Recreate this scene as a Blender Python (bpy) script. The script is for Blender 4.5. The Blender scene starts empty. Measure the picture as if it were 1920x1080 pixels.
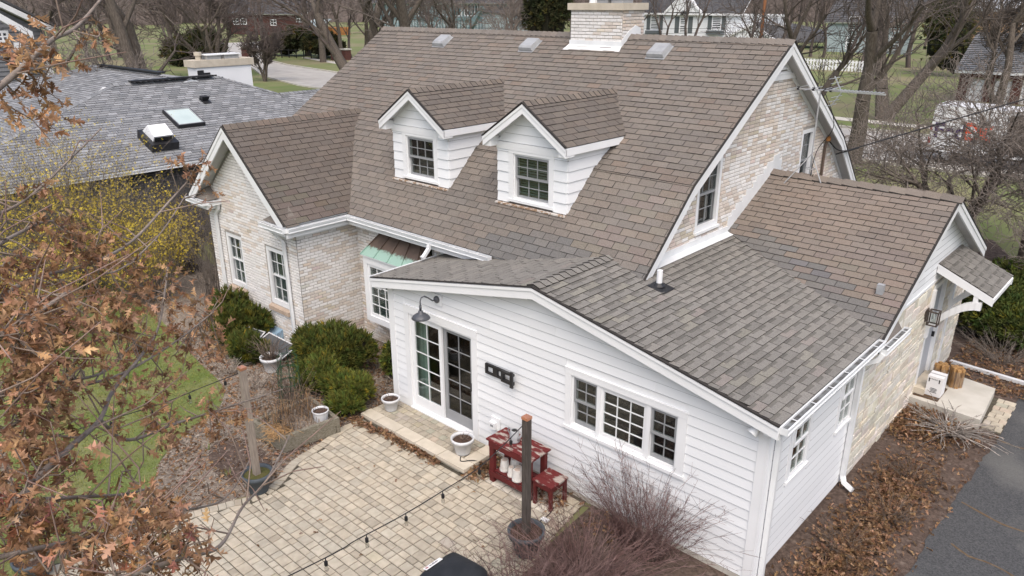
import bpy, math, random
import numpy as np
from mathutils import Vector, Matrix

random.seed(7)
rng = np.random.default_rng(7)
SC = bpy.context.scene
COL = SC.collection
rad = math.radians

# ------------------------------------------------------------------ camera
CAMPOS = Vector((10.59329, -8.18253, 7.34754))
_p, _y, _r = rad(-20.6569), rad(42.5894), rad(-0.1893)
_f = Vector((-math.cos(_p) * math.sin(_y), math.cos(_p) * math.cos(_y), math.sin(_p)))
_rt = _f.cross(Vector((0, 0, 1))).normalized()
_up = _rt.cross(_f)
_rt2 = _rt * math.cos(_r) + _up * math.sin(_r)
_up2 = -_rt * math.sin(_r) + _up * math.cos(_r)
cam_d = bpy.data.cameras.new('camera')
cam_d.sensor_width = 36.0
cam_d.lens = 1432.746 / 1920 * 36
cam_d.clip_start = 0.1
cam_d.clip_end = 2000
cam = bpy.data.objects.new('camera', cam_d)
COL.objects.link(cam)
cam.matrix_world = Matrix(((_rt2.x, _up2.x, -_f.x, CAMPOS.x), (_rt2.y, _up2.y, -_f.y, CAMPOS.y),
                           (_rt2.z, _up2.z, -_f.z, CAMPOS.z), (0, 0, 0, 1)))
SC.camera = cam

# ------------------------------------------------------------------ sky, sun, exposure
world = bpy.data.worlds.new('World')
SC.world = world
world.use_nodes = True
nt = world.node_tree
nt.nodes.clear()
sky = nt.nodes.new('ShaderNodeTexSky')
sky.sky_type = 'NISHITA'
sky.sun_disc = False
SUN_EL, SUN_AZ = rad(58), rad(138)
sky.sun_elevation = SUN_EL
sky.sun_rotation = SUN_AZ
sky.dust_density = 5.0
sky.air_density = 0.8
sky.ozone_density = 0.6
bg = nt.nodes.new('ShaderNodeBackground')
bg.inputs['Strength'].default_value = 0.15
wo = nt.nodes.new('ShaderNodeOutputWorld')
nt.links.new(sky.outputs[0], bg.inputs['Color'])
nt.links.new(bg.outputs[0], wo.inputs['Surface'])
sun_d = bpy.data.lights.new('sun', 'SUN')
sun_d.energy = 1.0
sun_d.angle = rad(70)
sun_d.color = (1.0, 0.985, 0.96)
sun = bpy.data.objects.new('sun', sun_d)
COL.objects.link(sun)
# direction the light comes from (azimuth measured like the sky's rotation, from +Y clockwise)
_sd = Vector((math.sin(SUN_AZ) * math.cos(SUN_EL), math.cos(SUN_AZ) * math.cos(SUN_EL), math.sin(SUN_EL)))
sun.rotation_euler = _sd.to_track_quat('Z', 'Y').to_euler()
sun.location = (0, 0, 60)
SC.view_settings.view_transform = 'Standard'
SC.view_settings.look = 'None'
SC.view_settings.gamma = 1
SC.view_settings.use_curve_mapping = False
SC.view_settings.exposure = 0.62
SC.cycles.max_bounces = 6
SC.cycles.transparent_max_bounces = 8
SC.cycles.use_denoising = True

# ------------------------------------------------------------------ materials
MATS = {}


def mat(name, c1, c2=None, scale=6.0, detail=4.0, rough=0.8, bump=0.0, bscale=None, tint=False, rnd=0.0,
        spec=0.3, metal=0.0, stretch=(1, 1, 1), lo=0.35, hi=0.65, c3=None, s3=1.0, lo3=0.5, hi3=0.7, trans=0.0):
    """procedural material: two colours mixed by noise, a third in larger patches, optional tint attribute"""
    m = bpy.data.materials.new(name)
    m.use_nodes = True
    t = m.node_tree
    N, L = t.nodes, t.links
    b = N['Principled BSDF']
    b.inputs['Roughness'].default_value = rough
    b.inputs['Specular IOR Level'].default_value = spec
    b.inputs['Metallic'].default_value = metal
    geo = N.new('ShaderNodeNewGeometry')
    mp = N.new('ShaderNodeMapping')
    mp.inputs['Scale'].default_value = stretch
    L.new(geo.outputs['Position'], mp.inputs['Vector'])

    def noise(sc, det):
        n = N.new('ShaderNodeTexNoise')
        n.inputs['Scale'].default_value = sc
        n.inputs['Detail'].default_value = det
        L.new(mp.outputs[0], n.inputs['Vector'])
        return n

    def ramp(sock, a, z):
        r = N.new('ShaderNodeMapRange')
        r.inputs['From Min'].default_value = a
        r.inputs['From Max'].default_value = z
        L.new(sock, r.inputs['Value'])
        return r.outputs[0]

    def mix(fac, a, z, mode='MIX'):
        x = N.new('ShaderNodeMix')
        x.data_type = 'RGBA'
        x.blend_type = mode
        if fac is None:
            x.inputs['Factor'].default_value = 1.0
        else:
            L.new(fac, x.inputs['Factor'])
        for s, v in (('A', a), ('B', z)):
            i = [q for q in x.inputs if q.name == s and q.type == 'RGBA'][0]
            if isinstance(v, tuple):
                i.default_value = (*v[:3], 1)
            else:
                L.new(v, i)
        return [q for q in x.outputs if q.type == 'RGBA'][0]

    col = None
    if c2 is not None:
        n1 = noise(scale, detail)
        col = mix(ramp(n1.outputs['Fac'], lo, hi), c1, c2)
    if c3 is not None:
        n3 = noise(s3, 5)
        col = mix(ramp(n3.outputs['Fac'], lo3, hi3), col if col is not None else c1, c3)
    if tint:
        a = N.new('ShaderNodeAttribute')
        a.attribute_name = 'tint'
        col = mix(None, col if col is not None else c1, a.outputs['Color'], 'MULTIPLY')
    if rnd > 0:
        oi = N.new('ShaderNodeObjectInfo')
        h = N.new('ShaderNodeHueSaturation')
        r = N.new('ShaderNodeMapRange')
        r.inputs['To Min'].default_value = 1 - rnd
        r.inputs['To Max'].default_value = 1 + rnd
        L.new(oi.outputs['Random'], r.inputs['Value'])
        L.new(r.outputs[0], h.inputs['Value'])
        if col is None:
            h.inputs['Color'].default_value = (*c1, 1)
        else:
            L.new(col, h.inputs['Color'])
        col = h.outputs[0]
    if col is None:
        b.inputs['Base Color'].default_value = (*c1, 1)
    else:
        L.new(col, b.inputs['Base Color'])
    if bump > 0:
        nb = noise(bscale or scale * 4, 5)
        bp = N.new('ShaderNodeBump')
        bp.inputs['Strength'].default_value = bump
        bp.inputs['Distance'].default_value = 0.02
        L.new(nb.outputs['Fac'], bp.inputs['Height'])
        L.new(bp.outputs[0], b.inputs['Normal'])
    if trans > 0:
        tr = N.new('ShaderNodeBsdfTranslucent')
        if col is None:
            tr.inputs['Color'].default_value = (*c1, 1)
        else:
            L.new(col, tr.inputs['Color'])
        ms = N.new('ShaderNodeMixShader')
        ms.inputs[0].default_value = trans
        L.new(b.outputs[0], ms.inputs[1])
        L.new(tr.outputs[0], ms.inputs[2])
        L.new(ms.outputs[0], N['Material Output'].inputs['Surface'])
    MATS[name] = m
    return m


def glass(name, tintc=(0.75, 0.8, 0.8), refl=0.1):
    m = bpy.data.materials.new(name)
    m.use_nodes = True
    t = m.node_tree
    N, L = t.nodes, t.links
    N.remove(N['Principled BSDF'])
    tr = N.new('ShaderNodeBsdfTransparent')
    tr.inputs[0].default_value = (*tintc, 1)
    gl = N.new('ShaderNodeBsdfGlossy')
    gl.inputs['Roughness'].default_value = 0.02
    lw = N.new('ShaderNodeLayerWeight')
    lw.inputs['Blend'].default_value = 0.5
    pw = N.new('ShaderNodeMath')
    pw.operation = 'POWER'
    pw.inputs[1].default_value = 4.0
    L.new(lw.outputs['Facing'], pw.inputs[0])
    ma = N.new('ShaderNodeMath')
    ma.operation = 'MULTIPLY_ADD'
    ma.inputs[1].default_value = 0.8
    ma.inputs[2].default_value = refl
    L.new(pw.outputs[0], ma.inputs[0])
    ms = N.new('ShaderNodeMixShader')
    L.new(ma.outputs[0], ms.inputs[0])
    L.new(tr.outputs[0], ms.inputs[1])
    L.new(gl.outputs[0], ms.inputs[2])
    L.new(ms.outputs[0], N['Material Output'].inputs['Surface'])
    MATS[name] = m
    return m


def G(v):  # srgb 0-255 to linear grey/colour
    def f(c):
        c /= 255
        return c / 12.92 if c <= 0.04045 else ((c + 0.055) / 1.055) ** 2.4
    return tuple(f(c) for c in v)


mat('white_paint', (0.79, 0.805, 0.815), (0.74, 0.755, 0.765), 1.3, rough=0.45, bump=0.03, bscale=30)
mat('white_siding', (0.775, 0.795, 0.81), (0.735, 0.755, 0.77), 0.9, rough=0.5, bump=0.04, bscale=60, tint=True, rnd=0.02,
    stretch=(0.35, 0.35, 2))
mat('lap_shade_grey', (0.24, 0.25, 0.26), (0.36, 0.37, 0.38), 9, rough=0.9)  # grey for the painted shade lines at the siding laps
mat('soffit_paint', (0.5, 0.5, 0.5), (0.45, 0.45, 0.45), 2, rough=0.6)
mat('gutter_metal', (0.76, 0.78, 0.79), (0.68, 0.7, 0.71), 3, rough=0.35, spec=0.5)
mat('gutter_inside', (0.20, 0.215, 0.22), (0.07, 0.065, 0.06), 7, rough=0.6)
mat('grey_sash', (0.30, 0.31, 0.32), (0.26, 0.27, 0.28), 3, rough=0.5)
mat('interior_dark', (0.02, 0.02, 0.02), (0.035, 0.033, 0.03), 2, rough=0.9)
mat('curtain', (0.40, 0.50, 0.45), (0.24, 0.33, 0.29), 14, rough=0.9, stretch=(1, 1, 0.03))
mat('blind_slat', (0.13, 0.155, 0.15), None, rough=0.5)
glass('window_glass', (0.84, 0.88, 0.87), 0.07)
glass('screen_glass', (0.6, 0.62, 0.62), 0.05)
mat('shingle_brown', (0.205, 0.184, 0.163), (0.145, 0.130, 0.116), 55, 6, rough=0.95, bump=0.25, bscale=160, tint=True,
    rnd=0.03, spec=0.1, c3=(0.185, 0.17, 0.154), s3=0.9, lo3=0.45, hi3=0.9)
mat('shingle_grey', (0.235, 0.224, 0.204), (0.165, 0.157, 0.143), 60, 6, rough=0.95, bump=0.25, bscale=160, tint=True,
    rnd=0.04, spec=0.1)
mat('shingle_slate', (0.235, 0.242, 0.250), (0.165, 0.170, 0.177), 30, 5, rough=0.95, tint=True, rnd=0.03, spec=0.1)
mat('roof_felt', (0.03, 0.028, 0.026), (0.04, 0.036, 0.033), 9, rough=0.95)
mat('brick_face', (0.78, 0.77, 0.755), (0.68, 0.655, 0.63), 26, 5, rough=0.85, bump=0.5, bscale=70, tint=True, rnd=0.04, lo=0.4, hi=0.75, spec=0.2)
mat('mortar', (0.40, 0.375, 0.345), (0.31, 0.288, 0.262), 12, rough=0.95, bump=0.3)
mat('limestone', (0.68, 0.66, 0.605), (0.565, 0.535, 0.475), 7, 6, rough=0.9, bump=1.0, bscale=26, tint=True, rnd=0.05, lo=0.38, hi=0.72, spec=0.2)
mat('copper_brown', (0.085, 0.06, 0.045), (0.12, 0.085, 0.065), 4, rough=0.5, spec=0.5)
mat('copper_green', (0.28, 0.50, 0.40), (0.36, 0.52, 0.43), 5, rough=0.7)
mat('black_metal', (0.012, 0.012, 0.014), (0.02, 0.02, 0.022), 8, rough=0.45, spec=0.5)
mat('bronze_metal', (0.05, 0.04, 0.033), (0.08, 0.06, 0.05), 8, rough=0.45, spec=0.5)
mat('lamp_grey', (0.055, 0.06, 0.07), (0.075, 0.08, 0.09), 8, rough=0.45, spec=0.5)
mat('zinc', (0.36, 0.37, 0.38), (0.28, 0.29, 0.30), 6, rough=0.5, spec=0.5)
mat('alu', (0.6, 0.61, 0.62), (0.5, 0.51, 0.52), 8, rough=0.4, metal=0.6)
mat('rotten_wood', (0.3, 0.2, 0.13), (0.6, 0.57, 0.53), 15, rough=0.9, lo=0.45, hi=0.55)
mat('concrete', (0.52, 0.50, 0.45), (0.43, 0.41, 0.36), 2.2, 7, rough=0.9, bump=0.15, bscale=60, c3=(0.36, 0.34, 0.3), s3=1.2, lo3=0.55, hi3=0.75)
mat('stone_cap', (0.56, 0.505, 0.415), (0.48, 0.43, 0.345), 5, 7, rough=0.85, bump=0.2, bscale=60, tint=True, rnd=0.05)
mat('door_grey', (0.40, 0.42, 0.45), None, rough=0.5)


# ------------------------------------------------------------------ objects and meshes
WM = {}  # world matrices of parents


def link(o):
    COL.objects.link(o)
    return o


def par(o, parent):
    if parent is not None:
        o.parent = parent
        o.matrix_parent_inverse = WM.get(parent.name, Matrix()).inverted()
    return o


def tag(o, label=None, cat=None, group=None, kind=None):
    if label:
        o['label'] = label
    if cat:
        o['category'] = cat
    if group:
        o['group'] = group
    if kind:
        o['kind'] = kind
    return o


def thing(name, label, cat, loc=(0, 0, 0), rotz=0.0, group=None):
    o = link(bpy.data.objects.new(name, None))
    o.empty_display_size = 0.2
    o.location = loc
    o.rotation_euler = (0, 0, rotz)
    WM[o.name] = Matrix.Translation(loc) @ Matrix.Rotation(rotz, 4, 'Z')
    return tag(o, label, cat, group)


def kids(o):
    return list(o.children)


def copy_tree(o, parent=None, **kw):
    c = link(o.copy())
    if parent is not None:
        c.parent = parent
    for k in kids(o):
        copy_tree(k, c)
    return c


def dup(root, loc, rotz=0.0, scale=1.0, label=None, group=None):
    c = copy_tree(root)
    c.location = loc
    c.rotation_euler = (0, 0, rotz)
    c.scale = (scale, scale, scale) if not isinstance(scale, tuple) else scale
    if label:
        c['label'] = label
    if group:
        c['group'] = group
    return c


def set_tint(me, tints):
    """tints: (nfaces,3) array; written per corner"""
    a = me.attributes.new('tint', 'FLOAT_COLOR', 'CORNER')
    lt = np.empty(len(me.polygons), np.int32)
    me.polygons.foreach_get('loop_total', lt)
    t = np.ones((len(me.loops), 4), np.float32)
    t[:, :3] = np.repeat(np.asarray(tints, np.float32), lt, axis=0)
    a.data.foreach_set('color', t.ravel())


def mesh_np(name, V, F, tints=None, mats=(), smooth=False, mi=None):
    V = np.asarray(V, np.float32).reshape(-1, 3)
    F = np.asarray(F, np.int32)
    k = F.shape[1]
    me = bpy.data.meshes.new(name)
    me.vertices.add(len(V))
    me.vertices.foreach_set('co', V.ravel())
    me.loops.add(F.size)
    me.loops.foreach_set('vertex_index', F.ravel())
    me.polygons.add(len(F))
    me.polygons.foreach_set('loop_start', np.arange(len(F), dtype=np.int32) * k)
    me.polygons.foreach_set('use_smooth', np.full(len(F), bool(smooth)))
    if mi is not None:
        me.polygons.foreach_set('material_index', np.asarray(mi, np.int32))
    me.update(calc_edges=True)
    if tints is not None:
        set_tint(me, tints)
    for m in mats:
        me.materials.append(MATS[m])
    return me


def add_obj(name, me, parent=None, kind=None, matrix=None):
    o = link(bpy.data.objects.new(name, me))
    if matrix is not None:
        o.matrix_world = matrix
    WM[o.name] = matrix.copy() if matrix is not None else Matrix()
    par(o, parent)
    if parent is not None and matrix is not None:
        o.matrix_basis = matrix
    if kind:
        o['kind'] = kind
    return o


class MB:
    """collects polygons, builds ONE mesh object"""

    def __init__(s):
        s.v, s.f, s.t, s.m = [], [], [], []

    def add(s, vs, fs, tint=(1, 1, 1), mi=0):
        k = len(s.v)
        s.v.extend(tuple(v) for v in vs)
        for f in fs:
            s.f.append([i + k for i in f])
            s.t.append(tint)
            s.m.append(mi)
        return s

    def hexa(s, p, tint=(1, 1, 1), mi=0):  # p: 8 points, bottom ring 0-3 then top ring 4-7
        return s.add(p, [(3, 2, 1, 0), (4, 5, 6, 7), (0, 1, 5, 4), (1, 2, 6, 5), (2, 3, 7, 6), (3, 0, 4, 7)], tint, mi)

    def box(s, x0, x1, y0, y1, z0, z1, tint=(1, 1, 1), mi=0):
        return s.hexa([(x0, y0, z0), (x1, y0, z0), (x1, y1, z0), (x0, y1, z0),
                       (x0, y0, z1), (x1, y0, z1), (x1, y1, z1), (x0, y1, z1)], tint, mi)

    def fbox(s, L, a0, a1, b0, b1, c0, c1, tint=(1, 1, 1), mi=0):  # box in a local frame
        return s.hexa([L(a0, b0, c0), L(a1, b0, c0), L(a1, b1, c0), L(a0, b1, c0),
                       L(a0, b0, c1), L(a1, b0, c1), L(a1, b1, c1), L(a0, b1, c1)], tint, mi)

    def bar(s, p0, p1, up, h, t, tint=(1, 1, 1), mi=0, h0=0.0):
        """board from p0 to p1: h along up (from h0), t thick sideways, centred"""
        p0, p1, up = Vector(p0), Vector(p1), Vector(up)
        d = (p1 - p0).normalized()
        side = d.cross(up).normalized() * (t / 2)
        u0, u1 = up * h0, up * (h0 + h)
        return s.hexa([p0 - side + u0, p1 - side + u0, p1 + side + u0, p0 + side + u0,
                       p0 - side + u1, p1 - side + u1, p1 + side + u1, p0 + side + u1], tint, mi)

    def prism(s, pts, vec, tint=(1, 1, 1), mi=0, mi_side=None):
        n = len(pts)
        vec = Vector(vec)
        a = [Vector(p) for p in pts]
        k = len(s.v)
        s.v.extend(tuple(p) for p in a)
        s.v.extend(tuple(p + vec) for p in a)
        ms = mi if mi_side is None else mi_side
        s.f.append([k + i for i in range(n)][::-1]); s.t.append(tint); s.m.append(mi)
        s.f.append([k + n + i for i in range(n)]); s.t.append(tint); s.m.append(ms)
        for i in range(n):
            j = (i + 1) % n
            s.f.append([k + i, k + j, k + n + j, k + n + i]); s.t.append(tint); s.m.append(ms)
        return s

    def tube(s, pts, r, n=6, cap=True, tint=(1, 1, 1), mi=0, rot=0.0, sq=(1, 1)):
        pts = [Vector(p) for p in pts]
        if not isinstance(r, (list, tuple)):
            r = [r] * len(pts)
        k = len(s.v)
        ref = None
        for i, p in enumerate(pts):
            d = (pts[min(i + 1, len(pts) - 1)] - pts[max(i - 1, 0)])
            d = d.normalized() if d.length > 1e-9 else Vector((0, 0, 1))
            if ref is None:
                ref = d.orthogonal().normalized() if abs(d.z) < 0.9 else Vector((1, 0, 0))
            u = (ref - d * ref.dot(d))
            u = u.normalized() if u.length > 1e-6 else d.orthogonal().normalized()
            ref = u
            w = d.cross(u)
            for q in range(n):
                a = 2 * math.pi * q / n + rot
                s.v.append(tuple(p + u * (math.cos(a) * r[i] * sq[0]) + w * (math.sin(a) * r[i] * sq[1])))
        for i in range(len(pts) - 1):
            for q in range(n):
                q2 = (q + 1) % n
                s.f.append([k + i * n + q, k + i * n + q2, k + (i + 1) * n + q2, k + (i + 1) * n + q])
                s.t.append(tint); s.m.append(mi)
        if cap:
            s.f.append([k + q for q in range(n)][::-1]); s.t.append(tint); s.m.append(mi)
            e = k + (len(pts) - 1) * n
            s.f.append([e + q for q in range(n)]); s.t.append(tint); s.m.append(mi)
        return s

    def lathe(s, prof, c=(0, 0, 0), n=20, tint=(1, 1, 1), mi=0, axis=None):
        """profile (r, z) turned about the vertical through c (or about axis)"""
        k = len(s.v)
        c = Vector(c)
        Q = axis.to_track_quat('Z', 'Y') if axis is not None else None
        for r_, z_ in prof:
            for q in range(n):
                a = 2 * math.pi * q / n
                p = Vector((r_ * math.cos(a), r_ * math.sin(a), z_))
                if Q is not None:
                    p = Q @ p
                s.v.append(tuple(c + p))
        for i in range(len(prof) - 1):
            for q in range(n):
                q2 = (q + 1) % n
                s.f.append([k + i * n + q, k + i * n + q2, k + (i + 1) * n + q2, k + (i + 1) * n + q])
                s.t.append(tint); s.m.append(mi)
        return s

    def build_each(s, name, mats, parent=None):
        """every board collected so far becomes an object of its own"""
        k = 0
        while k < len(s.f):
            q = MB()
            lo = min(min(f) for f in s.f[k:k + 6])
            q.v = s.v[lo:lo + 8]
            q.f = [[i - lo for i in f] for f in s.f[k:k + 6]]
            q.t, q.m = s.t[k:k + 6], s.m[k:k + 6]
            q.build(name, mats, parent)
            k += 6

    def build(s, name, mats, parent=None, smooth=False, kind=None):
        me = bpy.data.meshes.new(name)
        me.from_pydata(s.v, [], s.f)
        if isinstance(mats, str):
            mats = (mats,)
        for m in mats:
            me.materials.append(MATS[m])
        me.polygons.foreach_set('material_index', np.asarray(s.m, np.int32))
        if smooth:
            me.polygons.foreach_set('use_smooth', np.ones(len(s.f), bool))
        me.update()
        set_tint(me, np.array(s.t, np.float32).reshape(-1, 3))
        return add_obj(name, me, parent, kind)


_SL_F = np.array([[4, 5, 6, 7], [0, 1, 5, 4], [1, 2, 6, 5], [2, 3, 7, 6], [3, 0, 4, 7]])
_SC_F = np.array([[8, 9, 10, 11], [4, 5, 9, 8], [5, 6, 10, 9], [6, 7, 11, 10], [7, 4, 8, 11],
                  [0, 1, 5, 4], [1, 2, 6, 5], [2, 3, 7, 6], [3, 0, 4, 7]])


def slab_arrays(P, cham=0.0):
    """P rows: a0b,a1b,a0t,a1t,b0,b1,tb,tt,base -> verts (N,k,3) in (a,b,c) coordinates"""
    P = np.asarray(P, float).reshape(-1, 9)
    a0b, a1b, a0t, a1t, b0, b1, tb, tt, bs = P.T
    z = bs
    if cham <= 0:
        V = np.stack([np.stack(q, 1) for q in (
            (a0b, b0, z), (a1b, b0, z), (a1t, b1, z), (a0t, b1, z),
            (a0b, b0, tb), (a1b, b0, tb), (a1t, b1, tt), (a0t, b1, tt))], 1)
        return V, _SL_F
    c = cham
    V = np.stack([np.stack(q, 1) for q in (
        (a0b, b0, z), (a1b, b0, z), (a1t, b1, z), (a0t, b1, z),
        (a0b, b0, tb - c), (a1b, b0, tb - c), (a1t, b1, tt - c), (a0t, b1, tt - c),
        (a0b + c * 1.5, b0 + c * 1.5, tb), (a1b - c * 1.5, b0 + c * 1.5, tb), (a1t - c * 1.5, b1 - c * 1.5, tt), (a0t + c * 1.5, b1 - c * 1.5, tt))], 1)
    return V, _SC_F


_PC = {}


def slabs(name, O, e, s, P, tints, mats, parent, cham=0.0, indiv=0, pal=None, edge_mat=False, prefer=None):
    mats = tuple(mats)
    """pieces lying on the plane (O,e,s): the `indiv` nearest to the camera become objects of their own, the rest one stuff part"""
    P = np.asarray(P, float).reshape(-1, 9)
    if len(P) == 0:
        return
    O, e, s = np.array(O, float), np.array(e, float), np.array(s, float)
    n = np.cross(e, s)
    B = np.stack([e, s, n], 0)
    tints = np.asarray(tints, float)
    mid = O + np.stack([(P[:, 0] + P[:, 1]) / 2, (P[:, 4] + P[:, 5]) / 2, P[:, 6]], 1) @ B
    single = np.zeros(len(P), bool)
    if indiv > 0:
        d = np.linalg.norm(mid - np.array(CAMPOS), axis=1)
        area = (P[:, 1] - P[:, 0]) * (P[:, 5] - P[:, 4])
        sc = d / np.sqrt(np.maximum(area, 1e-6)) if prefer is None else d + np.where(prefer, 0, 1e4)
        rect = (np.abs(P[:, 0] - P[:, 2]) < 1e-4) & (np.abs(P[:, 1] - P[:, 3]) < 1e-4)
        sc = sc + np.where(rect, 0, 1e5)
        single[np.argsort(sc)[:indiv]] = True
    k = int((~single).sum())
    if k:
        V, F = slab_arrays(P[~single], cham)
        W = O + V @ B
        nv = V.shape[1]
        FF = (F[None] + (np.arange(k) * nv)[:, None, None]).reshape(-1, 4)
        mi = np.tile(np.array([0, 1, 1, 1, 1]), k) if edge_mat and cham <= 0 else None
        me = mesh_np(name, W, FF, np.repeat(tints[~single], len(F), 0), mats, mi=mi)
        add_obj(name, me, parent, 'stuff')
    for i in np.nonzero(single)[0]:
        p = P[i].copy()
        a0, b0 = p[0], p[4]
        p[:4] -= a0
        p[4:6] -= b0
        tq = tuple(np.round(tints[i] / 0.06) * 0.06)
        key = (name, mats, tuple(np.round(p, 3)), tuple(np.round(tq, 2)))
        me = _PC.get(key)
        if me is None:
            V, F = slab_arrays(p[None], cham)
            mi = [0, 1, 1, 1, 1] if edge_mat and cham <= 0 else None
            me = mesh_np(name, V[0], F, np.repeat(np.array([tq]), len(F), 0), mats, mi=mi)
            _PC[key] = me
        o = O + a0 * e + b0 * s
        M = Matrix(((e[0], s[0], n[0], o[0]), (e[1], s[1], n[1], o[1]), (e[2], s[2], n[2], o[2]), (0, 0, 0, 1)))
        add_obj(name, me, parent, None, M)


def LR(poly, b):
    xs = []
    k = len(poly)
    for i in range(k):
        (a0, b0), (a1, b1) = poly[i], poly[(i + 1) % k]
        if abs(b1 - b0) < 1e-9:
            if abs(b - b0) < 1e-6:
                xs += [a0, a1]
            continue
        t = (b - b0) / (b1 - b0)
        if -1e-6 <= t <= 1 + 1e-6:
            xs.append(a0 + t * (a1 - a0))
    return (min(xs), max(xs)) if xs else None


def wob(a, b, s=1.0, ph=0.0):
    """smooth patchiness 0..1"""
    return 0.5 + 0.25 * (math.sin(a * 1.3 * s + ph) * math.cos(b * 1.9 * s + 1.7 + ph) + math.sin(a * 2.9 * s + b * 2.3 * s + ph * 2.1) * 0.6
                         + 0.4 * math.sin(5.1 * b * s - 3.7 * a * s + ph))


def shingle_rows(poly, expo=0.14, w=0.305, t=0.017, gap=0.009, stag=0.5, jit=0.004, minw=0.03):
    bs = [q[1] for q in poly]
    b, bmax = min(bs), max(bs)
    P, ab = [], []
    row = 0
    while b < bmax - 0.02:
        b1 = min(b + expo * 1.12, bmax)
        A, Z = LR(poly, b + 1e-4), LR(poly, b1 - 1e-4)
        if A and Z:
            off = (row * stag * w + random.uniform(-0.02, 0.02)) % w
            lo, hi = min(A[0], Z[0]), max(A[1], Z[1])
            a = math.floor((lo - off) / w) * w + off
            while a < hi:
                x0, x1 = a + gap / 2, a + w - gap / 2
                q = [max(x0, A[0]), min(x1, A[1]), max(x0, Z[0]), min(x1, Z[1])]
                if q[1] < q[0]:
                    q[0] = q[1] = min(max((q[0] + q[1]) / 2, A[0]), A[1])
                if q[3] < q[2]:
                    q[2] = q[3] = min(max((q[2] + q[3]) / 2, Z[0]), Z[1])
                if max(q[1] - q[0], q[3] - q[2]) > minw:
                    tt = t + random.uniform(-jit, jit)
                    P.append(q + [b, b1, tt, 0.003, -0.005])
                    ab.append((a + w / 2, b))
                a += w
        b += expo
        row += 1
    return P, ab


BROWN = [(1.0, 1.0, 1.0), (1.05, 1.04, 1.02), (0.95, 0.95, 0.95), (1.10, 1.08, 1.06), (1.03, 1.0, 0.98), (0.99, 1.0, 1.01), (0.92, 0.92, 0.93), (1.0, 0.99, 0.98)]
GREYS = [(1, 1, 1), (1.05, 1.05, 1.04), (0.95, 0.95, 0.95), (1.02, 1.01, 1.0), (0.9, 0.9, 0.9), (1.08, 1.07, 1.06)]
SLATE = [(1, 1, 1), (1.15, 1.15, 1.15), (0.84, 0.85, 0.86), (1.28, 1.28, 1.28), (0.94, 0.95, 0.97), (1.06, 1.06, 1.06)]


def roof_deck(name, O, e, s, poly, parent, th=0.1):
    """the boarded plane under the shingles: felt on top, painted soffit below"""
    O, e, s = Vector(O), Vector(e), Vector(s)
    n = e.cross(s)
    mb = MB()
    top = [O + e * a + s * b for a, b in poly]
    mb.prism([p - n * th for p in top], n * (th - 0.006), mi=1)
    k = len(poly)
    mb.m[1] = 0
    return mb.build(name, ('roof_felt', 'white_paint'), parent)


def shingled(name, O, e, s, poly, parent, mats, pal, expo=0.14, w=0.305, t=0.017, indiv=0, tintfn=None, stag=0.5, th=0.1, spread=0.045, label=None, band=0.0):
    dk = roof_deck(name, O, e, s, poly, parent, th)
    if label:
        dk['label'] = label
    P, ab = shingle_rows(poly, expo, w, t, stag=stag)
    T = []
    for a, b in ab:
        c = random.choice(pal)
        k = random.uniform(1 - spread, 1 + spread)
        c = [x * k for x in c]
        if tintfn:
            f = tintfn(a, b)
            c = [x * y for x, y in zip(c, f)]
        T.append(c)
    slabs('shingle', O, e, s, P, T, mats, dk, indiv=indiv, edge_mat=True)  # dark cut edges, also standing in for shade between the rows
    if band:   # laminated shingles carry a strip of darker granules at the top of each tab
        Q, U = [], []
        for q, c in zip(P, T):
            if q[1] - q[0] > 0.12 and q[3] - q[2] > 0.12:
                f0, f1 = random.choice(((0.0, 0.62), (0.0, 0.55), (0.05, 0.7), (0.35, 1.0)))
                wd = q[1] - q[0]
                b0, b1 = q[4] + expo * random.uniform(0.62, 0.72), q[4] + expo * 1.0
                z = q[6] * 0.45 + 0.0035
                Q.append([q[0] + wd * f0, q[0] + wd * f1, q[0] + wd * f0, q[0] + wd * f1, b0, b1, z, z * 0.8, 0.0])
                U.append([x * (1 - band) for x in c])
        slabs('granule_band', O, e, s, Q, U, mats[:1], dk)
    return dk


def ridge_caps(p0, p1, d1, d2, parent, mats, pal, expo=0.14, half=0.14, t=0.014, name='ridge_shingle'):
    """cap shingles along a ridge; d1, d2: unit vectors down each slope. each cap a piece of its own"""
    p0, p1, d1, d2 = Vector(p0), Vector(p1), Vector(d1), Vector(d2)
    L = (p1 - p0).length
    e = (p1 - p0) / L
    n = int(L / expo)
    up = -(d1 + d2)
    up = up.normalized() if up.length > 1e-4 else Vector((0, 0, 1))
    for i in range(n):
        a = p0 + e * (i * L / n)
        z = p0 + e * ((i + 1.25) * L / n)
        mb = MB()
        c = random.choice(pal)
        k = random.uniform(0.92, 1.06)
        c = tuple(x * k for x in c)
        h0, h1 = t + 0.012, 0.006
        ring = []
        for q, h in ((a, h0), (z, h1)):
            ring.append([q + d1 * half + up * h * 0.9, q + up * (h + 0.012), q + d2 * half + up * h * 0.9,
                         q + d2 * half + up * (h * 0.9 - 0.02), q + up * (h - 0.015), q + d1 * half + up * (h * 0.9 - 0.02)])
        mb.add(ring[0] + ring[1], [(0, 1, 7, 6), (1, 2, 8, 7)], c, 0)
        mb.add(ring[0] + ring[1], [(0, 5, 4, 1), (1, 4, 3, 2), (5, 0, 6, 11), (2, 3, 9, 8)], c, 1)
        mb.build(name, mats, parent)


def cut(iv, holes):
    """interval list minus holes"""
    out = [iv]
    for h0, h1 in holes:
        nx = []
        for a, z in out:
            if h1 <= a or h0 >= z:
                nx.append((a, z))
            else:
                if h0 > a:
                    nx.append((a, h0))
                if h1 < z:
                    nx.append((h1, z))
        out = nx
    return out


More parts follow.
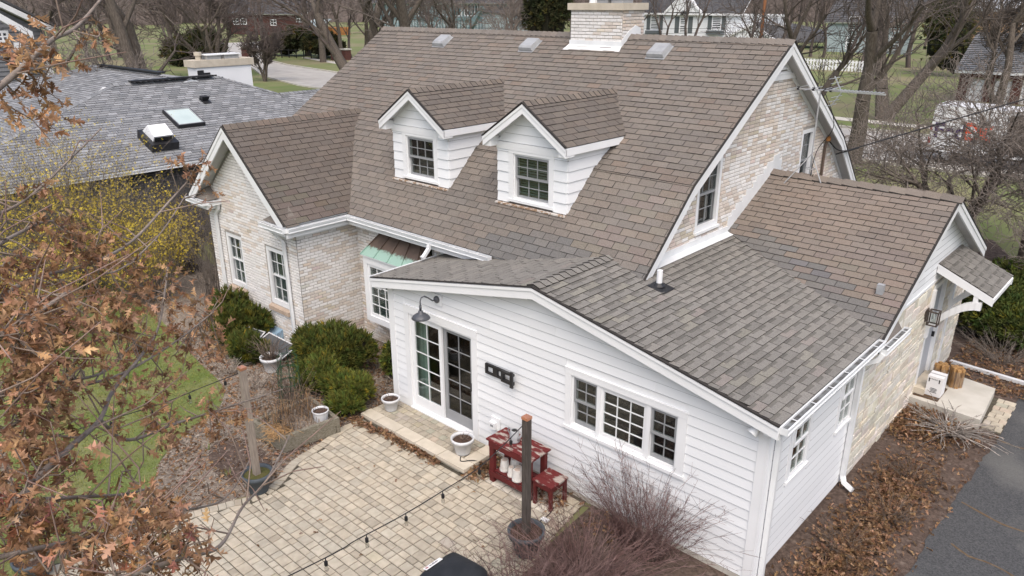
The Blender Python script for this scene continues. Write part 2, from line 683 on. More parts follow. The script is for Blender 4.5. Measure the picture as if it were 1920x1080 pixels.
def wall_sheet(name, O, e, poly, holes, mats, parent, th=0.12):
    """wall slab (front face on the plane through O) with real openings; polygon in (a, height)"""
    O, e = Vector(O), Vector(e)
    up = Vector((0, 0, 1))
    n = e.cross(up)
    bs = sorted(set([round(q[1], 4) for q in poly] + [round(h[2], 4) for h in holes] + [round(h[3], 4) for h in holes]))
    mb = MB()
    for b0, b1 in zip(bs[:-1], bs[1:]):
        A, Z = LR(poly, b0 + 1e-4), LR(poly, b1 - 1e-4)
        if not A or not Z:
            continue
        hs = sorted([(h[0], h[1]) for h in holes if h[2] <= b0 + 1e-3 and h[3] >= b1 - 1e-3])
        edges = [(A[0], Z[0])]
        for h0, h1 in hs:
            edges += [(h0, h0), (h1, h1)]
        edges.append((A[1], Z[1]))
        for i in range(0, len(edges), 2):
            (l0, l1), (r0, r1) = edges[i], edges[i + 1]
            q = [O + e * l0 + up * b0, O + e * r0 + up * b0, O + e * r1 + up * b1, O + e * l1 + up * b1]
            mb.hexa([q[0] - n * th, q[1] - n * th, q[1], q[0], q[3] - n * th, q[2] - n * th, q[2], q[3]])
    return mb.build(name, mats, parent)


def clad(kind, O, e, poly, holes, parent, h, w=None, t=0.02, indiv=0, tintfn=None, name=None, b_start=None, mats=None, gap=0.013, maxlen=3.7, shade_h=0.011):
    """courses on a wall: brick | board | stone pieces, clipped to polygon and openings"""
    bs = [q[1] for q in poly]
    b, bmax = (min(bs) if b_start is None else b_start), max(bs)
    P, T = [], []
    row = 0
    while b < bmax - 0.01:
        hh = h if not isinstance(h, (list, tuple)) else random.choice(h)
        b1 = min(b + hh, bmax)
        A, Z = LR(poly, b + 1e-4), LR(poly, b1 - 1e-4)
        if A and Z:
            hs = [(q[0], q[1]) for q in holes if q[2] < b1 - 0.004 and q[3] > b + 0.004]
            if kind == 'board':
                for l, r in cut((min(A[0], Z[0]), max(A[1], Z[1])), hs):
                    xs = [l]
                    while xs[-1] + maxlen < r:
                        xs.append(xs[-1] + random.uniform(maxlen * 0.6, maxlen))
                    xs.append(r)
                    for x0, x1 in zip(xs[:-1], xs[1:]):
                        q = [max(x0 + 0.001, A[0]), min(x1 - 0.001, A[1]), max(x0 + 0.001, Z[0]), min(x1 - 0.001, Z[1])]
                        if q[1] - q[0] < 0.01 and q[3] - q[2] < 0.01:
                            continue
                        q[1] = max(q[0], q[1]); q[3] = max(q[2], q[3])
                        P.append(q + [b, min(b1 + 0.02, bmax), t, 0.004, -0.002])
                        k = random.uniform(0.975, 1.02)
                        T.append((k, k, k))
            else:
                lo, hi = max(A[0], Z[0]), min(A[1], Z[1])
                a = lo - (random.uniform(0, w if not isinstance(w, (list, tuple)) else w[0]) if kind == 'stone' else (0 if row % 2 == 0 else w / 2))
                while a < hi:
                    ww = w if not isinstance(w, (list, tuple)) else random.choice(w) * random.uniform(0.85, 1.15)
                    for l, r in cut((max(a, lo), min(a + ww, hi)), hs):
                        if r - l > 0.02:
                            tt = t + random.uniform(-0.002, 0.003) if kind == 'brick' else t + random.uniform(-0.008, 0.012)
                            g = gap / 2
                            P.append([l + g, r - g, l + g, r - g, b + g, b1 - g, tt, tt, -0.005])
                            T.append(tintfn(a, b) if tintfn else (1, 1, 1))
                    a += ww
        b += hh
        row += 1
    up = (0, 0, 1)
    if kind == 'board':   # grey strip painting in the shade line below each board's lap
        J = [[q[0], q[1], q[0], q[1], q[4] - shade_h, q[4] + 0.002, 0.0085, 0.0085, -0.001] for q in P if q[1] > q[0]]
        slabs('lap_shade', O, e, up, J, [(1, 1, 1)] * len(J), ['lap_shade_grey'], parent)
    slabs(name or kind, O, e, up, P, T, mats, parent, indiv=indiv, cham=0.0 if kind == 'board' else (0.004 if kind == 'brick' else 0.006))


def whitewash(bias):
    def f(a, b):
        p = wob(a, b, 0.9, bias * 9) + bias
        r = random.random()
        if r < p - 0.35:
            k = random.uniform(0.68, 0.9)
            return (k, k * random.uniform(0.86, 0.93), k * random.uniform(0.74, 0.84))
        if r < p:
            k = random.uniform(0.78, 0.95)
            return (k, k * 0.93, k * 0.86)
        k = random.uniform(0.92, 1.05)
        return (k, k, k)
    return f
# ================================================================== GROUND, PAVING, ROAD
mat('earth', (0.055, 0.042, 0.032), (0.10, 0.075, 0.055), 5, 8, rough=0.95, bump=0.5, bscale=40, c3=(0.17, 0.14, 0.115), s3=2.2, lo3=0.5, hi3=0.75)
mat('mulch', (0.06, 0.042, 0.034), (0.12, 0.086, 0.068), 22, 8, rough=0.95, bump=0.8, bscale=60, c3=(0.19, 0.15, 0.125), s3=9, lo3=0.55, hi3=0.8)
mat('litter_bed', (0.30, 0.255, 0.21), (0.15, 0.12, 0.095), 28, 8, rough=0.95, bump=0.8, bscale=70, c3=(0.12, 0.10, 0.08), s3=2.0, lo3=0.55, hi3=0.8)
mat('lawn_soil', (0.11, 0.15, 0.04), (0.17, 0.185, 0.075), 1.2, 8, rough=0.95, bump=0.4, bscale=50, c3=(0.17, 0.15, 0.08), s3=0.6, lo3=0.5, hi3=0.75)
mat('far_lawn', (0.115, 0.155, 0.048), (0.17, 0.175, 0.08), 0.35, 8, rough=0.95, c3=(0.22, 0.185, 0.115), s3=0.11, lo3=0.45, hi3=0.7)
mat('road_concrete', (0.40, 0.385, 0.36), (0.34, 0.325, 0.30), 0.8, 8, rough=0.9, c3=(0.29, 0.28, 0.26), s3=0.2, lo3=0.5, hi3=0.8)
mat('asphalt_drive', (0.045, 0.047, 0.05), (0.09, 0.091, 0.093), 45, 9, rough=0.9, bump=0.35, bscale=120, c3=(0.16, 0.158, 0.148), s3=0.5, lo3=0.5, hi3=0.78, spec=0.25)
mat('paver', (0.452, 0.404, 0.322), (0.37, 0.33, 0.262), 8, 7, rough=0.9, bump=0.3, bscale=90, tint=True, rnd=0.06, spec=0.2)
mat('joint_sand', (0.055, 0.048, 0.036), (0.095, 0.084, 0.062), 12, rough=0.95)
mat('grass_blade', (0.16, 0.222, 0.045), (0.25, 0.285, 0.085), 1.3, 5, rough=0.8, tint=True, trans=0.25, c3=(0.33, 0.30, 0.15), s3=0.9, lo3=0.5, hi3=0.75)
mat('leaf_brown', (0.40, 0.245, 0.145), (0.225, 0.115, 0.058), 9, 5, rough=0.7, tint=True, trans=0.28, spec=0.25)


def sheet(name, pts, z, m, kind='structure', parent=None):
    mb = MB()
    mb.add([(x, y, z) for x, y in pts], [tuple(range(len(pts)))])
    return tag(mb.build(name, m, parent), kind=kind)


def spline(pts, k=6, closed=True):
    out = []
    n = len(pts)
    rngi = range(n) if closed else range(n - 1)
    for i in rngi:
        p0, p1, p2, p3 = (pts[(i + j) % n] if closed else pts[min(max(i + j, 0), n - 1)] for j in (-1, 0, 1, 2))
        for q in range(k):
            t = q / k
            out.append(tuple(0.5 * (2 * b + (c - a) * t + (2 * a - 5 * b + 4 * c - d) * t * t + (3 * b - a - 3 * c + d) * t ** 3)
                             for a, b, c, d in zip(p0, p1, p2, p3)))
    return out


def inside(x, y, poly):
    c = False
    j = len(poly) - 1
    for i in range(len(poly)):
        xi, yi = poly[i]
        xj, yj = poly[j]
        if (yi > y) != (yj > y) and x < (xj - xi) * (y - yi) / (yj - yi) + xi:
            c = not c
        j = i
    return c


sheet('ground', [(-700, -200), (500, -200), (500, 1100), (-700, 1100)], -0.03, 'far_lawn')
# street behind the house with its pavement and a side drive
road = [(160, 30.6), (0, 30.6), (-30, 30.9), (-53, 32.2), (-64, 35), (-74, 39.6), (-130, 62), (-130, 74), (-88, 48.5), (-75, 44.5), (-60, 42), (-30, 40.6), (0, 40), (160, 40)]
sheet('street', road, -0.015, 'road_concrete')
mb = MB()
for path in ([(160, 30.45), (0, 30.45), (-30, 30.75), (-53, 32.05), (-64, 34.85), (-74, 39.4), (-130, 61.8)], [(160, 40.15), (0, 40.15), (-30, 40.75), (-60, 42.15), (-75, 44.65), (-88, 48.65), (-130, 74.2)]):
    for (x0, y0), (x1, y1) in zip(path[:-1], path[1:]):
        mb.bar((x0, y0, -0.03), (x1, y1, -0.03), (0, 0, 1), 0.13, 0.16)
tag(mb.build('kerb', 'concrete'), kind='structure')
sheet('sidewalk', [(160, 43.0), (0, 43.0), (-30, 43.8), (-60, 46.5), (-85, 53), (-85.5, 54.3), (-60, 47.9), (-30, 45.2), (0, 44.4), (160, 44.4)], -0.012, 'concrete')
sheet('side_drive', [(-1, 40.2), (4.5, 40.2), (6, 58), (2, 58)], -0.008, 'concrete')
sheet('lane', [(-84, 66), (-60, 62), (-58, 66), (-84, 71)], -0.008, 'concrete')

# driveway with a ragged edge against the bed
edge = [(8.95, 9.2), (8.94, 8.0), (9.0, 6.5), (8.98, 6.0), (8.93, 5.4), (8.97, 4.9), (8.9, 4.2), (8.93, 3.5), (8.86, 2.7), (8.9, 2.0), (8.83, 1.3), (8.86, 0.5), (8.8, -2), (8.8, -9)]
dr = [(x + random.uniform(-0.03, 0.03), y) for x, y in spline(edge, 5, False)]
sheet('driveway', dr + [(14, -9), (14, 14), (9.0, 14)], -0.010, 'asphalt_drive')
mat('drive_crack', (0.10, 0.065, 0.035), (0.15, 0.11, 0.07), 20, rough=0.95)
for pts in ([(8.95, 6.35), (9.25, 6.28), (9.6, 6.33), (10.2, 6.2)], [(9.0, 3.9), (9.6, 3.72), (10.1, 3.78)], [(9.15, 2.72), (9.4, 2.6), (9.75, 2.62), (10.3, 2.45)]):
    a = [(x, y + random.uniform(0.012, 0.03)) for x, y in spline(pts, 5, False)]
    b = [(x, y - random.uniform(0.008, 0.03)) for x, y in spline(pts, 5, False)][::-1]
    sheet('pavement_crack', a + b, -0.006, 'drive_crack')

# mulch bed along the right side, litter bed round the patio, soil by the brick wing
sheet('mulch_bed', dr[2:-2] + [(8.8, -7), (5.2, -7), (4.95, -2.2), (4.75, 0.2), (7.3, 0.2), (7.3, 14), (9.0, 14)][0:6] + [(7.3, 13)], -0.02, 'mulch')
lawn_edge = [(-13, -1.0), (-9, -1.1), (-6.0, -1.5), (-4.6, -1.75), (-3.17, -1.95), (-2.35, -2.5), (-2.0, -3.3), (-1.45, -4.0), (-0.9, -4.35), (-0.35, -4.8), (-0.12, -5.6), (-0.15, -6.5), (-0.5, -8), (-13, -8)]
sheet('planting_bed', [(-14, -1.05)] + lawn_edge[1:11] + [(0.3, -5.6), (0.5, -3.7), (0.7, -3.2), (0.3, -2.4), (0.1, -1.3), (0.1, 0.2), (0, 1.7), (-14, 1.7)], -0.022, 'litter_bed')
lawn = spline(lawn_edge, 4, False)
sheet('lawn', lawn, -0.016, 'lawn_soil')
sheet('mulch_patch', spline([(-1.15, -2.75), (-0.4, -2.65), (0.12, -2.8), (0.35, -3.2), (-0.1, -3.55), (-0.8, -3.45), (-1.25, -3.15)], 5), -0.018, 'mulch')
sheet('mulch_patch', spline([(-0.3, -1.1), (0.05, -1.2), (0.05, -2.5), (-0.05, -2.6), (-0.2, -2.5), (0.0, -1.5)], 5), -0.0185, 'mulch')
sheet('side_lawn', [(-14, -8), (-13, -8), (-13, 14), (-14, 14)], -0.024, 'earth')
sheet('rear_bed', [(7.4, 8.2), (8.9, 8.3), (9.4, 9.3), (9.0, 14), (6, 20), (1, 18), (5, 11), (7.3, 10)], -0.018, 'mulch')

# ------------------------------------------------------------------ patio
p_edge = [(0.02, -0.82), (-0.03, -1.28), (0.13, -1.86), (0.27, -2.54), (0.60, -3.1), (0.66, -3.45), (0.50, -3.85), (0.30, -4.46), (0.26, -5.19), (0.15, -5.9), (-0.1, -6.6), (-0.3, -9.0)]
pe = spline(p_edge, 5, False)
p_right = [(5.3, -9.0), (5.05, -3.0), (5.0, -1.7), (4.80, -0.95), (4.66, -0.02), (2.6, -0.02), (2.6, -0.82)]
patio_poly = pe + p_right
patio = sheet('patio', patio_poly, -0.012, 'joint_sand')
patio['label'] = 'tan paver patio'


def paver_tint(x, y):
    k = random.uniform(0.9, 1.08)
    w = random.uniform(-0.02, 0.02)
    if random.random() < 0.10:
        k *= 0.82
    return (k * (1 + w), k, k * (1 - w))


def edge_x(yy):   # inner side of the soldier course along the curved left edge
    q = [(-b, a) for a, b in pe]
    ys, xs = [v[0] for v in q], [v[1] for v in q]
    x0 = float(np.interp(-yy, ys, xs))
    sl = (float(np.interp(-yy + .06, ys, xs)) - float(np.interp(-yy - .06, ys, xs))) / .12
    return x0 + 0.172 * math.sqrt(1 + sl * sl)


P, T = [], []
y = -0.09
row = 0
inner = [(x + 0.125, yy) for x, yy in pe] + [(q[0] + 0.01, q[1]) for q in p_right]
while y > -8.8:
    h = (0.17, 0.17, 0.112)[row % 3]
    x = -0.6 - random.uniform(0, 0.3)
    seq = ((0.22, 0.12, 0.22, 0.17), (0.17, 0.22, 0.12, 0.22), (0.17, 0.13, 0.17))[row % 3]
    k = random.randint(0, 3)
    while x < 5.4:
        w = seq[k % len(seq)]
        k += 1
        lim = np.interp(-(y - h / 2), [0.02, 0.95, 1.7, 3.0, 9.0], [4.66, 4.80, 5.0, 5.05, 5.3])
        if x < lim - 0.04 < x + w:
            w = lim - x
        cx, cy = x + w / 2, y - h / 2
        yb_, yt_ = y - h, y
        lb_, lt_ = edge_x(yb_), edge_x(yt_)
        if x + w > max(lb_, lt_) + 0.03 and cx < lim and not (-0.01 < cx < 2.78 and cy > -0.86):
            g = 0.0062
            dz = random.uniform(-0.003, 0.003)
            P.append([max(x + g, lb_), x + w - g, max(x + g, lt_), x + w - g, y - h + g, y - g, 0.004 + dz, 0.004 + dz + random.uniform(-0.002, 0.002), -0.03])
            T.append(paver_tint(cx, cy) if not (3.0 < cx < 4.4 and cy > -0.75) else (lambda q: (q, q * 1.03, q * 1.1))(random.uniform(1.05, 1.35)))
        x += w
    y -= h
    row += 1
slabs('paver', (0, 0, 0), X_ if 'X_' in globals() else (1, 0, 0), (0, 1, 0), P, T, ['paver'], patio, cham=0.008, indiv=300)
# soldier course following the curved edge
mb = MB()
cum = 0.0
i = 0
pts = [Vector((x, yy, 0)) for x, yy in spline(p_edge[:-1], 24, False)]
path = [pts[0]]
for q in pts[1:]:
    if (q - path[-1]).length >= 0.105:
        path.append(q)
for a, b in zip(path[:-1], path[1:]):
    d = (b - a)
    L0 = d.length
    d.normalize()
    nn = Vector((-d.y, d.x, 0))
    s = MB()
    g = 0.005
    a2, b2 = a + d * g, b - d * g
    z = random.uniform(0.0, 0.006)
    s.hexa([a2 + nn * 0.005 + Vector((0, 0, -.03)), b2 + nn * 0.005 + Vector((0, 0, -.03)), b2 + nn * 0.165 + Vector((0, 0, -.03)), a2 + nn * 0.165 + Vector((0, 0, -.03)),
            a2 + nn * 0.008 + Vector((0, 0, z)), b2 + nn * 0.008 + Vector((0, 0, z)), b2 + nn * 0.162 + Vector((0, 0, z)), a2 + nn * 0.162 + Vector((0, 0, z))], paver_tint(a.x, a.y))
    s.build('edge_paver', 'paver', patio)

# raised step in front of the sliding door
step = thing('door_step', 'low paved step with pale coping stones below the sliding door', 'step', (1.35, -0.4, 0))
mb = MB(); mb.box(0.03, 2.72, -0.80, -0.03, -0.03, 0.055); mb.build('base', 'stone_cap', step)
xs = [-0.02, 0.42, 0.98, 1.52, 2.10, 2.76]
for x0, x1 in zip(xs[:-1], xs[1:]):
    s = MB(); k = random.uniform(0.94, 1.05)
    s.hexa([(x0 + .004, -0.845, 0.05), (x1 - .004, -0.845, 0.05), (x1 - .004, -0.6, 0.05), (x0 + .004, -0.6, 0.05),
            (x0 + .008, -0.84, 0.11), (x1 - .008, -0.84, 0.11), (x1 - .006, -0.603, 0.11), (x0 + .006, -0.603, 0.11)], (k, k, k))
    s.build('coping_stone', 'stone_cap', step)
for y0, y1 in ((-0.598, -0.3), (-0.3, -0.03)):
    s = MB(); s.box(2.5, 2.755, y0 + .003, y1 - .003, 0.05, 0.11); s.build('coping_stone', 'stone_cap', step)
P, T = [], []
y = -0.035
row = 0
while y - 0.14 > -0.605:
    x = 0.0 + (row % 2) * 0.0
    seq = ((0.188, 0.10, 0.148), (0.10, 0.188, 0.188), (0.148, 0.188))[row % 3]
    k = 0
    while x < 2.48:
        w = min(seq[k % len(seq)], 2.495 - x)
        if w > 0.04:
            P.append([x + .004, x + w - .004, x + .004, x + w - .004, y - 0.139 + .004, y - .004, 0.105, 0.105, 0.05]); T.append(tuple(q * 0.9 for q in paver_tint(x, y)))
        x += w
        k += 1
    y -= 0.139
    row += 1
slabs('paver', (0, 0, 0), (1, 0, 0), (0, 1, 0), P, T, ['paver'], step, cham=0.006, indiv=300)
# concrete stoop, sill stone and paver walk at the front door
st = thing('entry_stoop', 'pale concrete stoop slab at the front door', 'stoop', (8.0, 7.3, 0))
mb = MB(); mb.hexa([(7.40, 6.58, -0.05), (8.64, 6.50, -0.05), (8.56, 8.05, -0.05), (7.40, 8.25, -0.05), (7.40, 6.58, 0.18), (8.64, 6.50, 0.18), (8.56, 8.05, 0.18), (7.40, 8.25, 0.18)]); mb.build('slab', 'concrete', st)
mb = MB(); mb.box(7.36, 7.60, 6.76, 7.74, 0.181, 0.32); mb.build('sill_stone', 'stone_cap', st)
walk = sheet('front_walk', [(8.63, 6.62), (8.99, 6.52), (8.95, 8.05), (8.56, 8.05)], -0.006, 'joint_sand')
P, T = [], []
for r in range(8):
    y0 = 6.6 + r * 0.178
    x = 8.66 - (r % 2) * 0.1
    while x < 8.97:
        x0, x1 = max(x, 8.645), min(x + 0.2, 8.98)
        if x1 - x0 > 0.04:
            P.append([x0 + .004, x1 - .004, x0 + .004, x1 - .004, y0 + .004, y0 + 0.174, 0.012, 0.012, -0.03]); T.append(paver_tint(x, y0))
        x += 0.2
slabs('paver', (0, 0, 0), (1, 0, 0), (0, 1, 0), P, T, ['paver'], walk, cham=0.006, indiv=99)
# ================================================================== THE HOUSE
house = thing('brick_house', 'whitewashed brick house with brown shingle roof, two dormers and a white sided addition', 'house', (3.7, 3.0, 0))
UP = Vector((0, 0, 1))
X_, Y_, Z_ = Vector((1, 0, 0)), Vector((0, 1, 0)), Vector((0, 0, 1))


def patina_mat():
    m = mat('copper_patina', (0.075, 0.052, 0.04), (0.11, 0.078, 0.06), 4, rough=0.5, spec=0.5)
    t = m.node_tree
    N, L = t.nodes, t.links
    b = N['Principled BSDF']
    old = b.inputs['Base Color'].links[0].from_socket
    g = N.new('ShaderNodeNewGeometry')
    sp = N.new('ShaderNodeSeparateXYZ')
    L.new(g.outputs['Position'], sp.inputs[0])
    n = N.new('ShaderNodeTexNoise')
    n.inputs['Scale'].default_value = 14
    L.new(g.outputs['Position'], n.inputs['Vector'])
    a = N.new('ShaderNodeMath'); a.operation = 'MULTIPLY_ADD'
    a.inputs[1].default_value = 0.16; a.inputs[2].default_value = -0.08
    L.new(n.outputs['Fac'], a.inputs[0])
    c = N.new('ShaderNodeMath'); c.operation = 'ADD'
    L.new(sp.outputs['Z'], c.inputs[0]); L.new(a.outputs[0], c.inputs[1])
    r = N.new('ShaderNodeMapRange')
    r.inputs['From Min'].default_value = 2.44; r.inputs['From Max'].default_value = 2.38
    L.new(c.outputs[0], r.inputs['Value'])
    x = N.new('ShaderNodeMix'); x.data_type = 'RGBA'
    q = [i for i in x.inputs if i.type == 'RGBA']
    L.new(r.outputs[0], x.inputs['Factor'])
    L.new(old, q[0]); q[1].default_value = (0.27, 0.41, 0.35, 1)
    L.new([o for o in x.outputs if o.type == 'RGBA'][0], b.inputs['Base Color'])


patina_mat()


def LF(O, e, n, up=UP):
    O, e, n = Vector(O), Vector(e), Vector(n)
    return lambda a, b, c: O + e * a + up * b + n * c


def frame_ring(mb, L, a0, a1, b0, b1, w, c0, c1, wb=None, wt=None, tint=(1, 1, 1)):
    wb = w if wb is None else wb
    wt = w if wt is None else wt
    mb.fbox(L, a0, a0 + w, b0, b1, c0, c1, tint)
    mb.fbox(L, a1 - w, a1, b0, b1, c0, c1, tint)
    if wb:
        mb.fbox(L, a0 + w, a1 - w, b0, b0 + wb, c0, c1, tint)
    if wt:
        mb.fbox(L, a0 + w, a1 - w, b1 - wt, b1, c0, c1, tint)


_PANES = {}


def panes(L, a0, a1, b0, b1, nc, nr, c, parent, gl='window_glass', mun='white_paint', bw=0.0125):
    """a grid of single panes with muntin bars between them"""
    mb = MB()
    for i in range(1, nc):
        x = a0 + (a1 - a0) * i / nc
        mb.fbox(L, x - bw / 2, x + bw / 2, b0, b1, c - 0.008, c + 0.012)
    for j in range(1, nr):
        y = b0 + (b1 - b0) * j / nr
        for i in range(nc):
            x0 = a0 + (a1 - a0) * i / nc + (bw / 2 if i else 0)
            x1 = a0 + (a1 - a0) * (i + 1) / nc - (bw / 2 if i < nc - 1 else 0)
            mb.fbox(L, x0, x1, y - bw / 2, y + bw / 2, c - 0.007, c + 0.011)
    if nc * nr > 1:
        mb.build('muntin', mun, parent)
    dw, dh = (a1 - a0) / nc, (b1 - b0) / nr
    key = (round(dw, 3), round(dh, 3), gl)
    if key not in _PANES:
        q = MB()
        q.box(0.002, dw - 0.002, -0.003, 0.003, 0.002, dh - 0.002)
        o = q.build('pane', gl)
        _PANES[key] = o.data
        bpy.data.objects.remove(o)
    O, ex = L(0, 0, 0), (L(1, 0, 0) - L(0, 0, 0))
    n = L(0, 0, 1) - O
    for i in range(nc):
        for j in range(nr):
            p = L(a0 + dw * i, b0 + dh * j, c - 0.002)
            M = Matrix(((ex.x, -n.x, 0, p.x), (ex.y, -n.y, 0, p.y), (0, 0, 1, p.z), (0, 0, 0, 1)))
            add_obj('pane', _PANES[key], parent, None, M)


def sash(L, a0, a1, b0, b1, c, nc, nr, parent, fr=0.045, m='white_paint', gl='window_glass', bot=None, mun=None):
    mb = MB()
    frame_ring(mb, L, a0, a1, b0, b1, fr, c - 0.02, c + 0.02, wb=bot or fr)
    mb.build('sash', m, parent)
    panes(L, a0 + fr, a1 - fr, b0 + (bot or fr), b1 - fr, nc, nr, c, parent, gl, mun or m)


def recess(L, a0, a1, b0, b1, parent, back=-0.5, front=-0.1, blinds=None, curtain=False, pad=0.2):
    mb = MB()
    mb.fbox(L, a0 - pad, a1 + pad, b0 - pad, b1 + pad, back - 0.02, back)
    mb.fbox(L, a0 - pad - 0.02, a0 - pad, b0 - pad, b1 + pad, back, -0.125)
    mb.fbox(L, a1 + pad, a1 + pad + 0.02, b0 - pad, b1 + pad, back, -0.125)
    mb.fbox(L, a0 - pad, a1 + pad, b0 - pad - 0.02, b0 - pad, back, -0.125)
    mb.fbox(L, a0 - pad, a1 + pad, b1 + pad, b1 + pad + 0.02, back, -0.125)
    mb.build('window_recess', 'interior_dark', parent)
    if blinds:
        mb = MB()
        y = b0 + 0.04
        while y < b1 - 0.02:
            p = [L(a0, y, -0.135), L(a1, y, -0.135), L(a1, y + 0.022, -0.165), L(a0, y + 0.022, -0.165)]
            q = [v + Vector((0, 0, 0.003)) for v in p]
            mb.hexa(p + q)
            y += 0.05
        mb.build('blind', 'blind_slat', parent)
    if curtain:
        mb = MB()
        a, z = curtain
        k = 16
        for i in range(k):
            x0, x1 = a + (z - a) * i / k, a + (z - a) * (i + 1) / k
            d0, d1 = -0.2 - 0.03 * (i % 2), -0.2 - 0.03 * ((i + 1) % 2)
            mb.add([L(x0, b0, d0), L(x1, b0, d1), L(x1, b1, d1), L(x0, b1, d0)], [(0, 1, 2, 3)])
        mb.build('curtain', 'curtain', parent)


def dh_window(O, e, n, w, h, parent, cw=0.1, cols=3, rows=2, c=-0.05, sash_m='white_paint', gl='window_glass', blinds=False,
              sill=True, head=None, proud=0.028, name='window', label=None, jamb_front=None, pad=0.2, back=-0.5, fr=0.04, low=0.042):
    """double-hung window filling the opening w x h whose lower left corner is O (on the wall face)"""
    L = LF(O, e, n)
    mb = MB()
    jf = proud if jamb_front is None else jamb_front
    frame_ring(mb, L, 0, w, 0, h, 0.03, -0.12, min(jf, 0.0))          # jamb lining
    if cw:
        mb.fbox(L, -cw, 0.004, -0.0, h + 0.002, 0.001, proud)
        mb.fbox(L, w - 0.004, w + cw, -0.0, h + 0.002, 0.001, proud)
        hh = head or cw
        mb.fbox(L, -cw - 0.002, w + cw + 0.002, h + 0.003, h + hh, 0.001, proud + 0.004)
        mb.fbox(L, -cw - 0.02, w + cw + 0.02, h + hh + 0.001, h + hh + 0.025, 0.001, proud + 0.014)
    o = mb.build(name, 'white_paint', parent)
    if label:
        o['label'] = label
    if sill:
        s = MB()
        s.fbox(L, -(cw or 0.0) - 0.015, w + (cw or 0.0) + 0.015, -0.05, -0.003, -0.1, proud + 0.022)
        s.build('sill', 'white_paint', o)
    m2 = h * 0.5
    sash(L, 0.03, w - 0.03, m2 - 0.02, h - 0.03, c, cols, rows, o, m=sash_m, gl=gl, fr=fr)
    sash(L, 0.03, w - 0.03, 0.0 + 0.002, m2 + 0.015, c - low, cols, rows, o, m=sash_m, gl=gl, fr=fr, bot=fr * 1.7)
    recess(L, 0, w, 0, h, o, blinds=blinds, pad=pad, back=back)
    return o


def siding_wall(name, O, e, poly, holes, h=0.15, indiv=60, th=0.12, b_start=None):
    w = wall_sheet(name, O, e, poly, holes, 'white_paint'.split(), house, th)
    return w


# ------------------------------------------------------------------ roof planes
def zA(x):  # addition roof height
    return 3.385 - 0.2016 * abs(x - 3.68)


mA = math.hypot(1, 0.2016)
sL = Vector((1, 0, 0.2016)) / mA
sR = Vector((-1, 0, 0.2016)) / mA
lenL = (3.68 + 0.23) * mA
lenR = (7.58 - 3.68) * mA
GR = ('shingle_grey', 'roof_felt')
BR = ('shingle_brown', 'roof_felt')
# left slope (eave along -Y direction): a = -y measured from y = 1.95
rl = shingled('addition_roof', (-0.23, 1.95, zA(-0.23)), (0, -1, 0), sL,
              [(0.0, 0), (2.15, 0), (2.15, lenL), (0.0, lenL)], house, GR, GREYS, expo=0.143, w=0.33, indiv=30, stag=0.37, t=0.016, band=0.28)
# right slope: a = y from -0.2
vA = 3.37 + 0.2
rr = shingled('addition_roof', (7.58, -0.2, zA(7.58)), (0, 1, 0), sR,
              [(0, 0), (vA, 0), (4.72 + 0.2, (7.58 - 4.25) * mA), (4.95, lenR), (0, lenR)], house, GR, GREYS, expo=0.143, w=0.33,
              indiv=140, stag=0.37, t=0.02, band=0.3)
ridge_caps((3.68, -0.2, 3.395), (3.68, 1.75, 3.395), sL * -1, sR * -1, rr, GR, GREYS, expo=0.145, half=0.13)
# white rake boards and eave boards of the addition
mb = MB()
for x0, x1 in ((-0.23, 3.68), (3.68, 7.58)):
    q = 0.0
    mb.bar((x0, -0.215, zA(x0) - 0.02), (x1, -0.215, zA(x1) - 0.02), (0, 0, 1), 0.17, 0.03, h0=-0.17)
    mb.bar((x0, -0.238, zA(x0) - 0.015), (x1, -0.238, zA(x1) - 0.015), (0, 0, 1), 0.045, 0.016, h0=-0.045)
    mb.bar((max(x0, 0), -0.012, zA(max(x0, 0)) - 0.11), (min(x1, 7.39), -0.012, zA(min(x1, 7.39)) - 0.11), (0, 0, 1), 0.1, 0.02, h0=-0.1)
mb.box(-0.235, 0.0, -0.2, -0.0, zA(-.23) - 0.2, zA(-.23) - 0.105)
mb.box(7.39, 7.585, -0.2, -0.0, zA(7.58) - 0.2, zA(7.58) - 0.105)
mb.bar((7.57, -0.2, zA(7.58) - 0.02), (7.57, 3.15, zA(7.58) - 0.02), (0, 0, 1), 0.16, 0.025, h0=-0.16)
mb.bar((-0.22, -0.2, zA(7.58) - 0.02), (-0.22, 1.5, zA(7.58) - 0.02), (0, 0, 1), 0.16, 0.025, h0=-0.16)
mb.build_each('rake_board', 'white_paint', house)

# main roof: two pitches on each side of the ridge (gambrel-like)
RX0, RX1 = -7.33, 4.5
KY, KZ, RY, RZ = 2.83, 4.5, 6.05, 6.625
EY, EZ = 1.27, 3.005
s_lo = Vector((0, KY - EY, KZ - EZ)); l_lo = s_lo.length; s_lo.normalize()
s_up = Vector((0, RY - KY, RZ - KZ)); l_up = s_up.length; s_up.normalize()


def main_tint(a, b):
    # band of newer grey repair shingles low on the slope
    if b < 0.5 + 0.15 * math.sin(a * 2.1) and a > 8.3:
        return (0.84, 0.90, 0.96)
    p = wob(a, b, 0.7, 0.4)
    return (0.94 + 0.14 * p, 0.94 + 0.12 * p, 0.94 + 0.10 * p)


def rust_tint(a, b):
    if random.random() < 0.10:
        return (1.06, 0.98, 0.93)
    return main_tint(a, b + 3)


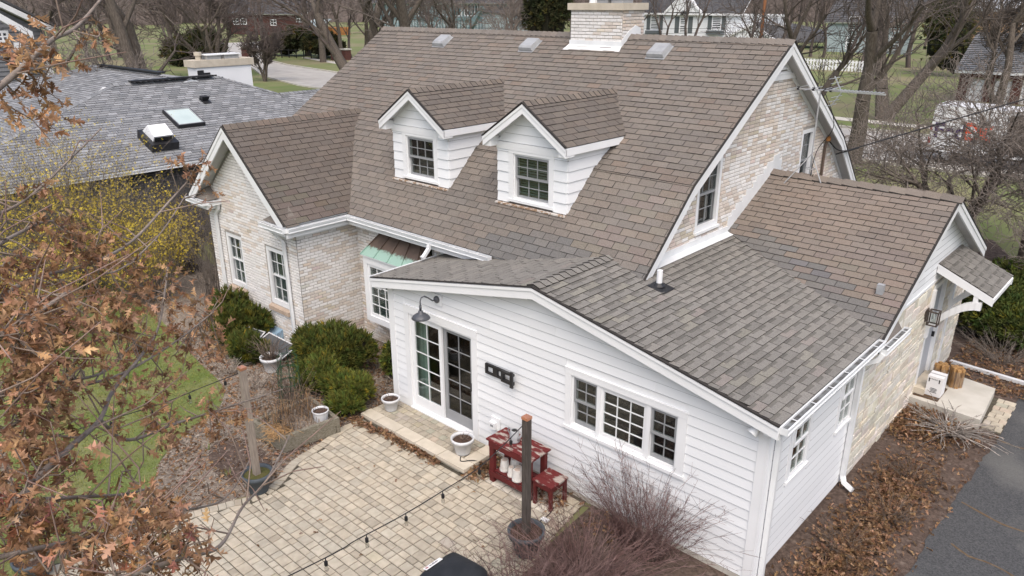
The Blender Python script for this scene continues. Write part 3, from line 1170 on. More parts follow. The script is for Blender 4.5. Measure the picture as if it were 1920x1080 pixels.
W_ = RX1 - RX0
mlo = shingled('main_roof', (RX0, EY, EZ), X_, s_lo, [(0, 0), (W_, 0), (W_, l_lo), (0, l_lo)], house, BR, BROWN, expo=0.142, w=0.31, indiv=60, tintfn=main_tint, label='steeper lower slope of the brown roof')
mup = shingled('main_roof', (RX0, KY, KZ), X_, s_up, [(0, 0), (W_, 0), (W_, l_up), (0, l_up)], house, BR, BROWN, expo=0.142, w=0.31, indiv=0, tintfn=rust_tint, label='upper slope of the brown roof')
# rear slopes (plain deck with shingle rows hidden from the street of view)
s_ur = Vector((0, -s_up.y, s_up.z)); s_lr = Vector((0, -s_lo.y, s_lo.z))
RKY, REY = 2 * RY - KY, 2 * RY - EY
roof_deck('rear_roof', (RX1, RKY, KZ), -X_, s_ur, [(0, 0), (W_, 0), (W_, l_up), (0, l_up)], house)
roof_deck('rear_roof', (RX1, REY, EZ), -X_, s_lr, [(0, 0), (W_, 0), (W_, l_lo), (0, l_lo)], house)
ridge_caps((RX0, RY, RZ + 0.012), (-0.42, RY, RZ + 0.012), -s_up, -s_ur, mup, BR, BROWN, expo=0.15, half=0.15)
ridge_caps((0.93, RY, RZ + 0.012), (RX1, RY, RZ + 0.012), -s_up, -s_ur, mup, BR, BROWN, expo=0.15, half=0.15)
# rake boards on the visible gable end, with soffit
mb = MB()
prof = [(EY, EZ), (KY, KZ), (RY, RZ), (RKY, KZ), (REY, EZ)]
for (y0, z0), (y1, z1) in zip(prof[:-1], prof[1:]):
    mb.bar((RX1 - 0.01, y0, z0 - 0.03), (RX1 - 0.01, y1, z1 - 0.03), UP, 0.2, 0.03, h0=-0.2)
    mb.bar((RX1 + 0.012, y0, z0 - 0.02), (RX1 + 0.012, y1, z1 - 0.02), UP, 0.07, 0.014, h0=-0.07)
    mb.bar((RX0 + 0.01, y0, z0 - 0.03), (RX0 + 0.01, y1, z1 - 0.03), UP, 0.2, 0.03, h0=-0.2)
    # frieze against the brick
    mb.bar((4.265, y0, z0 - 0.14), (4.265, y1, z1 - 0.14), UP, 0.1, 0.02, h0=-0.13)
mb.build_each('rake_board', 'white_paint', house)
mb = MB()
for (y0, z0), (y1, z1) in zip(prof[:-1], prof[1:]):
    mb.prism([(4.255, y0, z0 - 0.17), (4.255, y1, z1 - 0.17), (4.47, y1, z1 - 0.17), (4.47, y0, z0 - 0.17)], (0, 0, -0.012))
mb.build('soffit', 'soffit_paint', house)

# left front wing: gable roof with its ridge running back into the main roof
WXC, WRZ, WS = -5.0, 4.85, 0.87
mW = math.hypot(1, WS)


def y_main(z):
    return KY + (z - KZ) / (s_up.z / s_up.y) if z > KZ else KY + (z - KZ) / (s_lo.z / s_lo.y)


def wing_poly(sign):
    xe = 2.07
    pts = [(-0.27, 0), (-0.27, xe * mW)]
    back = []
    for k in range(11):
        b = xe * mW * (1 - k / 10)
        z = WRZ - xe * WS + b / mW * WS
        back.append((y_main(z) + 0.06, b))
    return pts + back


swR = Vector((-1, 0, WS)) / mW
swL = Vector((1, 0, WS)) / mW
ez = WRZ - 2.07 * WS


def wing_shade_tint(a, b):
    return (0.70, 0.67, 0.66)  # same brown shingles, dimmer light on the wing painted into the tint


wr = shingled('wing_roof', (WXC + 2.07, 0, ez), Y_, swR, wing_poly(1), house, BR, BROWN, expo=0.142, w=0.31, indiv=20, tintfn=wing_shade_tint, label='shade-tinted brown shingle slope of the front wing')
pl = [(-a, b) for a, b in wing_poly(-1)]
wl = shingled('wing_roof', (WXC - 2.07, 0, ez), -Y_, swL, pl, house, BR, BROWN, expo=0.142, w=0.31, tintfn=wing_shade_tint)
ridge_caps((WXC, -0.27, WRZ + 0.012), (WXC, 3.3, WRZ + 0.012), -swL, -swR, wr, BR, [(0.85, 0.8, 0.76), (0.95, 0.85, 0.8), (0.78, 0.74, 0.72)], expo=0.15, half=0.14)
mb = MB()
for sg in (-1, 1):
    x1 = WXC + sg * 2.02
    mb.bar((WXC, -0.285, WRZ - 0.02), (x1, -0.285, WRZ - 0.02 - 2.02 * WS), UP, 0.24, 0.03, h0=-0.24)
    mb.bar((WXC, -0.306, WRZ - 0.012), (x1, -0.306, WRZ - 0.012 - 2.02 * WS), UP, 0.09, 0.014, h0=-0.09)
mb.build_each('rake_board', 'white_paint', house)
mb = MB()
for sg in (-1, 1):
    x1 = WXC + sg * 1.9
    mb.prism([(WXC, -0.268, WRZ - 0.15), (WXC, 0.046, WRZ - 0.15), (x1, 0.046, WRZ - 0.15 - 1.9 * WS), (x1, -0.268, WRZ - 0.15 - 1.9 * WS)], (0, 0, -0.012))
mb.build('soffit', 'soffit_paint', house)

# rear right wing
QY, QZ, QS = 6.355, 4.155, 0.509
mQ = math.hypot(1, QS)
sqF = Vector((0, 1, QS)) / mQ
sqB = Vector((0, -1, QS)) / mQ
QX0, QX1 = 4.1, 7.62
qe = 3.22
lenQ = (QY - qe) * mQ


def qx(y):  # valley line with the addition roof
    return 7.7 - (y - 3.31) * (7.7 - 4.25) / (4.72 - 3.31)


def q_tint(a, b):
    r = wob(a, b, 1.1, 2.0)
    if (a - (qx(qe + b / mQ) - QX0)) < 0.75 and b < 1.75 and random.random() < 0.8:
        return (0.84, 0.90, 0.96)
    return (1.0 + 0.13 * r, 0.97 + 0.07 * r, 0.95 + 0.04 * r)


poly = [(QX1 - QX0 - 0.02, 0), (QX1 - QX0, 0), (QX1 - QX0, lenQ), (0, lenQ), (0, (4.72 - qe) * mQ)]
qf = shingled('rear_wing_roof', (QX0, qe, QZ - (QY - qe) * QS), X_, sqF, poly, house, BR, BROWN, expo=0.142, w=0.31, indiv=50, tintfn=q_tint)
roof_deck('rear_roof', (QX1, 2 * QY - qe, QZ - (QY - qe) * QS), -X_, sqB, [(0, 0), (QX1 - QX0, 0), (QX1 - QX0, lenQ), (0, lenQ)], house)
ridge_caps((4.27, QY, QZ + 0.015), (QX1, QY, QZ + 0.015), -sqF, -sqB, qf, BR, [(1.05, 1, .97), (.92, .9, .88), (1.1, 1.05, 1.0)], expo=0.27, half=0.15, t=0.02)
mb = MB()
zq = QZ - (QY - qe) * QS
for y0 in (qe, 2 * QY - qe):
    mb.bar((QX1 - 0.01, QY, QZ - 0.025), (QX1 - 0.01, y0, zq - 0.025), UP, 0.19, 0.03, h0=-0.19)
    mb.bar((QX1 + 0.012, QY, QZ - 0.015), (QX1 + 0.012, y0, zq - 0.015), UP, 0.07, 0.014, h0=-0.07)
mb.build_each('rake_board', 'white_paint', house)
mb = MB()
for y0 in (qe, 2 * QY - qe):
    mb.prism([(7.385, QY, QZ - 0.13), (7.385, y0, zq - 0.13), (7.595, y0, zq - 0.13), (7.595, QY, QZ - 0.13)], (0, 0, -0.012))
mb.build('soffit', 'soffit_paint', house)
# stepped white flashing where the rear wing meets the gable wall
mb = MB()
k = 16
for i in range(k):
    y0 = 4.62 + (QY - 4.62 + 0.35) * i / k
    y1 = 4.62 + (QY - 4.62 + 0.35) * (i + 1) / k
    zt = QZ - QS * abs(QY - y0)
    st = 0.30 + 0.035 * ((i * 7) % 3)
    mb.box(4.251, 4.276, y0, y1, min(zt, QZ - QS * abs(QY - y1)) - 0.02, zt + st)
mb.box(4.251, 4.285, 2.0, 4.62, 3.20, 3.40)
mb.build('flashing', 'gutter_metal', house)
mb = MB()
mb.prism([(4.28, 2.0, 3.29), (4.28, 4.66, 3.29), (4.42, 4.66, 3.262), (4.42, 2.0, 3.262)], (0, 0, 0.006))
mb.build('flashing', 'gutter_metal', house)

# dark drip edges along the rakes
mb = MB()
for x0, x1 in ((-0.235, 3.68), (3.68, 7.585)):
    mb.bar((x0, -0.232, zA(x0)), (x1, -0.232, zA(x1)), UP, 0.02, 0.035, h0=-0.004)
for sg in (-1, 1):
    mb.bar((WXC, -0.30, WRZ), (WXC + sg * 2.07, -0.30, WRZ - 2.07 * WS), UP, 0.02, 0.035, h0=-0.004)
for (y0, z0), (y1, z1) in zip(prof[:-1], prof[1:]):
    mb.bar((RX1 + 0.01, y0, z0), (RX1 + 0.01, y1, z1), UP, 0.022, 0.035, h0=-0.004)
for y0 in (qe, 2 * QY - qe):
    mb.bar((QX1 + 0.01, QY, QZ), (QX1 + 0.01, y0, zq), UP, 0.022, 0.035, h0=-0.004)
mb.build_each('drip_edge', 'roof_felt', house)
# ------------------------------------------------------------------ walls
fw = wall_sheet('front_wall', (0, 0, 0), X_, [(0, 0.06), (7.39, 0.06), (7.39, 2.53), (3.68, 3.27), (0, 2.53)],
                [(0.525, 2.166, 0.13, 2.035), (4.30, 6.14, 1.215, 2.08)], ['white_paint'], house)
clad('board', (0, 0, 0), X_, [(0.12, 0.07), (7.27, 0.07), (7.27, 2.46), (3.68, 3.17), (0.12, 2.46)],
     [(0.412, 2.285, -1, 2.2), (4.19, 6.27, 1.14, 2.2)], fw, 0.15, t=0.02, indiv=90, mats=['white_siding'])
mb = MB()
mb.box(0.001, 0.12, -0.026, -0.001, 0.05, 2.5)
mb.box(-0.028, -0.001, -0.028, 0.12, 0.05, 2.5)
mb.box(7.27, 7.389, -0.026, -0.001, 0.05, 2.46)
mb.box(7.391, 7.418, -0.028, 0.12, 0.05, 2.46)
mb.build_each('corner_board', 'white_paint', house)
mb = MB()
mb.box(0.02, 7.37, -0.02, 0.1, -0.4, 0.058)
mb.box(7.3, 7.375, 0.1, 3.1, -0.4, 0.05)
mb.build_each('foundation', 'concrete', house)
sw = wall_sheet('side_wall', (7.39, 0, 0), Y_, [(0, 0.05), (3.15, 0.05), (3.15, 2.5), (0, 2.5)],
                [(0.79, 1.36, 1.25, 2.28), (2.52, 3.05, 1.25, 2.28)], ['white_paint'], house)
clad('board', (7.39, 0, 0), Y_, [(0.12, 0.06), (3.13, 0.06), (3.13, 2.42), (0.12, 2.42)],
     [(0.70, 1.45, 1.19, 2.4), (2.43, 3.14, 1.19, 2.4)], sw, 0.15, t=0.014, shade_h=0.017, indiv=40, mats=['white_siding'])
wall_sheet('side_wall', (0, 1.62, 0), -Y_, [(0, 0.0), (1.62, 0), (1.62, 2.5), (0, 2.5)], [], ['white_paint'], house)
for y0, w in ((0.79, 0.57), (2.52, 0.53)):
    dh_window((7.39, y0, 1.25), Y_, X_, w, 1.03, house, cw=0.07, cols=2, rows=2, c=0.006, fr=0.026, proud=0.018, low=0.018, label='narrow white side window under the long gutter')

# sliding door
L = LF((0, 0, 0), X_, -Y_)
mb = MB()
mb.fbox(L, 0.412, 0.528, 0.05, 2.04, 0.001, 0.03)
mb.fbox(L, 2.163, 2.285, 0.05, 2.04, 0.001, 0.03)
mb.fbox(L, 0.412, 2.285, 2.042, 2.17, 0.001, 0.034)
mb.fbox(L, 0.405, 2.29, 2.171, 2.195, 0.001, 0.036)
frame_ring(mb, L, 0.528, 2.163, 0.13, 2.038, 0.04, -0.12, 0.0)
door = mb.build('sliding_door', 'white_paint', house)
s = MB(); s.fbox(L, 0.5, 2.2, 0.055, 0.128, -0.1, 0.06); s.build('threshold', 'white_paint', door)
sash(L, 0.57, 1.37, 0.172, 1.998, -0.03, 2, 5, door, fr=0.075, bot=0.2)
sash(L, 1.37, 2.123, 0.172, 1.998, -0.075, 2, 5, door, fr=0.08, bot=0.2, m='grey_sash', gl='screen_glass', mun='grey_sash')
h = MB(); h.fbox(L, 2.06, 2.1, 0.98, 1.12, -0.052, -0.02); h.build('handle', 'black_metal', door)
recess(L, 0.57, 2.12, 0.17, 2.0, door, back=-0.9, curtain=(0.46, 0.80))

# triple window
mb = MB()
mb.fbox(L, 4.19, 4.302, 1.205, 2.085, 0.001, 0.03)
mb.fbox(L, 6.138, 6.27, 1.205, 2.085, 0.001, 0.03)
mb.fbox(L, 4.19, 6.27, 2.087, 2.17, 0.001, 0.034)
mb.fbox(L, 4.18, 6.28, 2.171, 2.195, 0.001, 0.038)
mb.fbox(L, 4.77, 4.835, 1.215, 2.08, -0.1, 0.012)
mb.fbox(L, 5.625, 5.695, 1.215, 2.08, -0.1, 0.012)
frame_ring(mb, L, 4.30, 6.14, 1.215, 2.08, 0.03, -0.12, 0.0)
tw = mb.build('triple_window', 'white_paint', house)
s = MB(); s.fbox(L, 4.17, 6.29, 1.15, 1.2, -0.05, 0.05); s.build('sill', 'white_paint', tw)
for x0, x1 in ((4.33, 4.77), (5.695, 6.11)):
    sash(L, x0, x1, 1.645, 2.05, -0.03, 2, 2, tw, fr=0.035, m='grey_sash')
    sash(L, x0, x1, 1.245, 1.66, -0.07, 2, 2, tw, fr=0.035, bot=0.06, m='grey_sash')
sash(L, 4.835, 5.625, 1.245, 2.05, -0.03, 3, 4, tw, fr=0.05, bot=0.06)
recess(L, 4.3, 6.14, 1.215, 2.08, tw, back=-0.8)

# main front brick wall with the bay window
mw = wall_sheet('main_wall', (-3.12, 1.62, 0), X_, [(0, -0.2), (3.3, -0.2), (3.3, 3.0), (0, 3.0)], [(0.85, 2.5, 0.8, 2.6)], ['mortar'], house)
clad('brick', (-3.12, 1.62, 0), X_, [(0, -0.2), (3.1, -0.2), (3.1, 2.95), (0, 2.95)], [(0.77, 2.57, 0.72, 2.7)], mw, 0.0675, 0.203, 0.012, mats=['brick_face'], tintfn=whitewash(-0.05))
LB = LF((-2.36, 1.16, 0), X_, -Y_)
mb = MB()
mb.fbox(LB, 0, 0.13, 0.86, 2.06, -0.46, 0)
mb.fbox(LB, 1.65, 1.78, 0.86, 2.06, -0.46, 0)
mb.fbox(LB, 0, 1.78, 2.062, 2.22, -0.46, 0.004)
mb.fbox(LB, 0, 1.78, 0.72, 0.858, -0.46, 0.004)
mb.fbox(LB, -0.03, 1.81, 2.221, 2.25, -0.46, 0.04)
bay = mb.build('bay_window', 'white_paint', house)
sash(LB, 0.13, 1.65, 0.862, 2.06, -0.04, 6, 5, bay, fr=0.06)
recess(LB, 0.13, 1.65, 0.86, 2.06, bay, back=-0.44, blinds=True)
# copper roof of the bay
e0, e1 = [(-2.40, 1.11, 2.252), (-0.54, 1.11, 2.252)], [(-2.1, 1.615, 2.78), (-0.85, 1.615, 2.78)]
mb = MB()
mb.add([e0[0], e0[1], e1[1], e1[0], (-2.40, 1.615, 2.252), (-0.54, 1.615, 2.252)], [(0, 1, 2, 3), (0, 3, 4), (1, 5, 2), (0, 4, 5, 1)])
cr = mb.build('copper_roof', 'copper_patina', house)
for t in (0.02, 0.26, 0.5, 0.74, 0.98):
    p0 = Vector(e0[0]).lerp(Vector(e0[1]), t)
    p1 = Vector(e1[0]).lerp(Vector(e1[1]), t)
    s = MB(); s.bar(p0, p1, Vector((0, -0.72, 0.69)), 0.028, 0.016); s.build('seam', 'copper_patina', cr)

# wing walls
wf = wall_sheet('wing_wall', (-6.87, 0.05, 0), X_, [(0, -0.3), (3.75, -0.3), (3.75, 3.07), (1.87, 4.62), (0, 3.07)],
                [(0.65, 1.41, 0.93, 2.24), (2.44, 3.25, 0.91, 2.27)], ['mortar'], house)
clad('brick', (-6.87, 0.05, 0), X_, [(0, -0.2), (3.75, -0.2), (3.75, 3.05), (1.87, 4.6), (0, 3.05)],
     [(0.65, 1.41, 0.80, 2.24), (2.44, 3.25, 0.78, 2.27)], wf, 0.0675, 0.203, 0.012, mats=['brick_face'], tintfn=whitewash(-0.36), indiv=150)
ws = wall_sheet('wing_wall', (-3.12, 0.05, 0), Y_, [(0, -0.3), (1.6, -0.3), (1.6, 3.05), (0, 3.05)], [], ['mortar'], house)
clad('brick', (-3.12, 0.05, 0), Y_, [(0, -0.2), (1.57, -0.2), (1.57, 2.9), (0, 2.9)], [], ws, 0.0675, 0.203, 0.012, mats=['brick_face'], tintfn=whitewash(-0.08), indiv=60)
wall_sheet('wing_wall', (-6.87, 3.0, 0), -Y_, [(0, -0.3), (2.95, -0.3), (2.95, 3.0), (0, 3.0)], [], ['mortar'], house)
for x0, w, z0, h, lb in ((-6.22, 0.76, 0.93, 1.31, 'brick wing window at the far corner'), (-4.43, 0.81, 0.91, 1.36, 'brick wing window beside the downspout')):
    o = dh_window((x0, 0.05, z0), X_, -Y_, w, h, house, cw=0, cols=3, rows=2, c=-0.09, blinds=True, sill=False, jamb_front=-0.02, label=lb)
    s = MB()
    frame_ring(s, LF((x0, 0.05, z0), X_, -Y_), 0.002, w - 0.002, 0.002, h - 0.002, 0.095, -0.065, -0.015, wb=0.11)
    s.build('casing', 'white_paint', o)
    for i in range(int(w / 0.07)):
        s = MB()
        a = x0 + i * w / int(w / 0.07)
        s.hexa([(a, 0.06, z0 - 0.13), (a + 0.06, 0.06, z0 - 0.13), (a + 0.06, -0.03, z0 - 0.135), (a, -0.03, z0 - 0.135),
                (a, 0.06, z0 - 0.005), (a + 0.06, 0.06, z0 - 0.005), (a + 0.06, -0.03, z0 - 0.04), (a, -0.03, z0 - 0.04)], (0.62, 0.5, 0.4))
        s.build('sill_brick', 'brick_face', o)

# main gable end
gpoly = [(1.62, 2.6), (10.48, 2.6), (10.48, 3.15), (RKY, KZ - 0.12), (RY, RZ - 0.12), (KY, KZ - 0.12), (1.62, 3.2)]
gh = [(3.42, 4.24, 3.53, 4.77), (7.62, 8.26, 3.45, 4.80)]
gw = wall_sheet('gable_wall', (4.25, 0, 0), Y_, gpoly, gh, ['mortar'], house)
clad('brick', (4.25, 0, 0), Y_, [(1.8, 3.1), (10.4, 3.1), (10.4, 3.15), (RKY, KZ - 0.15), (6.86, 5.93), (5.24, 5.93), (KY, KZ - 0.15), (1.8, 3.15)],
     gh, gw, 0.0675, 0.203, 0.012, mats=['brick_face'], tintfn=whitewash(0.12), indiv=90)
for y0, z0, w, h, lb in ((3.42, 3.53, 0.82, 1.24, 'upstairs gable window cut off by the roof edge'), (7.62, 3.45, 0.64, 1.35, 'upstairs gable window behind the antenna legs')):
    o = dh_window((4.25, y0, z0), Y_, X_, w, h, house, cw=0.0, cols=3 if w > 0.7 else 2, rows=2, c=-0.07, sill=True, jamb_front=-0.02, sash_m='grey_sash', label=lb, pad=0.01, back=-0.35)
    s = MB()
    frame_ring(s, LF((4.25, y0, z0), Y_, X_), 0.002, w - 0.002, 0.002, h - 0.002, 0.08, -0.05, 0.006)
    s.build('casing', 'white_paint', o)
# gable louvre
mb = MB()
mb.box(4.262, 4.30, 5.22, 6.88, 5.92, 6.02)
vent = mb.build('gable_louvre', 'white_paint', house)
for i in range(5):
    z = 6.05 + i * 0.085
    hw = (RZ - 0.25 - z) / 0.66
    if hw > 0.05:
        s = MB(); s.hexa([(4.262, RY - hw, z), (4.31, RY - hw, z - 0.03), (4.31, RY + hw, z - 0.03), (4.262, RY + hw, z),
                          (4.262, RY - hw, z + 0.02), (4.31, RY - hw, z - 0.012), (4.31, RY + hw, z - 0.012), (4.262, RY + hw, z + 0.02)])
        s.build('louvre_slat', 'white_paint', vent)
wall_sheet('rear_wall', (4.25, 10.48, 0), -X_, [(0, -0.3), (11.35, -0.3), (11.35, 3.1), (0, 3.1)], [], ['mortar'], house)
wall_sheet('rear_wall', (-7.1, 10.48, 0), -Y_, [(0, -0.3), (8.86, -0.3), (8.86, 3.1), (10.48 - KY, KZ - 0.2), (10.48 - RY, RZ - 0.2), (10.48 - RKY, KZ - 0.2)], [], ['mortar'], house)

# rear wing end wall: stone below, white boards in the gable
rw = wall_sheet('stone_wall', (7.38, 0, 0), Y_, [(3.15, -0.05), (9.5, -0.05), (9.5, 2.42), (QY, QZ - 0.13), (3.15, 2.45)], [(6.88, 7.72, 0.3, 2.32)], ['mortar'], house)


def lime_tint(a, b):
    k = random.uniform(0.85, 1.12)
    y = random.random()
    return (k, k * (1 - 0.06 * y), k * (1 - 0.16 * y))


clad('stone', (7.38, 0, 0), Y_, [(3.18, -0.05), (9.5, -0.05), (9.5, 2.45), (3.18, 2.45)], [(6.83, 7.78, 0.3, 2.37)], rw, [0.07, 0.10, 0.13, 0.17], [0.24, 0.36, 0.5], 0.02,
     mats=['limestone'], tintfn=lime_tint, indiv=220, gap=0.014)
clad('board', (7.38, 0, 0), Y_, [(4.7 - 1.35, 2.5), (9.35, 2.5), (QY, QZ - 0.16)], [], rw, 0.13, t=0.014, shade_h=0.017, indiv=30, mats=['white_siding'])
mb = MB(); mb.box(7.382, 7.41, 3.2, 9.4, 2.452, 2.5); mb.build('trim_board', 'white_paint', house)
wall_sheet('rear_wall', (7.38, 9.5, 0), -X_, [(0, -0.1), (3.1, -0.1), (3.1, 2.45), (0, 2.45)], [], ['mortar'], house)
# front door
LD = LF((7.38, 0, 0), Y_, X_)
mb = MB()
mb.fbox(LD, 6.84, 6.93, 0.3, 2.36, -0.1, 0.03)
mb.fbox(LD, 7.67, 7.76, 0.3, 2.36, -0.1, 0.03)
mb.fbox(LD, 6.93, 7.67, 2.27, 2.36, -0.1, 0.03)
fd = mb.build('front_door', 'white_paint', house)
s = MB(); s.fbox(LD, 6.93, 7.67, 0.31, 2.27, -0.07, -0.03); s.fbox(LD, 7.05, 7.55, 1.1, 2.1, -0.031, -0.02); s.build('door_panel', 'door_grey', fd)
s = MB(); s.fbox(LD, 7.58, 7.62, 1.1, 1.2, -0.03, 0.02); s.build('handle', 'black_metal', fd)
# entry awning with its two curved brackets
aw = Vector((8.36 - 7.4, 0, 2.40 - 2.83)); la = aw.length; aw.normalize()
ao = (8.36, 6.78, 2.40)
ad = shingled('awning_roof', ao, Y_, -aw, [(0, 0), (1.56, 0), (1.56, la), (0, la)], house, GR, [(0.85, .85, .85), (.9, .9, .9), (0.8, .8, .8)], expo=0.145, w=0.3, indiv=30, th=0.05, band=0.3)
mb = MB()
for y in (6.8, 8.32):
    mb.bar((7.4, y, 2.81), (8.37, y, 2.385), UP, 0.14, 0.035, h0=-0.15)
mb.bar((8.36, 6.8, 2.36), (8.36, 8.32, 2.36), UP, 0.08, 0.03, h0=-0.07)
mb.build_each('awning_frame', 'white_paint', house)
for y in (6.83, 8.29):
    mb = MB()
    mb.fbox(LD, y - 0.06, y + 0.06, 1.35, 2.3, 0.001, 0.07)
    K = 9
    ring = []
    for i in range(K):
        t = i / (K - 1) * math.pi / 2
        ring.append((7.45 + 0.72 * math.sin(t) ** 1.15, 1.55 + 0.66 * math.sin(t * 0.98) ** 0.8 if i else 1.5))
    ring = [(7.45 + 0.75 * (i / (K - 1)), 1.62 + 0.56 * math.sin(i / (K - 1) * math.pi / 2)) for i in range(K)]
    for (x0, z0), (x1, z1) in zip(ring[:-1], ring[1:]):
        mb.bar((x0, y, z0), (x1 + 0.004, y, z1), UP, 0.15, 0.09, h0=-0.07)
    mb.box(8.06, 8.14, y - 0.04, y + 0.04, 2.2, 2.36)
    mb.build('bracket', 'white_paint', house)
mb = MB(); mb.fbox(LD, 8.25, 8.36, 0.18, 1.35, 0.001, 0.05); mb.build('trim_board', 'white_paint', house)

# ------------------------------------------------------------------ dormers
def dormer(x0, x1, blinds, label):
    xc, yf = (x0 + x1) / 2, 2.10
    hw = (x1 - x0) / 2
    zr = 5.672
    sd = 0.68
    md = math.hypot(1, sd)
    eo = hw + 0.14                                    # eave overhang half width
    ze = zr - eo * sd
    d = wall_sheet('dormer', (x0, yf, 0), X_, [(0, 3.78), (2 * hw, 3.78), (2 * hw, ze + 0.06), (hw, zr - 0.1), (0, ze + 0.06)],
                   [(hw - 0.43, hw + 0.43, 3.88, 4.73)], ['white_paint'], house, th=0.08)
    d['label'] = label
    WMk = d
    # front boards beside the window, and pediment boards
    P, T = [], []
    b = 3.80
    while b < 4.76:
        for l, r in ((0, hw - 0.53), (hw + 0.53, 2 * hw)):
            P.append([l, r, l, r, b, min(b + 0.20, 4.8), 0.028, 0.008, 0]); T.append((1, 1, 1))
        b += 0.19
    b = 4.93
    while b < zr - 0.2:
        A = (zr - 0.12 - b) / sd - 0.04
        B = max((zr - 0.12 - b - 0.16) / sd - 0.04, 0.01)
        A, B = min(A, hw), min(B, hw)
        P.append([hw - A, hw + A, hw - B, hw + B, b, b + 0.165, 0.022, 0.006, 0]); T.append((1, 1, 1))
        b += 0.16
    slabs('lap_shade', (x0, yf, 0), X_, UP, [[q[0], q[1], q[0], q[1], q[4] - 0.008, q[4] + 0.002, 0.0125, 0.0125, 0] for q in P], T, ['lap_shade_grey'], d)
    slabs('board', (x0, yf, 0), X_, UP, P, T, ['white_siding'], d, indiv=99)
    mb = MB()
    mb.box(x0 - 0.005, x1 + 0.005, yf - 0.04, yf - 0.001, 4.79, 4.92)
    mb.build('trim_board', 'white_paint', d)
    # triangular cheeks lapped with boards
    for sg, xx, ee in ((1, x1, Y_), (-1, x0, -Y_)):
        O = (xx, yf if sg > 0 else yf, 0)
        top = ze + 0.0
        pts = []
        ch = MB()
        prof_ = [(yf, 3.78), (KY, KZ + 0.0), (y_main(top), top), (yf, top)]
        ch.prism([(xx, a, b_) for a, b_ in prof_], (-sg * 0.06, 0, 0))
        ck = ch.build('cheek', 'white_paint', d)
        P, T = [], []
        b = 3.80
        while b < top - 0.02:
            b1 = min(b + 0.2, top)
            l0, l1 = y_main(b + 0.02) - yf, y_main(b1) - yf
            if l1 > 0.02:
                q = [0, max(l0, 0.01), 0, l1] if sg > 0 else [-max(l0, 0.01), 0, -l1, 0]
                P.append(q + [b, b1, 0.026, 0.006, 0]); T.append((1, 1, 1))
            b += 0.19
        slabs('lap_shade', (xx, yf, 0), ee, UP, [[q[0], q[1], q[0], q[1], q[4] - 0.008, q[4] + 0.002, 0.0125, 0.0125, 0] for q in P], T, ['lap_shade_grey'], d)
        slabs('board', (xx, yf, 0), ee, UP, P, T, ['white_siding'], d, indiv=99)
    # roof
    back = lambda z: y_main(z) + 0.05
    yo = 1.87
    for sg in (1, -1):
        e = Y_ if sg > 0 else -Y_
        s_ = Vector((-sg, 0, sd)) / md
        pts = [(yo, 0), (yo, eo * md)] + [(back(ze + (zr - ze) * (1 - k / 4)), eo * md * (1 - k / 4)) for k in range(5)]
        if sg < 0:
            pts = [(-a, b_) for a, b_ in pts]
        rf = shingled('dormer_roof', (xc + sg * eo, 0, ze), e, s_, pts, house, BR, BROWN, expo=0.142, w=0.31, indiv=0, th=0.06,
                      tintfn=lambda a, b: (0.78, 0.76, 0.75))
        mb = MB()
        mb.bar((xc + sg * (eo - 0.01), yo - 0.01, ze - 0.01), (xc + sg * (eo - 0.01), back(ze) - 0.12, ze - 0.01), UP, 0.12, 0.03, h0=-0.125)
        mb.box(xc + sg * (hw + 0.003) if sg > 0 else xc - eo + 0.02, xc + eo - 0.02 if sg > 0 else xc - (hw + 0.003), yo, back(ze) - 0.4, ze - 0.13, ze - 0.1)
        mb.build('eave_board', 'white_paint', rf)
    ridge_caps((xc, yo, zr + 0.012), (xc, 4.64, zr + 0.012), Vector((1, 0, -sd)) / md, Vector((-1, 0, -sd)) / md, rf, BR,
               [(0.85, 0.82, 0.8), (0.95, 0.9, 0.87), (1.02, 0.96, 0.9)], expo=0.15, half=0.12)
    mb = MB()
    for sg in (1, -1):
        mb.bar((xc, yo - 0.012, zr - 0.015), (xc + sg * (eo + 0.005), yo - 0.012, zr - 0.015 - eo * sd), UP, 0.15, 0.03, h0=-0.155)
        mb.bar((xc, yo - 0.025, zr + 0.012), (xc + sg * (eo + 0.012), yo - 0.025, zr + 0.012 - (eo + .012) * sd), UP, 0.022, 0.05)
        mb.m[-6:] = [1] * 6
        mb.bar((xc, yo - 0.033, zr - 0.008), (xc + sg * (eo + 0.005), yo - 0.033, zr - 0.008 - eo * sd), UP, 0.05, 0.014, h0=-0.05)
        xa, xb = sorted((xc + sg * (hw - 0.03), xc + sg * (eo - 0.002)))
        mb.box(xa, xb, yo + 0.004, yf - 0.001, ze - 0.17, ze - 0.0)
    mb.build_each('rake_board', ('white_paint', 'roof_felt'), d)
    dh_window((xc - 0.43, yf, 3.88), X_, -Y_, 0.86, 0.85, d if False else house, cw=0.11, cols=3, rows=2, c=-0.03, sash_m='grey_sash', blinds=blinds, label='window in the ' + label, pad=0.02, back=-0.4)
    mb = MB()
    mb.box(x0 - 0.01, x1 + 0.01, yf - 0.09, yf - 0.03, 3.755, 3.785)
    mb.build('base_strip', 'rotten_wood', d)


dormer(-2.245, -0.554, False, 'left dormer')
dormer(0.80, 2.46, True, 'right dormer')

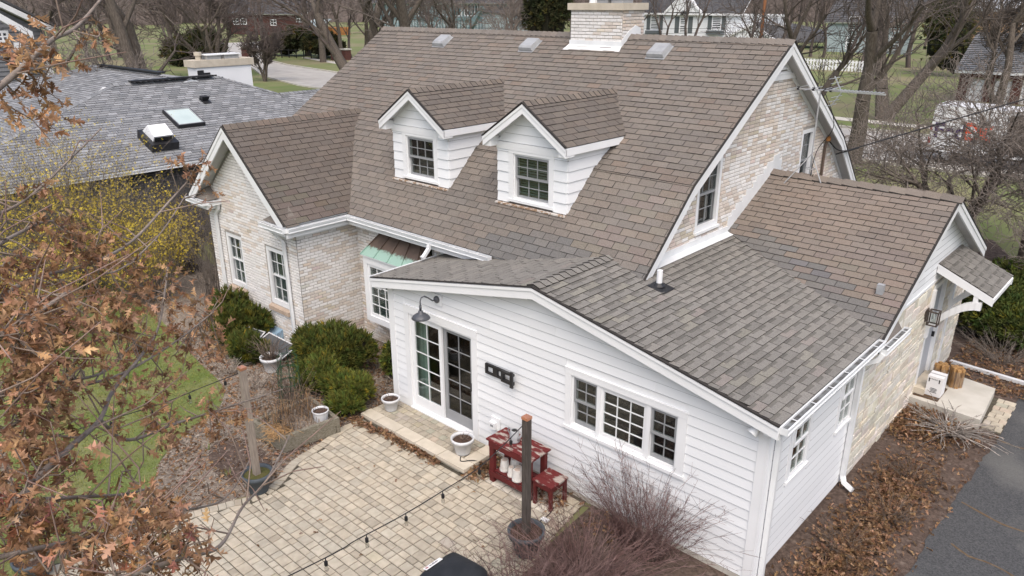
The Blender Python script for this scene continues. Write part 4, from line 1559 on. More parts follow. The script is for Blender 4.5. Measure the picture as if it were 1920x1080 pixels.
# ------------------------------------------------------------------ chimney
ch = wall_sheet('chimney', (-0.43, 5.75, 0), X_, [(0, 6.1), (1.36, 6.1), (1.36, 7.14), (0, 7.14)], [], ['mortar'], house, th=0.8)
clad('brick', (-0.43, 5.75, 0), X_, [(0, 6.5), (1.36, 6.5), (1.36, 7.14), (0, 7.14)], [], ch, 0.0675, 0.203, 0.012, mats=['brick_face'], tintfn=whitewash(-0.22), indiv=70)
clad('brick', (0.93, 5.75, 0), Y_, [(0, 6.4), (0.8, 6.4), (0.8, 7.14), (0, 7.14)], [], ch, 0.0675, 0.203, 0.012, mats=['brick_face'], tintfn=whitewash(0.0))
mb = MB(); mb.box(-0.49, 0.99, 5.69, 6.61, 7.142, 7.28); mb.build('chimney_cap', 'stone_cap', ch)
mb = MB()
mb.box(-0.445, 0.945, 5.72, 5.748, 6.3, 6.52)
mb.add([(-0.52, 5.56, 6.315), (1.0, 5.56, 6.315), (0.95, 5.735, 6.44), (-0.45, 5.735, 6.44)], [(0, 1, 2, 3)])
mb.prism([(0.946, 5.72, 6.38), (0.946, 6.4, 6.6), (0.946, 6.4, 6.78), (0.946, 6.2, 6.84), (0.946, 5.95, 6.72), (0.946, 5.72, 6.55)], (0.012, 0, 0))
mb.build('flashing', 'gutter_metal', ch)
for x, c in ((-0.1, 0), (0.25, 1), (0.62, 1)):
    mb = MB()
    if c:
        mb.box(x - 0.14, x + 0.14, 5.95, 6.35, 7.282, 7.36); mb.box(x - 0.17, x + 0.17, 5.92, 6.38, 7.361, 7.39)
    else:
        mb.lathe([(0.0, 7.282), (0.09, 7.282), (0.08, 7.4), (0.12, 7.42), (0.12, 7.5), (0.0, 7.52)], (x, 6.1, 0), 12)
    mb.build('flue_cap', 'zinc' if c else 'white_paint', ch)

# roof vents
for x in (-4.45, -1.5, 1.95):
    b = (5.62 - KY) / s_up.y
    o = Vector((x, KY, KZ)) + s_up * b
    n = X_.cross(s_up)
    L2 = lambda a, bb, c, o=o, n=n: o + X_ * a + s_up * bb + n * c
    mb = MB()
    p = [L2(-0.2, -0.17, 0.03), L2(0.2, -0.17, 0.03), L2(0.2, 0.2, 0.01), L2(-0.2, 0.2, 0.01),
         L2(-0.17, -0.12, 0.13), L2(0.17, -0.12, 0.13), L2(0.17, 0.19, 0.1), L2(-0.17, 0.19, 0.1)]
    mb.hexa(p)
    q = [L2(-0.2, -0.19, 0.035), L2(0.2, -0.19, 0.035), L2(0.2, -0.17, 0.03), L2(-0.2, -0.17, 0.03),
         L2(-0.19, -0.17, 0.1), L2(0.19, -0.17, 0.1), L2(0.17, -0.12, 0.129), L2(-0.17, -0.12, 0.129)]
    mb.hexa(q)
    v = mb.build('roof_vent', 'zinc', house)
    mb = MB(); mb.fbox(L2, -0.22, 0.22, -0.22, 0.22, 0.014, 0.02); mb.build('vent_flange', 'zinc', v)
# plumbing vent on the addition roof, stub vent on the rear wing
o = Vector((4.75, 1.55, zA(4.75)))
mb = MB(); mb.tube([o, o + UP * 0.27], 0.045, 14); v = mb.build('vent_pipe', 'white_paint', house, smooth=False)
mb = MB()
nR = Y_.cross(sR)
L3 = lambda a, b, c: o + Y_ * a + sR * b + nR * c
mb.fbox(L3, -0.17, 0.15, -0.2, 0.13, 0.013, 0.02)
mb.lathe([(0.1, 0.02), (0.065, 0.05), (0.05, 0.07)], o, 14)
mb.build('pipe_boot', 'black_metal', v)
y0, x0 = 4.2, 7.28
o = Vector((7.25, 4.05, QZ - (QY - 4.05) * QS))
mb = MB(); mb.box(o.x - 0.05, o.x + 0.05, o.y - 0.05, o.y + 0.04, o.z, o.z + 0.16); mb.build('vent_stub', 'zinc', house)

# ------------------------------------------------------------------ gutters and downspouts
def gutter(p0, p1, out, parent, depth=0.1, h=0.09, hang=0.6, debris=False):
    p0, p1, out = Vector(p0), Vector(p1), Vector(out)
    mb = MB()
    q = lambda c, z: (p0 + out * c + UP * z, p1 + out * c + UP * z)
    a, b = q(0.006, -h); mb.bar(a, b, UP, h, 0.008)
    a, b = q(depth * 0.5, -h - 0.006); mb.bar(a, b, UP, 0.006, depth)
    a, b = q(depth - 0.02, -h); mb.bar(a, b, UP, h * 0.5, 0.008)
    a, b = q(depth - 0.008, -h * 0.5); mb.bar(a, b, UP, h * 0.5, 0.012)
    a, b = q(depth, -0.012); mb.bar(a, b, UP, 0.014, 0.02)
    d = (p1 - p0).normalized()
    for p in (p0, p1):
        mb.bar(p, p + out * depth, UP, h, 0.006, h0=-h)
    g = mb.build('gutter', 'gutter_metal', parent)
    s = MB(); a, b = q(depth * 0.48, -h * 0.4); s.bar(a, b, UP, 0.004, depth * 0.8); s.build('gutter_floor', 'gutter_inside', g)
    n = max(int((p1 - p0).length / hang), 1)
    for i in range(n):
        c = p0 + (p1 - p0) * ((i + 0.5) / n)
        s = MB(); s.bar(c + out * 0.0, c + out * depth, UP, 0.006, 0.014, h0=-0.008); s.build('gutter_hanger', 'gutter_metal', g)
    return g


zg = zA(7.58) - 0.015
gutter((7.583, -0.2, zg), (7.583, 3.2, zg), X_, house, hang=0.5)
gutter((-0.235, -0.2, zg), (-0.235, 1.45, zg), -X_, house)
gutter((7.645, 3.12, 2.47), (7.645, 4.25, 2.47), X_, house, hang=0.35)
mb = MB()
mb.prism([(7.42, 3.2, 2.47), (7.64, 3.2, 2.45), (7.64, 4.15, 2.45), (7.42, 4.15, 2.8)], (0, 0, -0.06))
mb.prism([(7.41, 3.16, 2.36), (7.64, 3.16, 2.36), (7.64, 4.2, 2.36), (7.41, 4.2, 2.36)], (0, 0, 0.03))
mb.build('eave_return', 'shingle_brown', house)
gutter((-2.915, EY - 0.015, EZ), (1.42, EY - 0.015, EZ), -Y_, house)
gutter((-2.925, -0.27, EZ), (-2.925, EY - 0.03, EZ), X_, house)
mb = MB()
mb.box(-2.9, 0.2, 1.29, 1.6, EZ - 0.2, EZ - 0.12)     # boxed soffit
mb.bar((-2.92, EY + 0.0, EZ - 0.1), (1.3, EY + 0.0, EZ - 0.1), UP, 0.12, 0.03, h0=-0.12)
mb.bar((-2.94, -0.27, EZ - 0.1), (-2.94, EY - 0.02, EZ - 0.1), UP, 0.12, 0.03, h0=-0.12)
mb.box(-3.1, -2.96, 0.05, 1.3, EZ - 0.2, EZ - 0.12)
mb.box(-3.1, -3.085, 0.05, 1.6, EZ - 0.3, EZ - 0.2)
mb.build_each('eave_board', 'white_paint', house)
# short hipped eave returns in front of the wing gable
for x0, x1 in ((-3.83, -2.9), (-7.12, -6.26)):
    mb = MB()
    zt = EZ + 0.02
    mb.add([(x0, -0.26, zt), (x1, -0.26, zt), (x1, 0.05, zt), (x0, 0.05, zt), ((x0 + x1) / 2 + (0.1 if x0 > -5 else -0.1), 0.045, zt + 0.34)],
           [(0, 1, 4), (1, 2, 4), (3, 0, 4), (0, 3, 2, 1)])
    r = mb.build('eave_return', 'shingle_brown', house)
    gutter((x0 + 0.0, -0.27, EZ), (x1, -0.27, EZ), -Y_, house, hang=0.9)
    mb = MB()
    mb.box(x0 + 0.03, x1 - 0.02, -0.26, 0.03, EZ - 0.2, EZ - 0.005)
    mb.build_each('eave_board', 'white_paint', house)
gutter((-6.255, -0.27, EZ), (-6.255, 0.03, EZ), X_, house, hang=0.9)


def downspout(pts, parent, r=0.05):
    mb = MB()
    mb.tube(pts, r, 4, rot=math.pi / 4, sq=(1.0, 0.8))
    d = mb.build('downspout', 'gutter_metal', parent)
    return d


downspout([(-6.22, -0.02, 2.92), (-6.25, -0.02, 2.8), (-6.42, -0.02, 2.62), (-6.43, -0.02, 0.15)], house)
downspout([(-3.72, -0.18, 2.9), (-3.70, -0.16, 2.78), (-3.50, -0.03, 2.55), (-3.47, -0.02, -0.02)], house)
downspout([(-0.15, 1.14, 2.94), (-0.15, 1.12, 2.84), (-0.14, 0.98, 2.72), (-0.14, 0.93, 2.70)], house)
downspout([(7.7, 3.12, 2.4), (7.66, 3.1, 2.3), (7.46, 3.06, 2.16), (7.45, 3.06, 0.2), (7.5, 3.02, 0.1), (7.66, 2.96, 0.06)], house)
downspout([(7.46, 0.16, 2.46), (7.46, 0.16, 0.05)], house)

# ------------------------------------------------------------------ things fixed to the walls
t = thing('barn_light', 'dark grey gooseneck barn light above the sliding door', 'wall lamp', (1.36, -0.03, 2.53))
mb = MB(); mb.box(1.26, 1.46, -0.045, -0.022, 2.42, 2.62); mb.build('mounting_plate', 'white_paint', t)
mb = MB(); mb.lathe([(0, 0), (0.065, 0), (0.06, 0.03), (0.03, 0.055), (0.0, 0.06)], (1.36, -0.046, 2.53), 16, axis=Vector((0, -1, 0))); mb.build('canopy', 'lamp_grey', t, True)
mb = MB()
mb.tube([(1.36, -0.09, 2.53), (1.36, -0.15, 2.535), (1.36, -0.24, 2.61), (1.36, -0.33, 2.67), (1.36, -0.40, 2.66), (1.36, -0.425, 2.6), (1.36, -0.425, 2.47)], 0.012, 8)
mb.tube([(1.36, -0.425, 2.53), (1.36, -0.425, 2.45)], 0.022, 8)
mb.build('arm', 'lamp_grey', t, True)
mb = MB(); mb.lathe([(0.02, 2.44), (0.04, 2.43), (0.045, 2.39), (0.085, 2.375), (0.135, 2.34), (0.162, 2.30), (0.158, 2.295), (0.13, 2.325), (0.06, 2.36), (0, 2.37)], (1.36, -0.425, 0), 24); mb.build('shade', 'lamp_grey', t, True)

t = thing('wall_mount_bracket', 'black steel television bracket screwed to the white siding', 'bracket', (2.86, -0.03, 1.65))
L = LF((2.51, -0.022, 1.50), X_, -Y_)
mb = MB()
mb.fbox(L, 0, 0.04, 0.02, 0.2, 0, 0.04); mb.fbox(L, 0.04, 0.42, 0.02, 0.05, 0, 0.04); mb.fbox(L, 0.04, 0.42, 0.16, 0.2, 0, 0.04)
mb.fbox(L, 0.18, 0.28, 0.05, 0.16, 0, 0.04); mb.fbox(L, 0.38, 0.42, 0.05, 0.16, 0, 0.04)
mb.build('wall_plate', 'black_metal', t)
mb = MB()
mb.fbox(L, 0.42, 0.68, 0.19, 0.23, 0.05, 0.1); mb.fbox(L, 0.42, 0.68, 0.03, 0.08, 0.05, 0.1); mb.fbox(L, 0.42, 0.46, 0.08, 0.19, 0.05, 0.1)
mb.build('arm', 'black_metal', t)
mb = MB(); mb.fbox(L, 0.64, 0.70, 0.0, 0.28, 0.1, 0.13); mb.build('screen_plate', 'black_metal', t)

t = thing('outdoor_outlet', 'white weatherproof outlet with a plug-in timer on the siding', 'outlet', (2.72, -0.03, 0.62))
mb = MB(); mb.box(2.62, 2.82, -0.05, -0.02, 0.5, 0.74); mb.build('cover_plate', 'white_paint', t)
mb = MB(); mb.box(2.63, 2.76, -0.11, -0.05, 0.53, 0.66); mb.build('timer', 'white_paint', t)
mb = MB(); mb.box(2.66, 2.73, -0.113, -0.11, 0.58, 0.62); mb.build('timer_display', 'grey_sash', t)

t = thing('flood_light', 'white flood light under the eave at the addition corner', 'flood light', (7.25, -0.05, 2.4))
mb = MB(); mb.lathe([(0.0, 0), (0.05, 0.005), (0.045, 0.06), (0.075, 0.15), (0.07, 0.155), (0.0, 0.13)], (7.27, -0.04, 2.42), 14, axis=Vector((-0.35, -0.6, -0.7))); mb.build('lamp_head', 'white_paint', t, True)
mb = MB(); mb.box(7.22, 7.32, -0.05, -0.03, 2.38, 2.47); mb.build('base_plate', 'white_paint', t)
t = thing('motion_sensor', 'small beige motion sensor tucked under the corner gutter', 'sensor', (7.45, -0.03, 2.36))
mb = MB(); mb.lathe([(0, 0), (0.045, 0.0), (0.05, 0.05), (0.03, 0.09), (0, 0.095)], (7.42, -0.04, 2.42), 12, axis=Vector((0.3, -0.5, -0.8))); mb.build('sensor_head', 'stone_cap', t, True)

t = thing('wall_lantern', 'bronze cage lantern with clear glass beside the front door', 'lantern', (7.42, 6.6, 1.85))
mb = MB(); mb.box(7.40, 7.43, 6.53, 6.67, 1.76, 2.0); mb.box(7.43, 7.5, 6.58, 6.62, 1.95, 1.98); mb.build('back_plate', 'bronze_metal', t)
mb = MB()
for x in (7.46, 7.62):
    for y in (6.52, 6.68):
        mb.box(x - 0.01, x + 0.01, y - 0.01, y + 0.01, 1.72, 1.98)
for z in (1.71, 1.97):
    mb.box(7.45, 7.63, 6.51, 6.53, z, z + 0.02); mb.box(7.45, 7.63, 6.67, 6.69, z, z + 0.02)
    mb.box(7.45, 7.47, 6.53, 6.67, z, z + 0.02); mb.box(7.61, 7.63, 6.53, 6.67, z, z + 0.02)
mb.build('cage', 'bronze_metal', t)
mb = MB(); mb.lathe([(0.045, 1.74), (0.045, 1.95)], (7.54, 6.6, 0), 14); mb.build('glass_tube', 'window_glass', t, True)
mb = MB(); mb.lathe([(0.012, 1.93), (0.02, 1.88), (0.015, 1.84), (0, 1.82)], (7.54, 6.6, 0), 8); mb.build('bulb', 'white_paint', t, True)

# television antenna on its tripod
t = thing('tv_antenna', 'silver television aerial with long boom on a roof tripod', 'antenna', (5.5, 6.3, 4.1))
# ================================================================== NEIGHBOURS, STREET
mat('grey_siding', (0.17, 0.175, 0.185), (0.15, 0.155, 0.165), 2, rough=0.7, tint=True)
mat('dark_siding', (0.085, 0.087, 0.09), (0.07, 0.072, 0.075), 2, rough=0.7, tint=True)
mat('teal_board', (0.16, 0.235, 0.245), (0.12, 0.18, 0.19), 1, rough=0.7, tint=True)
mat('pale_teal', (0.36, 0.43, 0.44), (0.30, 0.36, 0.37), 1, rough=0.7)
mat('dark_roof', (0.10, 0.10, 0.105), (0.065, 0.066, 0.07), 4, rough=0.9, tint=True)
mat('red_brick', (0.11, 0.045, 0.036), (0.075, 0.036, 0.032), 6, rough=0.9, tint=True)
mat('orange_board', (0.42, 0.19, 0.06), (0.30, 0.13, 0.045), 3, rough=0.8, tint=True)
mat('tan_wall', (0.42, 0.27, 0.16), (0.36, 0.24, 0.15), 2, rough=0.8, tint=True)
mat('cream_paint', (0.66, 0.63, 0.54), None, rough=0.6)
mat('dark_glass', (0.02, 0.024, 0.028), (0.05, 0.055, 0.06), 0.8, rough=0.12, spec=0.6)
mat('skylight_glass', (0.50, 0.58, 0.56), (0.42, 0.5, 0.49), 1.5, rough=0.15, spec=0.5)
mat('shutter_grey', (0.11, 0.125, 0.13), None, rough=0.6)
mat('pole_wood', (0.23, 0.10, 0.045), (0.14, 0.065, 0.035), 3, rough=0.9, stretch=(3, 3, 0.4))
mat('wire_black', (0.015, 0.015, 0.016), None, rough=0.6)
mat('truck_white', (0.72, 0.73, 0.74), (0.62, 0.63, 0.64), 0.7, rough=0.4)
mat('truck_orange', (0.75, 0.085, 0.025), None, rough=0.45)
mat('truck_purple', (0.035, 0.012, 0.09), None, rough=0.45)
mat('tail_red', (0.35, 0.02, 0.02), None, rough=0.3)
mat('tyre', (0.018, 0.018, 0.018), (0.03, 0.03, 0.03), 9, rough=0.9)
GSL = ('shingle_slate', 'roof_felt')

# ---- the grey roofed bungalow next door
nb = thing('bungalow', 'low neighbouring house with blue grey shingle roof and a skylight', 'house', (-18, 4, 0))
xe_, ze_, mm = -12.6, 2.72, 0.40
mk = math.hypot(1, mm)
sN = Vector((-1, 0, mm)) / mk
bN = lambda x: (xe_ - x) * mk
SLATE2 = [tuple(c * 1.0 for c in t) for t in SLATE]
poly = [(-9, 0), (13.5, 0), (13.5, bN(-15.9)), (9.25, bN(-15.9)), (7.65, bN(-15.98)), (6.17, bN(-17.5)), (2.33, bN(-17.5)), (0.46, bN(-16.3)), (-3.2, bN(-14.0)), (-9, bN(-13.6))]
# cut into horizontally convex bands: the right lower shoulder and the main slope
main_p = [(-8.0, 0), (7.65, 0), (7.65, bN(-15.98)), (6.17, bN(-17.5)), (2.33, bN(-17.5)), (-8.0, bN(-12.7))]
r1 = shingled('bungalow_roof', (xe_, 0, ze_), Y_, sN, [(-8.0, 0), (7.65, 0), (7.65, bN(-15.98)), (6.17, bN(-17.5)), (2.33, bN(-17.5)), (0.46, bN(-16.3)), (-5.0, bN(-12.9)), (-8.0, bN(-12.66))], nb, GSL, SLATE, expo=0.142, w=0.30, indiv=40, th=0.12, t=0.016, spread=0.12, stag=0.33)
r2 = shingled('bungalow_roof', (xe_, 0, ze_), Y_, sN, [(7.66, 0), (14, 0), (14, bN(-15.94)), (7.66, bN(-15.94))], nb, GSL, SLATE, expo=0.142, w=0.30, th=0.12, t=0.016, spread=0.12, stag=0.33)
ridge_caps((-17.5, 2.33, 4.69), (-17.5, 6.17, 4.69), -sN, Vector((-1, 0, -mm)) / mk, r1, GSL, SLATE, expo=0.2, half=0.14)
ridge_caps((-17.5, 6.17, 4.69), (-15.96, 7.65, 4.08), (-sN + Y_ * -0.3).normalized(), Vector((-0.6, 0.6, -0.3)).normalized(), r1, GSL, SLATE, expo=0.2, half=0.13)
ridge_caps((-15.93, 7.7, 4.06), (-15.93, 13.5, 4.06), -sN, Vector((-1, 0, -mm)) / mk, r2, GSL, SLATE, expo=0.2, half=0.13)
ridge_caps((-17.5, 2.33, 4.69), (-13.0, -4.8, 2.9), -sN, Vector((-0.3, -0.8, -0.3)).normalized(), r1, GSL, SLATE, expo=0.2, half=0.13)
# the front facing slope of the main block behind
sF = Vector((0, 1, 0.275)) / math.hypot(1, 0.275)
lF = 7.0 * math.hypot(1, 0.275)
yf0 = 5.0 - 7.0
P2 = [(-33, 0), (-13.2, 0), (-17.3, lF * 0.62), (-17.3, lF), (-26.5, lF)]
r3 = shingled('bungalow_roof', (0, yf0, 4.70 - 7 * 0.275), X_, sF, [(-33, 0), (-14.4, 0), (-17.2, lF * 0.60), (-17.3, lF), (-26.5, lF)], nb, GSL, SLATE, expo=0.15, w=0.34, th=0.12, t=0.016, spread=0.12)
ridge_caps((-26.5, 5.0, 4.72), (-17.3, 5.0, 4.72), -sF, Vector((0, 1, -0.275)).normalized(), r3, GSL, SLATE, expo=0.22, half=0.15)
roof_deck('rear_roof', (0, 12.0, 4.70 - 7 * 0.275), -X_, Vector((0, -1, 0.275)) / math.hypot(1, 0.275), [(17.3, 0), (33, 0), (26.5, lF), (17.3, lF)], nb)
roof_deck('rear_roof', (-22.3, 0, ze_), -Y_, Vector((1, 0, mm)) / mk, [(-7.6, 0), (-2, 0), (-2, bN(-17.4)), (-6.1, bN(-17.4)), (-7.6, bN(-16.3))], nb)
for p0, p1 in (((-19.5, 4.96, 4.78), (-25.5, 4.96, 4.78)), ((-17.42, 2.9, 4.74), (-17.42, 5.9, 4.74))):
    mb = MB(); mb.bar(p0, p1, UP, 0.05, 0.24); mb.build('ridge_vent', 'black_metal', nb)
roof_deck('rear_roof', (-19.3, 0, ze_), -Y_, Vector((1, 0, mm)) / mk, [(-14, 0), (-7.66, 0), (-7.66, 3.37 * mk), (-14, 3.37 * mk)], nb)
nw = wall_sheet('bungalow_wall', (xe_ - 0.35, 0, 0), Y_, [(-7.5, -0.05), (13.5, -0.05), (13.5, 2.6), (-7.5, 2.6)], [], ['dark_siding'], nb)
clad('board', (xe_ - 0.35, 0, 0), Y_, [(-7.5, 0.2), (13.5, 0.2), (13.5, 2.6), (-7.5, 2.6)], [], nw, 0.16, t=0.025, mats=['dark_siding'], indiv=30)
wall_sheet('bungalow_wall', (-32, -1.7, 0), X_, [(0, -0.05), (19, -0.05), (19, 2.7), (0, 2.7)], [], ['dark_siding'], nb)
gutter((xe_ + 0.0, -8, ze_ - 0.02), (xe_ + 0.0, 13.5, ze_ - 0.02), X_, nb, hang=3)
# skylight, curb vent with white hood, pipe hood
nN = Y_.cross(sN)
def LN(o):
    o = Vector(o)
    return lambda a, b, c: o + Y_ * a + sN * b + nN * c
def on(x, y):
    return (x, y, ze_ + (xe_ - x) * mm)
L5 = LN(on(-14.92, 3.44))
mb = MB(); frame_ring(mb, L5, -0.46, 0.46, -0.56, 0.56, 0.06, 0.01, 0.13); sk = mb.build('skylight', 'black_metal', nb)
mb = MB(); mb.fbox(L5, -0.40, 0.40, -0.50, 0.50, 0.09, 0.12); mb.build('skylight_glass', 'skylight_glass', sk)
mb = MB(); frame_ring(mb, L5, -0.42, 0.42, -0.52, 0.52, 0.03, 0.121, 0.14); mb.build('skylight_rim', 'zinc', sk)
o6 = Vector(on(-13.75, 1.98))
mb = MB(); mb.fbox(LN(o6), -0.42, 0.42, -0.5, 0.5, 0.0, 0.27); cv = mb.build('curb_vent', 'black_metal', nb)
L6 = LN(o6 + nN * 0.271)
mb = MB()
mb.hexa([L6(-0.3, -0.3, 0), L6(0.3, -0.3, 0), L6(0.3, 0.4, 0), L6(-0.3, 0.4, 0), L6(-0.3, -0.36, 0.2), L6(0.3, -0.36, 0.2), L6(0.28, 0.15, 0.32), L6(-0.28, 0.15, 0.32)])
mb.build('vent_hood', 'white_paint', cv)
mb = MB(); mb.fbox(L6, -0.27, 0.27, -0.345, -0.318, 0.03, 0.17); mb.build('hood_mouth', 'black_metal', cv)
L7 = LN(on(-16.0, 4.75))
mb = MB(); mb.fbox(L7, -0.14, 0.14, -0.3, 0.1, 0.01, 0.03); mb.hexa([L7(-0.1, -0.1, 0.03), L7(0.1, -0.1, 0.03), L7(0.1, 0.1, 0.03), L7(-0.1, 0.1, 0.03), L7(-0.14, -0.14, 0.2), L7(0.14, -0.14, 0.2), L7(0.12, 0.1, 0.12), L7(-0.12, 0.1, 0.12)]); mb.build('pipe_hood', 'black_metal', nb)
# white chimney with tan cap
mb = MB(); mb.box(-18.7, -18.0, 5.6, 7.83, 3.9, 5.02); nc_ = mb.build('white_chimney', 'white_paint', nb)
mb = MB(); mb.box(-18.78, -17.95, 5.52, 7.95, 5.021, 5.27); mb.build('chimney_cap', 'stone_cap', nc_)
for y in (5.9,): 
    mb = MB(); mb.lathe([(0.1, 5.27), (0.1, 5.42), (0.14, 5.43), (0.14, 5.55), (0, 5.56)], (-18.35, y, 0), 12); mb.build('flue', 'stone_cap', nc_)
for y0, y1 in ((6.1, 6.75), (6.8, 7.5)):
    mb = MB(); mb.box(-18.55, -18.15, y0 + .05, y1 - .05, 5.271, 5.42); mb.build('flue', 'zinc', nc_)
    mb = MB(); mb.box(-18.62, -18.08, y0, y1, 5.421, 5.46); mb.build('flue_cap', 'white_paint', nc_)
mb = MB()
k = 9
for i in range(k):
    y0 = 5.62 + i * 0.245
    zt = 4.92 - i * 0.095
    mb.box(-17.997, -17.97, y0, y0 + 0.245, zt - 0.55, zt)
mb.build('step_flashing', 'black_metal', nc_)

# ---- house helper for the buildings across the street
def simple_window(L, a, b, w, h, parent, fr=0.1, m='white_paint', nc=1, nr=2, shutters=0.0, gl='dark_glass'):
    mb = MB()
    frame_ring(mb, L, a, a + w, b, b + h, fr, 0.0, 0.08)
    win = mb.build('window', m, parent)
    mb = MB(); mb.fbox(L, a + fr, a + w - fr, b + fr, b + h - fr, 0.005, 0.03); mb.build('pane', gl, win)
    mb = MB()
    for i in range(1, nc):
        x = a + w * i / nc; mb.fbox(L, x - fr * .35, x + fr * .35, b + fr, b + h - fr, 0.03, 0.07)
    for j in range(1, nr):
        y = b + h * j / nr; mb.fbox(L, a + fr, a + w - fr, y - fr * .3, y + fr * .3, 0.031, 0.06)
    if nc * nr > 1:
        mb.build('muntin', m, win)
    if shutters:
        for x in (a - shutters - 0.05, a + w + 0.05):
            mb = MB(); mb.fbox(L, x, x + shutters, b, b + h, 0.005, 0.06); mb.build('shutter', 'shutter_grey', win)
    return win


def boarded(name, O, e, poly, parent, m, h=0.25):
    w = wall_sheet(name, O, e, poly, [], [m], parent, 0.2)
    clad('board', O, e, poly, [], w, h, t=0.05, mats=[m], maxlen=60)
    return w


def rows_roof(name, O, e, s, poly, parent, m, expo=0.3, w=0.8):
    dk = roof_deck(name, O, e, s, poly, parent, 0.2)
    P, ab = shingle_rows(poly, expo, w, 0.05, gap=0.02)
    slabs('shingle', O, e, s, P, [(random.uniform(.85, 1.2),) * 3 for _ in P], (m, 'roof_felt'), dk, edge_mat=True)
    return dk


# white house with shutters, gable window and window boxes
wh = thing('white_house', 'white house across the street with grey shutters and a small pointed gable', 'house', (-66, 121, 0))
s_ = (121 * 1.0)
def px(u, v, y):   # point on the plane y seen at photo position (u,v)
    d = _f * 1.0 + _rt2 * ((u - 960) / 1432.746) - _up2 * ((v - 540) / 1432.746)
    t = (y - CAMPOS.y) / d.y
    return CAMPOS + d * t
YW = 118.0
a0, a1 = px(1195, 60, YW).x, px(1470, 60, YW).x
ze2 = px(1300, 25, YW).z
LW = LF((a0, YW, 0), X_, -Y_)
boarded('house_wall', (a0, YW, 0), X_, [(0, -0.1), (a1 - a0, -0.1), (a1 - a0, ze2), (0, ze2)], wh, 'white_siding', 0.3)
sW = Vector((0, 0.72, 0.69)).normalized()
rows_roof('house_roof', (a0 - 0.4, YW - 0.5, ze2), X_, sW, [(0, 0), (px(1400, 20, YW).x - a0, 0), (px(1400, 20, YW).x - a0, 8), (0, 8)], wh, 'dark_roof')
mb = MB(); mb.bar((a0 - 0.4, YW - 0.52, ze2 - 0.3), (a1, YW - 0.52, ze2 - 0.3), UP, 0.32, 0.2); mb.build('eave_board', 'white_paint', wh)
for u0, u1 in ((1219, 1237), (1334, 1354)):
    q0, q1 = px(u0, 56, YW), px(u1, 29, YW)
    simple_window(LW, q0.x - a0, q0.z, q1.x - q0.x, q1.z - q0.z, wh, 0.16, nr=2, shutters=0.75)
    mb = MB(); mb.fbox(LW, q0.x - a0 - 0.7, q1.x - a0 + 0.7, q0.z - 0.75, q0.z - 0.1, 0.06, 0.6); mb.build('window_box', 'shutter_grey', wh)
q0, q1 = px(1273, 62, YW), px(1291, 31, YW)
simple_window(LW, q0.x - a0, q0.z, q1.x - q0.x, q1.z - q0.z, wh, 0.2, nr=2, shutters=0.9)
g0, g1, ga = px(1250, 23, YW - 0.6), px(1312, 23, YW - 0.6), px(1281, -8, YW - 0.6)
mb = MB(); mb.prism([g0, g1, ga], (0, 3, 0)); mb.build('gable', 'white_siding', wh)
for b_ in (g0, g1):
    mb = MB(); mb.bar(ga, b_ + (b_ - ga).normalized() * 0.5, UP, 0.5, 0.3); mb.build('gable_trim', 'white_paint', wh)
c_ = px(1282, 27, YW - 0.7)
mb = MB()
for k in range(8):
    a = math.pi * k / 7
    mb.bar(c_ + Vector((math.cos(a) * 0.15, 0, math.sin(a) * 0.15)), c_ + Vector((math.cos(a) * 0.7, 0, math.sin(a) * 0.7)), Vector((-math.sin(a), 0, math.cos(a))), 0.14, 0.1)
mb.build('fanlight', 'dark_glass', wh)
# lower gabled wing at its right
g0, g1, ga = px(1335, 85, YW - 4), px(1455, 80, YW - 4), px(1412, 48, YW - 4)
mb = MB(); mb.prism([Vector((g0.x, g0.y, -0.1)), Vector((g1.x, g1.y, -0.1)), g1, ga, g0], (0, 3.8, 0)); mb.build('side_wing', 'white_siding', wh)
for b_ in (g0, g1):
    mb = MB(); mb.bar(ga, b_ + (b_ - ga).normalized() * 0.5, UP, 0.4, 0.6); mb.build('gable_trim', 'white_paint', wh)
mb = MB(); mb.prism([(g1.x, YW - 4, g1.z), (ga.x, YW - 4, ga.z + 0.3), (ga.x, YW + 6, ga.z + 0.3), (g1.x + 14, YW + 6, g1.z)], (0, 0, 0.2)); mb.build('wing_roof', 'dark_roof', wh)

# teal board-and-batten house
th_ = thing('teal_house', 'pale teal board and batten house with white framed windows behind bare trees', 'house', (-110, 140, 0))
YT = 140.0
a0, a1 = px(700, 60, YT).x, px(965, 60, YT).x
zt = px(850, 6, YT).z
LT = LF((a0, YT, 0), X_, -Y_)
wall_sheet('house_wall', (a0, YT, 0), X_, [(0, -2), (a1 - a0, -2), (a1 - a0, zt), (0, zt)], [], ['pale_teal'], th_, 0.3)
P = []
x = 0.4
while x < a1 - a0:
    P.append([x, x + 0.35, x, x + 0.35, 0, zt, 0.12, 0.12, 0]); x += 1.15
slabs('batten', (a0, YT, 0), X_, UP, P, [(1, 1, 1)] * len(P), ['teal_board'], th_, indiv=40)
mb = MB(); mb.fbox(LT, -0.2, a1 - a0, px(850, 36, YT).z - 0.2, px(850, 36, YT).z + 0.6, 0.0, 0.2); mb.build('trim_board', 'teal_board', th_)
for u0, u1, n in ((785, 797, 2), (818, 830, 2), (850, 865, 2), (871, 896, 4)):
    q0, q1 = px(u0, 30, YT), px(u1, 8, YT)
    simple_window(LT, q0.x - a0, q0.z, q1.x - q0.x, q1.z - q0.z, th_, 0.2, nc=n, nr=1)
sT = Vector((0, 0.75, 0.66)).normalized()
rows_roof('house_roof', (a0 - 1, YT - 1.2, zt), X_, sT, [(0, 0), (a1 - a0 + 2, 0), (a1 - a0 + 2, 9), (0, 9)], th_, 'dark_roof', 0.5, 1.4)
q0, q1 = px(884, 56, YT - 3), px(908, 14, YT - 3)
